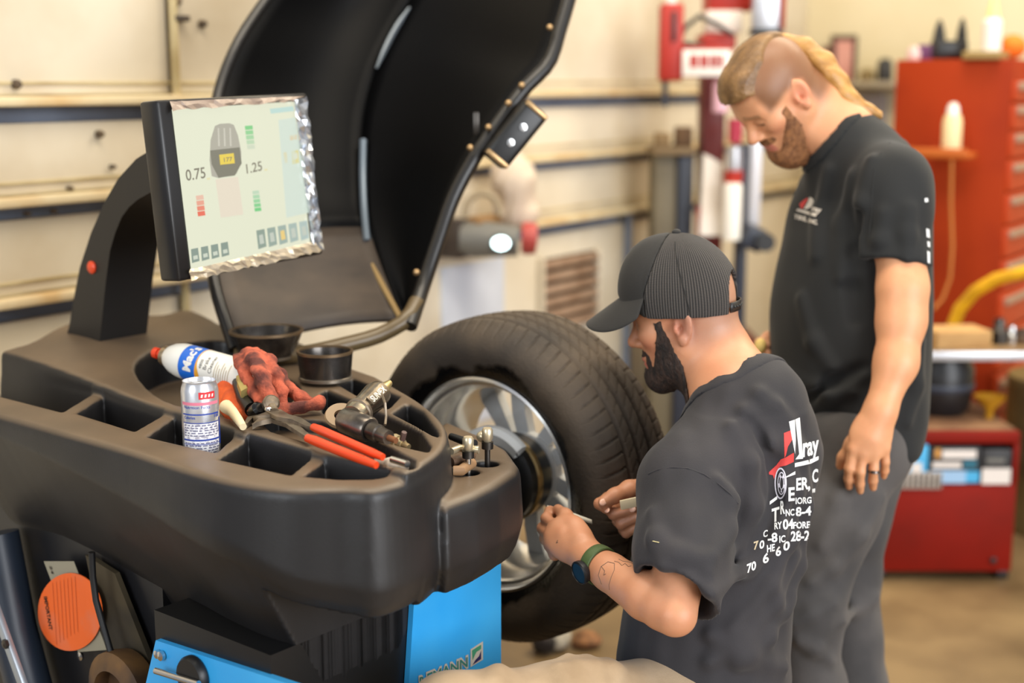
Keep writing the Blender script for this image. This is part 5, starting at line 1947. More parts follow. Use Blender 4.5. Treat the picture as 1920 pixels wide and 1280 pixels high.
obj('chest_logo', print_on(bv2, [ppoly([Y(*p) for p in ((600, 470), (625, 395), (672, 410), (690, 455), (655, 545), (590, 575), (540, 575))]), ptext('ray', 1440 + 655 / 8, 320 + 600 / 8, 10, 17, 0.22, 0.3, 0.03), ppoly([Y(*p) for p in ((425, 600), (450, 570), (740, 645), (715, 690))])], 0.0008), M_cream2, shirt2, smooth=False)
obj('chest_logo_red', print_on(bv2, [ppoly([Y(*p) for p in ((475, 500), (530, 450), (590, 408), (606, 425), (560, 500), (520, 575), (495, 560))])], 0.0008), M_red, shirt2, smooth=False)
obj('chest_lettering', print_on(bv2, [ptext('TIRE,', 1440 + 392 / 8, 320 + 715 / 8, 7.5, 24, 0.22, 0.2, 0.05), ptext('INC.', 1440 + 605 / 8, 320 + 772 / 8, 7.5, 17, 0.25, 0.2, 0.05)], 0.0008), M_cream2, shirt2, smooth=False)
sm_ = [hit(bv2, x_, y_, 0.0002) for x_, y_ in ((1668, 268), (1650, 290), (1640, 320), (1636, 355), (1634, 400), (1630, 450))]
obj('sleeve_seam', MB().tube([p for p in sm_ if p is not None], 0.0014, 6), M_tee2, shirt2)
obj('back_print', print_on(bv2, [ppoly([(1733, 372), (1739, 371), (1740, 378), (1734, 379)]), ppoly([(1736, 428), (1742, 430), (1743, 446), (1737, 444)]), ppoly([(1738, 452), (1743, 454), (1743, 464), (1739, 462)]), ppoly([(1738, 470), (1743, 473), (1743, 494), (1739, 492)])], 0.0008), M_white, shirt2, smooth=False)
# trousers
M_char = cloth('dark grey work trousers', (60, 58, 58), (82, 78, 76), 6, 0.25)
fp2 = Field((0.40, 2.48, 0.03), (0.92, 3.34, 0.96), 0.0062)
hip2 = at(1600, 820, 2.98)
fp2.ell(hip2, (0.115, 0.16, 0.12), frame_from(F2), 0.0)
k2, a2 = at(1508, 1140, 2.86), at(1520, 1300, 2.90)
k3, a3 = at(1584, 1080, 3.08), at(1600, 1290, 3.09)
f2a = Vector((a2.x + 0.02, a2.y, 0.08))
f3a = Vector((a3.x + 0.04, a3.y, 0.08))
fp2.chain([at(1588, 845, 2.90), at(1556, 960, 2.875), k2, a2, f2a], [0.108, 0.094, 0.072, 0.066, 0.062], 0.05)
fp2.chain([at(1622, 850, 3.06), at(1592, 980, 3.06), k3, a3, f3a], [0.096, 0.084, 0.075, 0.072, 0.064], 0.03)
V0, Q0 = fp2.mesh()
bv0 = BVHTree.FromPolygons([Vector(v) for v in V0], Q0.tolist())
folds(fp2, bv0, [([(1650, 930), (1610, 1000), (1560, 1060), (1520, 1090)], 0.014, 0.005), ([(1560, 1130), (1520, 1150), (1490, 1165)], 0.012, 0.005), ([(1640, 1120), (1600, 1140), (1580, 1165)], 0.012, 0.005), ([(1500, 1200), (1530, 1215), (1560, 1240)], 0.012, 0.005), ([(1600, 870), (1570, 940), (1540, 1020)], 0.013, 0.004)])
fp2.noise(0.0022, 28, 21, n=8)
pants2 = sdf_obj('trousers', fp2, M_char, man2, relax=1)
pants2['label'] = 'dark grey work trousers'
for f_ in (f2a, f3a):
    g = Field(np.array((f_.x, f_.y, 0)) - (0.3, 0.2, 0.03), np.array((f_.x, f_.y, 0)) + (0.2, 0.2, 0.2), 0.006)
    b0 = Vector((f_.x, f_.y, 0.05))
    g.chain([b0 + UPV * 0.06, b0, b0 + F2 * 0.10 - UPV * 0.005, b0 + F2 * 0.19 - UPV * 0.012], [0.055, 0.05, 0.045, 0.038], 0.04)
    g.half((0, 0, 0.002), (0, 0, -1), 's')
    sdf_obj('boot', g, M_shoe, man2)
yb = obj('yellow_sponge', MB().sphere(at(1426, 648, 3.035), (0.013, 0.010, 0.017), None, 14, 9), mat('pale yellow foam', (240, 206, 120), 0.7, bump=0.3, bscale=80))
tag(yb, 'small pale yellow piece in the far hand of the standing man', 'sponge')
del f2, fs2, fp2
# ------------------------------------------------------------------ background of the workshop
def up_box(mb, px0, px1, z0, z1, d, depth, R=RW, bev=0.006):
    """box standing between two picture columns at distance d, from z0 to z1"""
    a, b = at(px0, 300, d), at(px1, 300, d)
    c = (a + b) / 2
    mb.box((c.x, c.y + depth / 2, (z0 + z1) / 2), ((b - a).length, depth, z1 - z0), None, bev)
    return mb


zat = lambda py, d, px=960: at(px, py, d).z
M_redp = mat('red machine paint', (168, 34, 16), 0.5, c2=(146, 28, 14), scale=4)
M_dred = mat('dark red paint', (104, 18, 12), 0.5, c2=(82, 14, 10), scale=4)
M_whitep = mat('off white paint', (222, 214, 204), 0.5, c2=(204, 192, 178), scale=5)
M_wplas = mat('white plastic', (232, 228, 220), 0.4)
M_silver = mat('brushed steel', (190, 192, 198), 0.35, 0.7)
M_dblue = mat('dark blue grey metal', (46, 52, 66), 0.45)
M_grey = mat('mid grey plastic', (108, 106, 100), 0.5)
M_yel = mat('yellow air hose', (226, 172, 24), 0.45, c2=(196, 146, 20), scale=10)
M_card = mat('brown cardboard', (192, 152, 98), 0.8, c2=(172, 132, 82), scale=6)

# tyre changer: red and white tower ------------------------------------------
TD = 5.3
tc0 = at(1345, 400, TD)
tch = thing('tyre_changer', (tc0.x, tc0.y, 0), 'red and white tyre changing machine with a tall tower behind the two men', 'machine')
Z = lambda py: zat(py, TD)
obj('base', up_box(MB(), 1310, 1450, 0.0, 0.55, TD + 0.1, 0.5), M_dred, tch)
obj('column', up_box(MB(), 1316, 1358, 0.55, Z(67), TD + 0.15, 0.16), M_dred, tch)
obj('tower_head', up_box(MB(), 1312, 1374, Z(92), Z(64), TD + 0.05, 0.2), M_redp, tch)
obj('tower_cap', up_box(MB(), 1322, 1404, Z(20), Z(-60), TD + 0.1, 0.2), M_redp, tch)
obj('cover_plate', up_box(MB(), 1318, 1385, Z(62), Z(20), TD + 0.08, 0.12), M_whitep, tch)
lt_ = obj('control_tube', up_box(MB(), 1234, 1277, Z(152), Z(10), TD - 0.05, 0.09, bev=0.012), M_redp, tch)
obj('tube_cap', MB().lathe([(0, 0), (0.022, 0), (0.022, 0.05), (0, 0.05)], at(1258, 10, TD), UPV, 16), M_wplas, lt_)
obj('slot', up_box(MB(), 1255, 1263, Z(80), Z(25), TD - 0.056, 0.02, bev=0.001), M_black, lt_)
obj('rod', MB().tube([at(1247, 150, TD), at(1247, 200, TD)], 0.011, 10), M_dblue, lt_)
sg = obj('sign_plate', up_box(MB(), 1272, 1366, Z(145), Z(88), TD - 0.06, 0.02, bev=0.003), M_redp, tch)
obj('sign_face', up_box(MB(), 1276, 1364, Z(143), Z(95), TD - 0.066, 0.008, bev=0.001), M_wplas, sg)
for x0, x1 in ((1289, 1304), (1308, 1323), (1327, 1340), (1343, 1352)):
    obj('sign_letter', up_box(MB(), x0, x1, Z(127), Z(104), TD - 0.068, 0.003, bev=0), M_redp, sg, smooth=False)
obj('side_shield', MB().prism([at(1312, 442, TD), at(1354, 442, TD), at(1354, 306, TD), at(1336, 296, TD), at(1320, 288, TD)], (0, 0.05, 0)), M_whitep, tch, smooth=False)
obj('red_strip', up_box(MB(), 1310, 1320, Z(445), Z(388), TD - 0.02, 0.02, bev=0.001), M_redp, tch)
obj('piston', MB().lathe([(0, 0), (0.036, 0), (0.036, Z(345) - Z(446)), (0.03, Z(340) - Z(446)), (0, Z(340) - Z(446))], (at(1371, 446, TD - 0.05).x, at(1371, 446, TD - 0.05).y, Z(446)), UPV, 20), M_wplas, tch)
obj('piston_band', MB().lathe([(0.034, 0), (0.036, 0.005), (0.036, Z(318) - Z(340)), (0, Z(318) - Z(340))], (at(1375, 340, TD - 0.05).x, at(1375, 340, TD - 0.05).y, Z(340)), UPV, 20), M_redp, tch)
obj('piston_neck', MB().lathe([(0.03, 0), (0.033, 0.02), (0.028, Z(274) - Z(318)), (0, Z(274) - Z(318))], (at(1376, 318, TD - 0.05).x, at(1376, 318, TD - 0.05).y, Z(318)), UPV, 20), M_silver, tch)
obj('regulator', MB().lathe([(0, 0), (0.026, 0.01), (0.028, Z(222) - Z(270)), (0, Z(222) - Z(270))], (at(1378, 270, TD - 0.05).x, at(1378, 270, TD - 0.05).y, Z(270)), UPV, 16), mat('magenta red plastic', (168, 40, 66), 0.4), tch)
obj('oiler', MB().lathe([(0, 0), (0.03, 0.01), (0.03, Z(160) - Z(214)), (0.02, Z(150) - Z(214)), (0, Z(150) - Z(214))], (at(1350, 214, TD - 0.05).x, at(1350, 214, TD - 0.05).y, Z(214)), UPV, 16), mat('pink white plastic', (214, 168, 184), 0.35), tch)
obj('mount_bar', up_box(MB(), 1406, 1429, Z(425), Z(-20), TD - 0.02, 0.05), mat('pale polished bar', (226, 228, 236), 0.3, 0.4), tch)
obj('guide_box', up_box(MB(), 1404, 1452, Z(60), Z(-60), TD - 0.04, 0.06), M_silver, tch)
obj('guide_foot', up_box(MB(), 1402, 1460, Z(68), Z(56), TD - 0.06, 0.08), M_black, tch)
obj('guide_edge', up_box(MB(), 1455, 1463, Z(60), Z(-60), TD - 0.02, 0.05), M_redp, tch)
obj('rear_column', up_box(MB(), 1386, 1406, 0.55, Z(270), TD + 0.0, 0.08), M_dblue, tch)
hd_ = obj('tool_head', MB().box(at(1412, 446, TD - 0.05), (0.085, 0.09, 0.09), Matrix.Rotation(0.4, 3, 'Y'), 0.015), M_dblue, tch)
obj('tool_roller', MB().lathe([(0, 0), (0.035, 0), (0.035, 0.05), (0, 0.05)], at(1432, 452, TD - 0.08), (0, -1, 0), 18), M_black, hd_)
for P in ([(1272, 78), (1284, 52), (1312, 30), (1344, 46), (1376, 68)], [(1274, 82), (1300, 84), (1326, 92), (1345, 106), (1362, 122)]):
    obj('air_hose', MB().tube([at(x, y, TD - 0.09) for x, y in P], 0.010, 8), M_cable, tch)

# dark bin left of it
bn0 = at(1263, 400, 5.42)
bn = thing('storage_bin', (bn0.x, bn0.y, 0), 'olive and black storage bin on the floor left of the tyre changer', 'bin')
zb_ = zat(290, 5.42)
obj('bin_body', up_box(MB(), 1227, 1272, 0, zb_, 5.42, 0.2, bev=0.01), mat('olive grey bin', (112, 102, 80), 0.6, c2=(92, 82, 62), scale=3), bn)
obj('bin_door', up_box(MB(), 1272, 1302, 0, zb_, 5.39, 0.2, bev=0.01), M_dblue, bn)
obj('bin_lid', up_box(MB(), 1224, 1305, zb_, zb_ + 0.03, 5.37, 0.25, bev=0.006), mat('brown lid', (120, 98, 66), 0.6), bn)
for i, (px, w, h, c, nm, lb_) in enumerate(((1243, 26, 24, (150, 122, 82), 'tan', 'small tan carton at the left end of the storage bin lid'), (1283, 30, 34, (104, 76, 48), 'brown', 'small brown carton at the right end of the storage bin lid'))):
    o_ = obj('carton', up_box(MB(), px - w / 2, px + w / 2, zb_ + 0.03, zb_ + 0.03 + h / 450, 5.42, 0.1, bev=0.004), mat(nm + ' carton', c, 0.8, c2=tuple(int(v * .8) for v in c), scale=8))
    tag(o_, lb_, 'carton')

# work lamp and hose loop on the left wall -----------------------------------
WL0 = 4.62
lp0 = at(905, 450, WL0)
lamp = thing('work_lamp', lp0, 'grey work lamp with a lit oval lens on the wall above the tyre', 'lamp')
fwd = (CAMP - lp0).normalized()
rt = Vector((fwd.y, -fwd.x, 0)).normalized() * -1
mbp = MB()
p0, p1 = at(862, 446, WL0), at(972, 452, WL0)
obj('lamp_body', MB().tube([p0 + (p0 - p1).normalized() * -0.0, p0.lerp(p1, 0.25), p0.lerp(p1, 0.7), p1], [0.052, 0.064, 0.056, 0.05], 22), M_grey, lamp)
obj('lens_rim', MB().sphere(at(939, 456, WL0 - 0.045), (0.048, 0.02, 0.036), None, 20, 12), mat('dark lens rim', (78, 84, 84), 0.4), lamp)
obj('lens', MB().sphere(at(939, 456, WL0 - 0.056), (0.032, 0.012, 0.024), None, 20, 12), mat('lit lens', (220, 240, 240), 0.3, emit=((220, 250, 252), 4.0)), lamp)
obj('mount', MB().box(at(850, 446, WL0 + 0.02), (0.075, 0.11, 0.13), RW, 0.012), mat('brown black mount', (52, 42, 36), 0.5), lamp)
wp_ = on_plane(846, 446, WN, WOFF)
obj('wall_arm', MB().tube([at(850, 446, WL0 + 0.03), Vector((wp_.x, wp_.y, at(850, 446, WL0).z)) + WU * 0.3 if False else at(850, 446, WL0 + 0.03) - WN * 0.16], 0.02, 10), M_dirt, lamp)
obj('top_bracket', MB().box(at(910, 412, WL0 + 0.02), (0.14, 0.05, 0.03), RW, 0.008), mat('tan bracket', (140, 106, 66), 0.55), lamp)
arc_ = [at(905 + 33 * math.cos(t), 402 - 40 * math.sin(t), WL0 + 0.03) for t in np.linspace(-0.1, math.pi + 0.1, 15)]
obj('hose_loop', MB().tube(arc_, 0.011, 10), mat('grey brown hose', (150, 134, 108), 0.5), lamp)
obj('red_cap', MB().lathe([(0, 0), (0.05, 0), (0.056, 0.02), (0.05, 0.05), (0, 0.055)], at(978, 446, WL0 + 0.02), (p1 - p0), 18), mat('red cap plastic', (176, 72, 66), 0.45), lamp)
pp = [wall_sz(820, 640), wall_sz(935, 640)]
zlo, zhi = wall_sz(870, 640)[1], wall_sz(870, 492)[1]
obj('pale_panel', MB().box(wpt((pp[0][0] + pp[1][0]) / 2, (zlo - 0.3 + zhi) / 2, 0.02), (pp[1][0] - pp[0][0], 0.012, zhi - zlo + 0.3), RW, 0.003), mat('pale blue white sheet', (206, 212, 224), 0.5, c2=(190, 196, 208), scale=3), wl)
bagc = at(962, 352, WL0 + 0.12)
g = Field(np.array(bagc) - 0.16, np.array(bagc) + 0.16, 0.006)
g.chain([bagc + Vector((-0.01, 0, 0.10)), bagc + Vector((0, 0, 0.04)), bagc + Vector((0.01, 0, -0.07))], [0.03, 0.07, 0.075], 0.03)
g.noise(0.008, 45, 2, n=8)
bag = sdf_obj('hanging_bag', g, mat('pale pinkish bag', (206, 188, 168), 0.7))
tag(bag, 'pale pinkish plastic bag hanging on the wall above the work lamp', 'bag')

# things on the rear wall ------------------------------------------------------
BOFF = (-WU).dot(wb_c + WU * -0.041)
bw_ = lambda px, py, o=0.0: on_plane(px, py, -WU, BOFF + o)


def wall_card(name, q, th, m, label=None, cat=None, par=None, o=0.0):
    P = [bw_(x, y, o) for x, y in q]
    ob = obj(name, MB().prism(P, -WU * th), m, par, smooth=False)
    if label:
        tag(ob, label, cat)
    return ob


po = wall_card('wall_poster', [(1560, 215), (1602, 215), (1608, 66), (1560, 66)], 0.012, mat('dark brown frame', (70, 50, 40), 0.6), 'pink poster in a dark frame on the rear wall behind the standing man', 'poster')
wall_card('poster_face', [(1570, 210), (1592, 210), (1600, 76), (1568, 76)], 0.006, mat('dusty pink print', (206, 150, 138), 0.7, c2=(186, 122, 112), scale=6), par=po, o=0.012)
cl = wall_card('hanging_cloth', [(1536, 150), (1560, 160), (1562, 84), (1545, 88)], 0.03, mat('brown rag cloth', (112, 78, 62), 0.9), 'dark brown rag hanging at the left of the pink poster', 'rag')
sh_ = thing('wall_shelf', bw_(1640, 160), 'grey wall shelf between the poster and the red tool cabinet', 'shelf')
obj('shelf_board', MB().box(bw_(1640, 158, 0.12), (0.24, 0.30, 0.03), RW, 0.004), mat('grey shelf board', (150, 138, 118), 0.6), sh_)
obj('shelf_back', MB().prism([bw_(1606, 250, 0.001), bw_(1664, 250, 0.001), bw_(1664, 176, 0.001), bw_(1606, 176, 0.001)], -WU * 0.05), mat('grey blue backing', (150, 144, 146), 0.6), sh_, smooth=False)
for i, (px, c, h, lb_) in enumerate(((1626, (120, 100, 60), 0.06, 'small olive jar on the wall shelf nearest the pink poster'), (1658, (30, 28, 28), 0.11, 'small black bottle on the wall shelf nearest the red cabinet'))):
    b_ = bw_(px, 153, 0.14)
    o_ = obj('jar', MB().lathe([(0, 0), (0.035, 0), (0.038, 0.01), (0.036, h * 0.8), (0.02, h), (0, h)], b_, UPV, 16), mat('jar paint', c, 0.5))
    tag(o_, lb_, 'jar')

# red tool cabinet -------------------------------------------------------------
M_cab = mat('orange red cabinet paint', (150, 46, 2), 0.65, c2=(136, 38, 2), scale=3, spec=0.2)
M_drw = mat('orange red drawer paint', (178, 62, 20), 0.5, spec=0.3)
RDc = 5.0
cR = at(1879, 400, RDc)
Lc_ = 0.42
cz1 = at(1775, 112, 5.1).z
Wc_ = 0.75
cc = Vector((cR.x, cR.y, 0)) - WN * (Lc_ / 2) + WU * (Wc_ / 2)
cab = thing('tool_cabinet', (cc.x, cc.y, 0), 'tall orange red tool cabinet with drawers at the right edge', 'cabinet')
obj('cabinet_body', MB().box((cc.x, cc.y, (cz1 + 0.12) / 2), (Wc_, Lc_, cz1 - 0.12), RW, 0.008), M_cab, cab)
nz_ = 11
zz_ = 0.16
rngd = [0.19, 0.19, 0.15, 0.15, 0.12, 0.12, 0.12, 0.12, 0.10, 0.10, 0.08]
fc = Vector((cR.x, cR.y, 0)) + WU * (Wc_ / 2)
for i, h in enumerate(rngd):
    if zz_ + h > cz1 - 0.02:
        break
    dr = obj('drawer', MB().box((fc.x, fc.y, zz_ + h / 2), (Wc_ - 0.05, 0.03, h - 0.012), RW, 0.004), M_drw, cab)
    obj('handle', MB().box(Vector((fc.x, fc.y, zz_ + h * 0.74)) + WN * 0.022, (Wc_ - 0.08, 0.018, 0.028), RW, 0.004), mat('grey drawer pull', (168, 140, 120), 0.4, 0.4), dr)
    zz_ += h
for sx_ in (-1, 1):
    for sy_ in (-1, 1):
        q = cc + WU * (sx_ * (Wc_ / 2 - 0.06)) + WN * (sy_ * (Lc_ / 2 - 0.06))
        obj('caster', MB().lathe([(0, -0.015), (0.055, -0.015), (0.055, 0.015), (0, 0.015)], (q.x, q.y, 0.057), WU, 16), M_black, cab)
        obj('caster_fork', MB().box((q.x, q.y, 0.095), (0.05, 0.05, 0.06), RW, 0.004), M_metal_d, cab)
# on the cabinet
tp = lambda px, py, d: Vector((at(px, py, d).x, at(px, py, d).y, cz1))
tr = obj('parts_tray', MB().box(tp(1850, 110, 5.0) + Vector((0, 0, 0.014)), (0.16, 0.13, 0.028), RW, 0.004), mat('dull olive tray', (150, 124, 74), 0.55))
tag(tr, 'dull olive parts tray on the corner of the red tool cabinet', 'tray')


def cone_bottle(name, base, r, h, tip, label, mb_, mt_):
    t = thing(name, base, label, 'bottle')
    obj('bottle_body', MB().lathe([(0, 0), (r, 0), (r * 1.03, 0.01), (r, h * 0.9), (r * 0.7, h), (0, h)], base, UPV, 20), mb_, t)
    obj('nozzle', MB().lathe([(r * 0.72, 0), (r * 0.6, 0.02), (r * 0.16, tip), (0, tip)], Vector(base) + UPV * h, UPV, 16), mt_, t)
    return t


cone_bottle('squeeze_bottle', tp(1857, 110, 4.98) + Vector((0, 0, 0.0285)), 0.034, 0.115, 0.09, 'white squeeze bottle with a yellowish cone tip on the olive tray', M_wplas, mat('yellowish nozzle', (236, 214, 140), 0.4))
orag = obj('orange_rag', MB().sphere(tp(1897, 110, 5.04) + Vector((0, 0, 0.045)), (0.05, 0.05, 0.045), None, 16, 10), mat('orange rag cloth', (232, 112, 20), 0.8, bump=0.6, bscale=30))
tag(orag, 'bright orange rag bunched up beside the white squeeze bottle', 'rag')
cd = thing('tool_caddy', tp(1778, 108, 5.14), 'black tool caddy with two upright prongs on the red cabinet', 'caddy')
cb_ = tp(1778, 108, 5.14)
obj('caddy_box', MB().box(cb_ + Vector((0, 0, 0.035)), (0.12, 0.09, 0.07), None, 0.012), M_black, cd)
obj('prong', MB().lathe([(0.026, 0), (0.018, 0.05), (0.006, 0.085), (0, 0.086)], cb_ + Vector((-0.038, 0, 0.06)), UPV, 12), M_black, cd)
obj('prong', MB().lathe([(0.022, 0), (0.016, 0.05), (0.006, 0.09), (0, 0.091)], cb_ + Vector((0.045, 0, 0.06)), UPV, 12), M_black, cd)
wv = obj('white_jar', MB().lathe([(0, 0), (0.03, 0), (0.032, 0.03), (0.02, 0.05), (0, 0.052)], tp(1716, 108, 5.2), UPV, 16), mat('pinkish white jar', (214, 184, 180), 0.5))
tag(wv, 'low pinkish white jar at the left end of the red cabinet top', 'jar')
pv = obj('purple_box', MB().box(tp(1738, 108, 5.18) + Vector((0, 0, 0.028)), (0.045, 0.06, 0.056), RW, 0.006), mat('purple box', (104, 60, 104), 0.5))
tag(pv, 'small purple box between the white jar and the black caddy', 'box')
# orange side shelf with bottle and cord
sf = cR - WN * 0.21
os_c = at(1760, 284, 4.98)
osd = thing('side_shelf', os_c, 'orange shelf hooked on the side of the red tool cabinet', 'shelf')
obj('shelf_tray', MB().box(os_c + Vector((0, 0, -0.012)), (0.24, 0.12, 0.02), rot_axes(WN, -WU * -1, UPV), 0.004), mat('orange shelf paint', (176, 84, 18), 0.5), osd)
obj('shelf_lip', MB().box(os_c + Vector((0, 0, 0.0)) - WU * 0.06, (0.24, 0.008, 0.03), rot_axes(WN, -WU * -1, UPV), 0.002), mat('orange lip paint', (184, 92, 22), 0.5), osd)
obj('shelf_hook', MB().box(os_c + WU * 0.07, (0.10, 0.06, 0.03), rot_axes(WN, -WU * -1, UPV), 0.003), M_cab, osd)
bq = at(1783, 282, 4.95)
b2 = thing('white_bottle', bq, 'cream white bottle standing on the orange side shelf', 'bottle')
obj('bottle_body', MB().lathe([(0, 0), (0.031, 0), (0.034, 0.012), (0.034, 0.10), (0.028, 0.125), (0, 0.13)], bq, UPV, 20), mat('cream bottle', (236, 214, 164), 0.45), b2)
obj('bottle_cap', MB().lathe([(0.022, 0.12), (0.021, 0.15), (0.012, 0.166), (0, 0.168)], bq, UPV, 16), M_wplas, b2)
cdp = [at(1785, 300, 4.9), at(1783, 380, 4.92), at(1786, 460, 4.92), at(1782, 520, 4.92), at(1768, 560, 4.92), at(1750, 580, 4.9)]
co = obj('yellow_cord', MB().tube(cdp, 0.0065, 10), mat('yellow cord', (164, 94, 16), 0.5))  # plain cord hanging from the side shelf
tag(co, 'thin yellow cord hanging down the red cabinet side from the orange shelf', 'cord')

# workbench on the right ---------------------------------------------------------
BD = 4.5
bz = at(1800, 655, BD).z
wb0 = at(1830, 660, BD + 0.25)
xa, xb = at(1700, 660, BD).x, at(1990, 660, BD).x
y0_, y1_ = at(1800, 660, BD).y, at(1800, 660, BD).y + 0.30
cbx = at(1790, 640, BD + 0.08)
cx_ = obj('cardboard_box', MB().box((cbx.x, cbx.y, bz + 0.028), (0.19, 0.14, 0.055), Matrix.Rotation(0.15, 3, 'Z'), 0.003), M_card)
tag(cx_, 'flat brown cardboard box lying on the pedestal stand', 'box')
rgm = random.Random(3)
parts_l = [(1848, 0.022, 0.05, 'dark round metal hub on the bench nearest the cardboard box', M_metal_d), (1872, 0.028, 0.085, 'tall grey metal fitting in the middle of the bench clutter', M_metal_d),
           (1896, 0.02, 0.06, 'shiny steel cup near the right end of the bench', M_chrome), (1916, 0.03, 0.05, 'dull brown metal ring at the right end of the bench', M_brown)]
for px, r, h, lb_, m_ in parts_l:
    q = at(px, 640, BD + 0.10)
    o_ = obj('metal_part', MB().lathe([(0, 0), (r, 0), (r, h * 0.5), (r * 0.7, h * 0.6), (r * 0.6, h), (r * 0.3, h), (r * 0.3, h * 0.7), (0, h * 0.7)], (q.x, q.y, bz), UPV, 18), m_)
    tag(o_, lb_, 'part')
hs_ = [at(1776, 668, BD + 0.36), at(1784, 618, BD + 0.34), at(1800, 578, BD + 0.3), at(1828, 546, BD + 0.24), at(1868, 523, BD + 0.15), at(1920, 510, BD + 0.1), at(1990, 505, BD)]
yh = obj('yellow_hose', MB().tube(hs_, [0.022] * 7, 14), M_yel)
tag(yh, 'thick yellow hose arching above the pedestal stand at the right edge', 'hose')
zr_ = at(1800, 800, 4.55).z
# red low chest ---------------------------------------------------------------------
CD = 4.45
rx0, rx1 = at(1652, 900, CD), at(1908, 900, CD)
cw = (rx1 - rx0).length
chm = (rx0 + rx1) / 2
cht = at(1780, 806, CD).z
chz = 0.03
cdp_ = 0.42
chest = thing('red_tool_chest', (chm.x, chm.y + cdp_ / 2, 0), 'low red steel chest with boxes on its open shelf, on the floor at right', 'chest')
M_chest = mat('red chest enamel', (128, 17, 0), 0.65, c2=(104, 16, 3), scale=4, contrast=(0.4, 0.8), spec=0.2)
shz0, shz1 = at(1780, 908, CD).z, at(1780, 828, CD).z
cy = chm.y
obj('lower_box', MB().box((chm.x, cy + cdp_ / 2, (chz + shz0) / 2), (cw, cdp_, shz0 - chz), None, 0.006), M_chest, chest)
obj('top_panel', MB().box((chm.x, cy + cdp_ / 2, (shz1 + cht) / 2), (cw, cdp_, cht - shz1), None, 0.004), M_chest, chest)
obj('dusty_top', MB().box((chm.x, cy + cdp_ / 2 + 0.01, cht + 0.003), (cw - 0.02, cdp_ - 0.02, 0.006), None, 0.002), mat('dust covered steel', (132, 96, 66), 0.8, c2=(104, 70, 46), scale=9), chest)
for s_ in (-1, 1):
    obj('side_wall', MB().box((chm.x + s_ * (cw / 2 - 0.009), cy + cdp_ / 2, (shz0 + shz1) / 2), (0.018, cdp_, shz1 - shz0), None, 0.002), M_chest, chest)
obj('rear_wall', MB().box((chm.x, cy + cdp_ - 0.01, (shz0 + shz1) / 2), (cw, 0.02, shz1 - shz0), None, 0.002), M_chest, chest)
gr_ = obj('grille', MB().box((at(1710, 900, CD).x, cy - 0.006, at(1710, 899, CD).z), ((at(1764, 900, CD) - at(1655, 900, CD)).length, 0.008, 0.055), None, 0.001), mat('grey grille', (170, 160, 150), 0.5), chest)
for i in range(11):
    x_ = at(1660 + i * 10, 900, CD).x
    obj('grille_slot', MB().box((x_, cy - 0.011, at(1710, 899, CD).z), (0.006, 0.003, 0.046), None), M_metal_d, gr_, smooth=False)
for px in (1662, 1896):
    obj('foot', MB().box((at(px, 900, CD).x, cy + 0.05, 0.015), (0.04, 0.06, 0.03), None, 0.004), M_black, chest)
    obj('foot', MB().box((at(px, 900, CD).x, cy + cdp_ - 0.05, 0.015), (0.04, 0.06, 0.03), None, 0.004), M_black, chest)
obj('chest_latch', MB().box((at(1872, 1060, CD).x, cy - 0.004, at(1872, 1060, CD).z), (0.02, 0.008, 0.02), None, 0.003), M_black, chest)


def carton(px0, px1, py0, py1, m, label, back=0.2, faces=()):
    a, b = at(px0, py1, CD), at(px1, py1, CD)
    z0, z1 = shz0, shz0 + (at(960, py0, CD).z - at(960, py1, CD).z)
    c = Vector(((a.x + b.x) / 2, cy - 0.004 + back / 2, (z0 + z1) / 2))
    o = obj('carton', MB().box(c, (b.x - a.x - 0.003, back, z1 - z0 - 0.002), None, 0.003), m)
    tag(o, label, 'box', 'cartons on the open shelf of the red chest')
    for (u0, u1, v0, v1, mm) in faces:
        w, h = b.x - a.x, z1 - z0
        obj('printed_patch', MB().box((a.x + w * (u0 + u1) / 2, cy - 0.0055, z0 + h * (v0 + v1) / 2), (w * (u1 - u0), 0.002, h * (v1 - v0)), None), mm, o, smooth=False)
    return o


M_bx = mat('sky blue carton', (66, 166, 216), 0.5)
M_bx2 = mat('black carton', (34, 32, 34), 0.5)
M_bx3 = mat('pale blue print', (150, 186, 220), 0.5)
M_bxw = mat('white carton print', (222, 214, 208), 0.5)
M_bxo = mat('amber print', (206, 146, 60), 0.5)
carton(1690, 1738, 826, 904, M_bx, 'sky blue carton at the left end of the red chest shelf', 0.2, ((0.35, 0.75, 0.2, 0.55, M_bxw), (0.2, 0.6, 0.75, 0.95, M_bxw)))
carton(1740, 1836, 830, 904, M_bx2, 'black and blue carton in the middle of the red chest shelf', 0.22, ((0.04, 0.72, 0.04, 0.38, M_bx3), (0.72, 0.98, 0.06, 0.36, M_bx), (0.24, 0.9, 0.70, 0.92, M_bxw), (0.1, 0.2, 0.72, 0.96, M_bxo), (0.06, 0.62, 0.45, 0.60, M_bxw), (0.66, 0.92, 0.44, 0.66, mat('teal print', (20, 96, 118), 0.5))))
carton(1838, 1894, 834, 904, M_bx2, 'black carton with a white lower label at the right end of the red chest shelf', 0.2, ((0.02, 0.98, 0.02, 0.46, M_bxw), (0.15, 0.75, 0.62, 0.74, M_grey)))
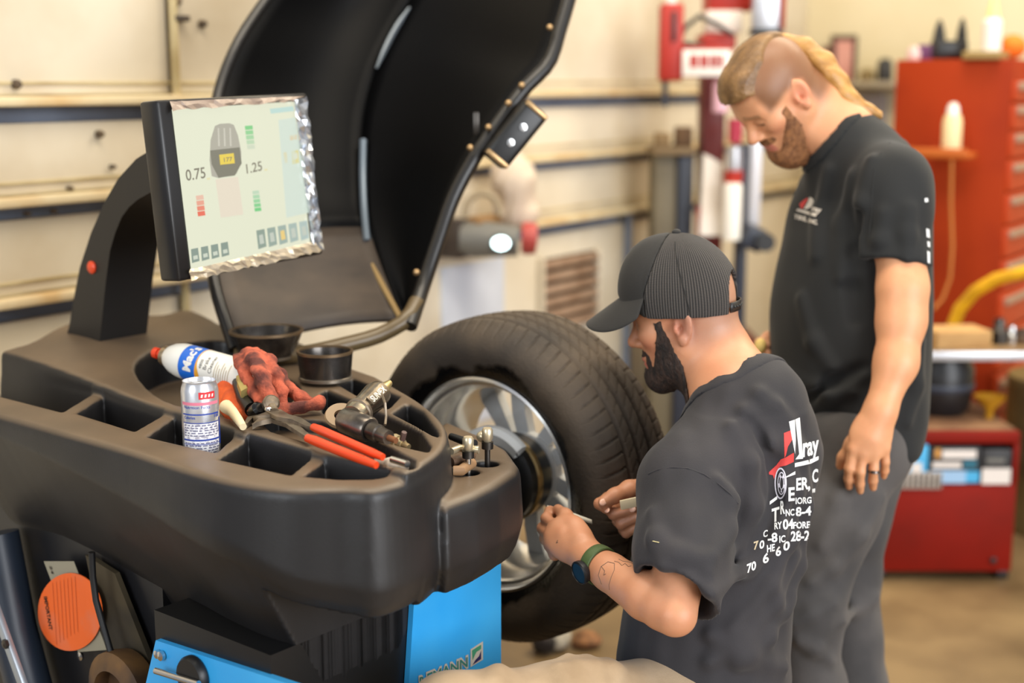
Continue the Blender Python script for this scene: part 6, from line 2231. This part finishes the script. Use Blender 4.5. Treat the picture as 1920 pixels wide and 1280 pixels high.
# canister stands on the chest
cq = Vector((at(1800, 760, CD).x, cy + 0.25, cht + 0.0065))
bench = thing('pedestal_stand', cq, 'black pedestal stand with a worn tan top and steel edge on the red chest', 'stand')
obj('stand_top', MB().box(((xa + xb) / 2, (y0_ + y1_) / 2, bz - 0.015), (xb - xa, y1_ - y0_, 0.03), None, 0.004), mat('worn tan bench top', (150, 118, 74), 0.6, c2=(112, 86, 54), scale=8), bench)
obj('edge_bar', MB().box(((xa + xb) / 2, y0_ - 0.008, bz - 0.02), (xb - xa, 0.012, 0.03), None, 0.002), M_silver, bench)
hh_ = bz - 0.03 - cq.z
obj('pedestal', MB().lathe([(0, 0), (0.075, 0), (0.095, 0.02), (0.105, hh_ * 0.4), (0.105, hh_ * 0.75), (0.085, hh_ * 0.92), (0.085, hh_), (0, hh_)], cq, UPV, 24), mat('black enamel canister', (24, 24, 27), 0.4), bench)
obj('pedestal_band', MB().lathe([(0.106, hh_ * 0.42), (0.109, hh_ * 0.45), (0.109, hh_ * 0.5), (0.106, hh_ * 0.53)], cq, UPV, 24), M_dblue, bench)
fn_ = obj('yellow_funnel', MB().lathe([(0.012, 0), (0.014, 0.03), (0.05, 0.07), (0.052, 0.075), (0.046, 0.07), (0.008, 0.03)], Vector((at(1862, 760, CD).x + 0.03, cy + 0.16, cht + 0.007)), UPV, 18), mat('mustard plastic funnel', (176, 126, 20), 0.5))
tag(fn_, 'mustard yellow plastic funnel beside the black pedestal on the red chest', 'funnel')
dq = at(1930, 820, 5.0)
dm = thing('olive_drum', (dq.x + 0.12, dq.y, 0), 'olive steel drum at the right edge behind the red chest', 'drum')
obj('drum_body', MB().lathe([(0, 0), (0.2, 0), (0.205, 0.02), (0.2, 0.04), (0.2, 0.25), (0.206, 0.27), (0.2, 0.29), (0.2, 0.52), (0.205, 0.54), (0.2, 0.56), (0, 0.56)], (dq.x + 0.12, dq.y, 0), UPV, 32), mat('olive drum paint', (104, 86, 44), 0.6, c2=(76, 62, 34), scale=5), dm)
obj('drum_bung', MB().lathe([(0, 0), (0.025, 0), (0.025, 0.02), (0, 0.02)], (dq.x + 0.02, dq.y, 0.56), UPV, 12), M_metal_d, dm)
# litter on the floor under the wheel
for px, py, r, c, lb_ in ((1042, 1196, (0.045, 0.03, 0.035), (186, 176, 156), 'crumpled white paper towel on the floor behind the wheel'), (1018, 1206, (0.035, 0.03, 0.028), (44, 36, 32), 'dark oily rag scrap on the floor left of the white towel'),
                          (1100, 1200, (0.045, 0.035, 0.018), (150, 104, 66), 'crumpled orange tan rag on the floor right of the white towel')):
    q = atz(px, py, r[2])
    g = Field(np.array(q) - 0.09, np.array(q) + 0.09, 0.005)
    g.ell(q, r)
    g.noise(0.006, 70, int(px), n=8)
    g.half((0, 0, 0.001), (0, 0, -1), 's')
    o_ = sdf_obj('floor_rag', g, mat('floor rag', c, 0.9, c2=tuple(int(v * .7) for v in c), scale=30))
    tag(o_, lb_, 'rag')
# ------------------------------------------------------------------ things lying on the weight tray
DZ = 1.034
# spray can on its side, nozzle to the left
A_, B_ = at(288, 660, 2.62), at(470, 712, 2.50)
ad = (A_ - B_).normalized()
RC = 0.033
spc = thing('spray_can', B_, 'white and blue aerosol can of brake cleaner lying across the tray', 'can')
CLn = 0.215
prof_c = [(0, 0), (RC * 0.9, 0.0), (RC * 1.02, 0.003), (RC * 1.02, 0.006), (RC, 0.010), (RC, 0.158), (RC * 0.97, 0.170), (RC * 0.86, 0.186), (RC * 0.66, 0.200), (RC * 0.5, 0.206)]
M_can = mat('white can paint', (232, 230, 222), 0.3)
obj('can_body', MB().lathe(prof_c, B_, ad, 48), M_can, spc)
obj('valve_cup', MB().lathe([(RC * 0.53, 0.203), (RC * 0.56, 0.206), (RC * 0.56, 0.214), (RC * 0.48, 0.216), (RC * 0.3, 0.212), (0, 0.212)], B_, ad, 28), mat('tin cup', (160, 140, 112), 0.3, 0.8), spc)
nz_ = obj('nozzle', MB().lathe([(0, 0.21), (0.008, 0.21), (0.008, 0.228), (0.0105, 0.229), (0.0105, 0.240), (0.008, 0.243), (0, 0.243)], B_, ad, 16), mat('orange red nozzle', (232, 66, 30), 0.4), spc)
mc = B_ + ad * 0.1
cdv = (CAMP - mc)
cdv = (cdv - ad * cdv.dot(ad)).normalized()
tdv = cdv.cross(ad).normalized()
if tdv.z < 0:
    tdv = -tdv


def cpt(h, arc, r=RC, o=0.0004):
    a = arc / r
    return B_ + ad * h + (cdv * math.cos(a) + tdv * math.sin(a)) * (r + o)


def cyl_text(mb, s, h, arc0, size, bold=0.01, fit=None, pt=cpt):
    V, Fc = text_geo(s, bold)
    w = max(v[0] for v in V)
    sx = (fit / w) if fit else size / 0.72
    sy = size / 0.72
    b = bmesh.new()
    vs = [b.verts.new((v[0] * sx, v[1] * sy, 0)) for v in V]
    for q in Fc:
        try:
            b.faces.new([vs[i] for i in q])
        except ValueError:
            pass
    bmesh.ops.triangulate(b, faces=b.faces[:])
    es = [e for e in b.edges if e.calc_length() > 0.004]
    if es:
        bmesh.ops.subdivide_edges(b, edges=es, cuts=2)
    for v in b.verts:
        v.co = pt(h + v.co.y, arc0 + v.co.x)
    return mb.bm(b)


def cyl_patch(h0, h1, a0, a1, o, n=14, m=5, edge=None, pt=cpt):
    rows = []
    for i in range(n + 1):
        a = a0 + (a1 - a0) * i / n
        row = []
        for j in range(m + 1):
            h = h0 + (h1 - h0) * j / m
            if edge:
                h = h + edge(a) * (1 - j / m)
            row.append(pt(h, a, o=o))
        rows.append(row)
    return MB().grid(rows)


M_cblue = mat('blue can print', (26, 104, 206), 0.3)
obj('blue_band', cyl_patch(0.108, 0.148, -0.10, 0.10, 0.0003, 40, 5, edge=lambda a: -0.010 * math.exp(-((a + 0.025) / 0.02) ** 2)), M_cblue, spc)
obj('orange_line', cyl_patch(0.105, 0.107, -0.10, 0.10, 0.0004, 40, 1, edge=lambda a: -0.010 * math.exp(-((a + 0.025) / 0.02) ** 2)), mat('orange can print', (226, 160, 50), 0.3), spc)
m_ = MB()
cyl_text(m_, "Mac's", 0.117, -0.018, 0.019, 0.04, fit=0.056, pt=lambda h, a: cpt(h, a, o=0.0006))
obj('brand_lettering', m_, M_wplas, spc, smooth=False)
m_ = MB()
M_cink = mat('dark can lettering', (66, 62, 60), 0.5)
cyl_text(m_, '4800', 0.091, -0.006, 0.0065, 0.0, fit=0.018)
cyl_text(m_, 'Brake', 0.079, -0.006, 0.0085, 0.0, fit=0.026)
cyl_text(m_, 'Cleaner', 0.066, -0.010, 0.0085, 0.0, fit=0.036)
obj('product_lettering', m_, M_cink, spc, smooth=False)
m_ = MB()
for i in range(7):
    rows = [[cpt(0.060 - i * 0.0055, -0.02 + 0.036 * k / 6, o=0.0005), cpt(0.0587 - i * 0.0055, -0.02 + 0.036 * k / 6, o=0.0005)] for k in range(7 - (i % 3))]
    m_.grid(rows)
obj('small_print', m_, mat('tan small print', (176, 160, 130), 0.5), spc)

# drink can in the third front pocket
KR_ = 0.0302
kc = at(377, 800, 2.262)
KB = Vector((kc.x, kc.y, 0.9635))
KH = 0.159
M_alu = mat('silver can', (206, 208, 214), 0.26, 0.75, c2=(226, 226, 228), scale=30)
can = thing('drink_can', KB, 'tall silver drink can with blue and red print in the front tray pocket', 'can')
obj('can_body', MB().lathe([(0, 0.004), (0.018, 0.002), (0.022, 0.0), (0.026, 0.006), (KR_, 0.014), (KR_, KH - 0.016), (KR_ * 0.96, KH - 0.010), (KR_ * 0.88, KH - 0.003), (KR_ * 0.90, KH), (KR_ * 0.86, KH), (KR_ * 0.84, KH - 0.006), (0, KH - 0.0065)], KB, UPV, 48), M_alu, can)
obj('pull_tab', MB().box(KB + Vector((-0.004, -0.001, KH - 0.0035)), (0.020, 0.012, 0.0012), Matrix.Rotation(0.5, 3, 'Z'), 0.0004), M_alu, can)
obj('mouth', MB().lathe([(0, 0), (0.008, 0), (0.008, 0.0006), (0, 0.0006)], KB + Vector((0.012, 0.004, KH - 0.0064)), UPV, 16), M_black, can)
kd = CAMP - KB
kd.z = 0
kd.normalize()
kt = UPV.cross(kd)


def kpt(h, arc, r=KR_, o=0.0004):
    a = arc / KR_
    return KB + UPV * h + (kd * math.cos(a) + kt * math.sin(a)) * (KR_ + o)


M_kblue = mat('blue can ink', (36, 62, 150), 0.4)
M_kred = mat('red can ink', (206, 44, 50), 0.4)
M_kpink = mat('pink can ink', (214, 120, 140), 0.4)
obj('red_badge', cyl_patch(KH - 0.026, KH - 0.0145, -0.002, 0.026, 0.0004, 8, 2, pt=kpt), M_kred, can)
obj('pink_band', cyl_patch(KH - 0.036, KH - 0.031, -0.034, 0.034, 0.0004, 16, 1, pt=kpt), M_kpink, can)
m_ = MB()
for x in (0.001, 0.007, 0.013, 0.019):
    m_.grid([[kpt(KH - 0.023, x, o=0.0007), kpt(KH - 0.018, x + 0.001, o=0.0007)], [kpt(KH - 0.023, x + 0.003, o=0.0007), kpt(KH - 0.018, x + 0.004, o=0.0007)]])
obj('badge_marks', m_, M_wplas, can, smooth=False)
m_ = MB()
cyl_text(m_, 'Nutrition Facts', KH - 0.0415, -0.030, 0.0052, 0.0, fit=0.046, pt=kpt)
cyl_text(m_, 'Calories', KH - 0.0585, -0.030, 0.0050, 0.01, fit=0.021, pt=kpt)
cyl_text(m_, '160', KH - 0.058, 0.022, 0.0072, 0.01, fit=0.014, pt=kpt)
obj('label_lettering', m_, M_kblue, can, smooth=False)
for h, t in ((0.050, 0.0022), (0.0645, 0.0012), (0.092, 0.0028), (0.100, 0.0012)):
    obj('label_rule', cyl_patch(KH - h - t, KH - h, -0.033, 0.034, 0.0004, 16, 1, pt=kpt), M_kblue, can)
obj('side_stripe', cyl_patch(KH - 0.105, KH - 0.060, 0.036, 0.042, 0.0004, 3, 3, pt=kpt), M_kblue, can)
obj('white_field', cyl_patch(0.016, KH - 0.0665, -0.033, 0.034, 0.00015, 16, 4, pt=kpt), mat('white label field', (226, 224, 226), 0.4, c2=(170, 166, 176), scale=160, contrast=(0.52, 0.62)), can)
m_ = MB()
rgk = random.Random(8)
for i in range(19):
    h = KH - 0.070 - i * 0.0042
    if abs(h - (KH - 0.0935)) < 0.004 or h < 0.02:
        continue
    x = -0.030
    while x < 0.028:
        w = rgk.uniform(0.003, 0.009)
        m_.grid([[kpt(h, x + w * k / 2, o=0.0005), kpt(h + 0.0017, x + w * k / 2, o=0.0005)] for k in range(3)])
        x += w + rgk.uniform(0.001, 0.004)
sp_ = obj('small_print', m_, mat('grey blue small print', (92, 92, 122), 0.5), can, smooth=False)
sp_['kind'] = 'stuff'

# shop rag -------------------------------------------------------------------
M_rag = mat('rust red shop rag', (184, 90, 64), 0.92, c2=(88, 44, 36), scale=28, contrast=(0.42, 0.64), bump=0.5, bscale=220)
g = Field((-0.64, 2.16, 1.01), (-0.28, 2.72, 1.17), 0.0034)
P_ = lambda x, y, z: atz(x, y, z)
strands = [([(446, 672, 1.112), (456, 690, 1.105), (470, 716, 1.085), (488, 752, 1.062), (497, 768, 1.05)], [0.009, 0.012, 0.012, 0.010, 0.008]),
           ([(462, 662, 1.118), (478, 676, 1.118), (492, 706, 1.10), (504, 742, 1.072), (508, 768, 1.05)], [0.010, 0.0145, 0.015, 0.012, 0.009]),
           ([(482, 662, 1.118), (502, 676, 1.115), (516, 706, 1.093), (526, 736, 1.07), (536, 762, 1.048)], [0.009, 0.013, 0.012, 0.010, 0.008]),
           ([(504, 676, 1.11), (524, 700, 1.09), (542, 730, 1.068), (566, 746, 1.058), (586, 750, 1.056)], [0.009, 0.011, 0.0105, 0.0105, 0.009]),
           ([(506, 768, 1.05), (536, 768, 1.049), (566, 764, 1.05), (596, 756, 1.054), (602, 748, 1.06)], [0.008, 0.010, 0.010, 0.010, 0.008])]
for P, R in strands:
    g.chain([P_(*q) for q in P], R, 0.007)
g.noise(0.0016, 190, 4, n=10)
g.noise(0.0020, 90, 5, n=8)
rag = sdf_obj('shop_rag', g, M_rag, relax=1)
tag(rag, 'rust red shop rag draped over the end of the aerosol can', 'rag')
# orange glove underneath
g = Field((-0.66, 2.20, 0.98), (-0.34, 2.62, 1.12), 0.0035)
for P, R in (([(412, 712, 1.055), (428, 736, 1.045), (436, 762, 1.035)], [0.018, 0.024, 0.02]), ([(436, 700, 1.06), (446, 730, 1.045), (462, 776, 1.03)], [0.014, 0.02, 0.014]),
             ([(420, 752, 1.03), (446, 776, 1.026), (482, 782, 1.03)], [0.018, 0.018, 0.010])):
    g.chain([P_(*q) for q in P], R, 0.012)
g.noise(0.002, 90, 9, n=8)
gl = sdf_obj('orange_glove', g, mat('orange glove knit', (226, 96, 34), 0.8, c2=(180, 66, 26), scale=26, bump=0.4, bscale=240), relax=1)
tag(gl, 'bright orange work glove stuffed in the pocket between the cans', 'glove')
wt = obj('white_nozzle', MB().tube([P_(424, 762, 1.052), P_(436, 772, 1.052), P_(448, 788, 1.047), P_(456, 800, 1.043)], [0.012, 0.009, 0.0075, 0.006], 14), mat('ivory plastic', (226, 208, 168), 0.45))
tag(wt, 'ivory plastic nozzle lying against the orange glove beside the drink can', 'nozzle')
bf = thing('brass_fitting', P_(457, 722, 1.075), 'yellowed brass fitting on a black valve under the rag', 'fitting')
q0, q1 = P_(450, 708, 1.085), P_(463, 738, 1.068)
obj('fitting_nut', MB().tube([q0, q0.lerp(q1, 0.3), q0.lerp(q1, 0.35), q1], [0.008, 0.008, 0.011, 0.012], 6), mat('yellowed brass', (200, 180, 112), 0.4, 0.5), bf)
obj('fitting_bore', MB().tube([q0 + (q0 - q1).normalized() * 0.0003, q0 + (q0 - q1).normalized() * 0.001], 0.004, 10), M_black, bf)
obj('valve_body', MB().tube([P_(446, 712, 1.07), P_(462, 745, 1.055), P_(474, 768, 1.045)], [0.012, 0.017, 0.014], 14), M_black, bf)
bk = obj('black_cap', MB().lathe([(0, 0), (0.013, 0), (0.014, 0.006), (0.013, 0.02), (0.009, 0.024), (0, 0.024)], P_(476, 776, 1.045), (0.5, -0.5, 0.55), 18), mat('glossy black cap', (12, 12, 13), 0.15))  # small black plastic cap
tag(bk, 'glossy black plastic cap in front of the rag by the pliers', 'knob')

# wheel weight pliers -----------------------------------------------------------
M_pl = mat('worn tool steel', (150, 136, 118), 0.4, 0.8, c2=(104, 92, 78), scale=30)
M_grip = mat('orange vinyl grip', (218, 68, 28), 0.28)
pz = 1.047
pli = thing('wheel_weight_pliers', P_(545, 800, pz), 'wheel weight pliers with orange grips lying in the middle tray slot', 'pliers')
h1_ = [P_(512, 772, pz + 0.008), P_(530, 782, pz + 0.008), P_(556, 788, pz + 0.006), P_(578, 800, pz + 0.004), P_(592, 803, pz + 0.004)]
h2_ = [P_(497, 782, pz), P_(518, 786, pz), P_(545, 796, pz), P_(566, 812, pz), P_(580, 822, pz)]


def flatbar(pts, ws, t):
    rows = []
    n = len(pts)
    up = UPV
    for i, p in enumerate(pts):
        d = (pts[min(i + 1, n - 1)] - pts[max(i - 1, 0)]).normalized()
        s = d.cross(up).normalized()
        rows.append([p + s * ws[i] + up * t, p - s * ws[i] + up * t, p - s * ws[i] - up * t, p + s * ws[i] - up * t, p + s * ws[i] + up * t])
    m = MB().grid(rows)
    m.add(rows[0][:4], [(0, 1, 2, 3)])
    m.add(rows[-1][:4], [(0, 1, 2, 3)])
    return m


obj('upper_arm', flatbar(h1_, [0.013, 0.012, 0.009, 0.006, 0.005], 0.0035), M_pl, pli)
obj('lower_arm', flatbar(h2_, [0.012, 0.012, 0.009, 0.006, 0.005], 0.0035), M_pl, pli)
obj('upper_jaw', flatbar([P_(512, 776, pz + 0.006), P_(494, 780, pz + 0.004), P_(480, 783, pz), P_(469, 786, pz - 0.004), P_(461, 797, pz - 0.008)], [0.014, 0.010, 0.008, 0.006, 0.003], 0.004), M_pl, pli)
obj('lower_jaw', flatbar([P_(505, 786, pz), P_(490, 790, pz), P_(481, 794, pz - 0.003), P_(473, 800, pz - 0.008)], [0.012, 0.008, 0.006, 0.003], 0.004), M_pl, pli)
obj('hammer_head', MB().lathe([(0, -0.012), (0.013, -0.012), (0.0145, -0.009), (0.0145, 0.009), (0.011, 0.013), (0, 0.014)], P_(507, 758, pz + 0.016), (0.35, -0.75, 0.5), 20), M_pl, pli)
obj('hammer_neck', MB().tube([P_(507, 758, pz + 0.016), P_(514, 774, pz + 0.008)], 0.009, 12), M_pl, pli)
obj('pivot', MB().lathe([(0.006, 0), (0.006, 0.003), (0.004, 0.005), (0, 0.005)], P_(503, 768, pz + 0.018), UPV, 14), M_chrome, pli)
g1 = [P_(588, 801, pz + 0.006), P_(600, 806, pz + 0.007), P_(650, 828, pz + 0.004), P_(700, 850, pz), P_(718, 857, pz - 0.002)]
g2 = [P_(576, 821, pz + 0.004), P_(590, 826, pz + 0.003), P_(636, 845, pz), P_(680, 862, pz - 0.005), P_(706, 872, pz - 0.008)]
for gp, r_ in ((g1, [0.0065, 0.0075, 0.0075, 0.007, 0.0055]), (g2, [0.0065, 0.0078, 0.0076, 0.007, 0.0055])):
    grp = obj('grip', MB().tube(gp, r_, 16), M_grip, pli)
    for o_ in (-0.0035, 0.0035):
        obj('grip_rib', MB().tube([p + UPV * 0.0062 + NX * o_ for p in gp[1:4]], 0.0014, 6), M_grip, grp)

# angle die grinder -----------------------------------------------------------------
M_dg = mat('oily gun metal', (178, 164, 140), 0.26, 0.9, c2=(110, 98, 84), scale=22)
M_head = mat('worn grey steel', (138, 130, 122), 0.32, 0.9, c2=(84, 78, 72), scale=20)
dg = thing('die_grinder', P_(680, 780, 1.06), 'oily metal air die grinder with raised lettering in the rear tray slot', 'tool')
q0, q1 = P_(662, 782, 1.068), P_(715, 732, 1.092)
dh = (q1 - q0).normalized()
obj('handle', MB().tube([q0, q0.lerp(q1, 0.12), q0.lerp(q1, 0.3), q0.lerp(q1, 0.8), q0.lerp(q1, 0.93), q1], [0.020, 0.0215, 0.020, 0.0235, 0.021, 0.010], 24), M_dg, dg)
obj('lock_ring', MB().tube([q0.lerp(q1, 0.16), q0.lerp(q1, 0.18), q0.lerp(q1, 0.24), q0.lerp(q1, 0.26)], [0.0215, 0.0235, 0.0235, 0.0215], 24), M_pl, dg)
obj('air_inlet', MB().tube([q1, q1 + dh * 0.012, q1 + dh * 0.03], [0.010, 0.009, 0.0055], 12), mat('brass inlet', (206, 184, 130), 0.3, 0.8), dg)
p0, p1 = P_(645, 786, 1.062), P_(694, 806, 1.056)
dv2 = (p1 - p0).normalized()
obj('angle_head', MB().tube([p0, p0 + dv2 * 0.004, p1 - dv2 * 0.004, p1], [0.0185, 0.021, 0.021, 0.0185], 24), M_head, dg)
p2 = p1 + dv2 * 0.045
obj('collet', MB().tube([p1, p1 + dv2 * 0.002, p1 + dv2 * 0.022, p1 + dv2 * 0.024, p2], [0.012, 0.0145, 0.0145, 0.012, 0.0115], 20), M_head, dg)
obj('shank', MB().tube([p2, p2 + dv2 * 0.018], 0.005, 10), mat('rusty shank', (140, 92, 60), 0.5, 0.6), dg)
lv = [P_(716, 738, 1.098), P_(722, 756, 1.09), P_(724, 780, 1.07), P_(722, 796, 1.06)]
obj('lever', MB().tube(lv, 0.0022, 8), M_pl, dg)
fc_ = (CAMP - q0.lerp(q1, 0.5))
fc_ = (fc_ - dh * fc_.dot(dh)).normalized()
sd_ = dh.cross(fc_)
pl0 = q0.lerp(q1, 0.36) + fc_ * 0.0225
m_ = MB()
if sd_.z < 0:
    sd_ = -sd_
put_text(m_, 'SUNEX', pl0 - sd_ * 0.0055 + fc_ * 0.0012, dh, sd_, 0.02, fit=(q1 - q0).length * 0.46, height=0.011)
obj('plate', MB().box(q0.lerp(q1, 0.60) + fc_ * 0.0215, ((q1 - q0).length * 0.56, 0.017, 0.0035), rot_axes(dh, sd_, dh.cross(sd_)), 0.001), mat('plate metal', (120, 108, 92), 0.35, 0.85), dg)
obj('lettering', m_, mat('raised bright lettering', (224, 216, 200), 0.4), dg, smooth=False)
wsr = obj('rubber_washer', MB().lathe([(0.012, -0.003), (0.026, -0.004), (0.028, 0), (0.026, 0.004), (0.012, 0.003)], P_(640, 780, 1.052), (0.1, -0.55, 0.8), 28, close=True), mat('tan rimmed washer', (150, 124, 92), 0.5))
tag(wsr, 'round tan washer standing behind the die grinder head', 'washer')
bfit = thing('brass_coupler', P_(748, 832, 1.03), 'brass air coupler at the tip of the die grinder', 'fitting')
c0, c1 = P_(730, 820, 1.040), P_(756, 833, 1.034)
obj('coupler_body', MB().tube([c0, c0.lerp(c1, .3), c0.lerp(c1, .32), c0.lerp(c1, .62), c0.lerp(c1, .64), c1], [0.008, 0.008, 0.0105, 0.0105, 0.008, 0.008], 14), mat('pale brass', (206, 188, 146), 0.3, 0.7), bfit)
obj('coupler_tip', MB().tube([c1, c1.lerp(c1 * 2 - c0, 0.4)], [0.006, 0.005], 10), mat('tarnished brass', (160, 138, 100), 0.4, 0.7), bfit)
nl = obj('rusty_pin', MB().tube([P_(751, 836, 1.03), P_(758, 810, 1.055)], [0.005, 0.0045], 6), mat('rusty brown pin', (88, 66, 60), 0.55))
tag(nl, 'rusty brown pin standing behind the brass coupler', 'pin')
M_wgt = mat('pale zinc weight', (196, 186, 168), 0.45, 0.3)
for i, (x0, y0, x1, y1, z, lb_) in enumerate(((766, 834, 783, 840, 0.992, 'tan clip weight nearest the brass coupler'), (780, 836, 793, 841, 0.992, 'pale clip weight in the far corner of the rear tray slot'), (793, 832, 800, 838, 0.994, 'small pale square weight against the tray end wall'))):
    a, b = P_(x0, y0, z), P_(x1, y1, z)
    d = (b - a).normalized()
    o_ = obj('wheel_weight', MB().box((a + b) / 2, ((b - a).length, 0.014, 0.008), rot_axes(d, UPV.cross(d).normalized(), d.cross(UPV.cross(d).normalized())), 0.002), M_wgt)
    tag(o_, lb_, 'weight', 'loose weights in the tray')
for i, (pts, r, m2_, nm, lb_, ct) in enumerate((([(735, 861), (752, 866), (764, 870)], 0.0055, M_chrome, 'metal_sleeve', 'bright metal sleeve lying on white putty beyond the orange grips', 'sleeve'),)):
    o_ = obj(nm, MB().tube([P_(x, y, 1.032) for x, y in pts], r, 12), m2_)
    tag(o_, lb_, ct)
g = Field(np.array(P_(738, 872, 1.02)) - 0.06, np.array(P_(738, 872, 1.02)) + 0.06, 0.003)
g.chain([P_(712, 866, 1.016), P_(736, 872, 1.016), P_(766, 877, 1.014)], [0.008, 0.011, 0.007], 0.008)
g.noise(0.0014, 160, 2, n=8)
pt_ = sdf_obj('putty_lump', g, mat('white grey putty', (206, 198, 184), 0.8, c2=(160, 150, 136), scale=60), relax=1)
tag(pt_, 'white grey lump of putty at the end of the pliers slot', 'putty')

# two pressure cups on the rear of the tray -------------------------------------------
M_cup = mat('scuffed black steel', (104, 100, 96), 0.2, 0.9, c2=(58, 54, 52), scale=18, rough2=0.4)


def cup(px, py, d, r0, r1, z0, z1, label):
    c = at(px, py, d)
    o = thing('pressure_cup', (c.x, c.y, z0), label, 'cup', 'steel pressure cups on the tray')
    h = z1 - z0
    obj('cup_body', MB().lathe([(0, 0.004), (r0 * 0.9, 0.004), (r0, 0), (r1, h), (r1 * 0.93, h), (r0 * 0.9, 0.012), (0, 0.012)], (c.x, c.y, z0), UPV, 48), M_cup, o)
    obj('cup_rim', MB().lathe([(r1 * 0.925, h - 0.002), (r1 * 1.012, h - 0.003), (r1 * 1.012, h + 0.002), (r1 * 0.925, h + 0.002)], (c.x, c.y, z0), UPV, 48, close=True), mat('rusty rim edge', (110, 90, 66), 0.4, 0.6), o)
    obj('cup_foot', MB().lathe([(r0 * 0.98, -0.001), (r0 * 1.06, 0.001), (r0 * 1.06, 0.006), (r0 * 0.98, 0.008)], (c.x, c.y, z0), UPV, 48), mat('bright cup foot', (150, 140, 126), 0.3, 0.8), o)
    return o


cup(500, 645, 2.80, 0.052, 0.074, 1.049, 1.104, 'larger black steel cup at the back of the tray behind the rag')
cup(610, 690, 2.64, 0.048, 0.053, 1.040, 1.094, 'smaller black steel cup at the back of the tray left of the tyre')

# tools standing in the low shelf ---------------------------------------------------------
M_zinc = mat('cream zinc', (210, 196, 166), 0.3, 0.7)
for i, (px, py, top, lb_) in enumerate(((878, 886, 838, 'chrome valve tool standing in the nearer hole of the low shelf'), (914, 868, 820, 'brown valve tool standing in the farther hole of the low shelf'))):
    b = atz(px, py, 0.93)
    base = Vector((b.x, b.y, 0.905))
    base = atz(px, py, 0.962)
    t = thing('valve_tool', (base.x, base.y, 0.905), lb_, 'tool', 'valve tools in the low shelf')
    zt_ = 0.962 + (py - top) / 1100
    obj('shaft', MB().tube([(base.x, base.y, 0.905), (base.x, base.y, zt_)], 0.0048, 12), M_chrome if i == 0 else M_metal_d, t)
    obj('collar', MB().tube([(base.x, base.y, zt_ - 0.018), (base.x, base.y, zt_ - 0.006)], 0.010, 14), M_metal_d, t)
    obj('knob', MB().tube([(base.x, base.y, zt_ - 0.006), (base.x, base.y, zt_), (base.x, base.y, zt_ + 0.014), (base.x, base.y, zt_ + 0.018)], [0.006, 0.0095, 0.0095, 0.007], 14), M_zinc, t)
lie = [([(846, 846), (862, 840), (880, 842), (898, 843)], 0.0065, 1.0, M_zinc, 'cream zinc tyre gauge lying across the tools on the low shelf', 'tyre_gauge'),
       ([(846, 818), (868, 826), (890, 832)], 0.007, 1.0, M_cable, 'black rubber air line behind the valve tools', 'air_line'),
       ([(846, 866), (862, 862), (884, 852)], 0.009, 0.978, mat('brown wooden grip', (104, 78, 58), 0.6), 'upper brown tool grip lying left of the valve tools', 'tool_grip'),
       ([(850, 882), (864, 882), (884, 868)], 0.009, 0.972, mat('tan wooden grip', (146, 112, 78), 0.6), 'lower tan tool grip lying left of the valve tools', 'tool_grip')]
for P, r, z, m2_, lb_, nm in lie:
    o_ = obj(nm, MB().tube([atz(x, y, z) for x, y in P], [r * 0.9] + [r] * (len(P) - 2) + [r * 1.05], 12), m2_)
    tag(o_, lb_, 'tool')
kb = obj('inflator_knob', MB().sphere(atz(905, 818, 1.005), (0.011, 0.011, 0.010), None, 16, 10), M_zinc)
tag(kb, 'round cream inflator knob in front of the white hub cup', 'knob')
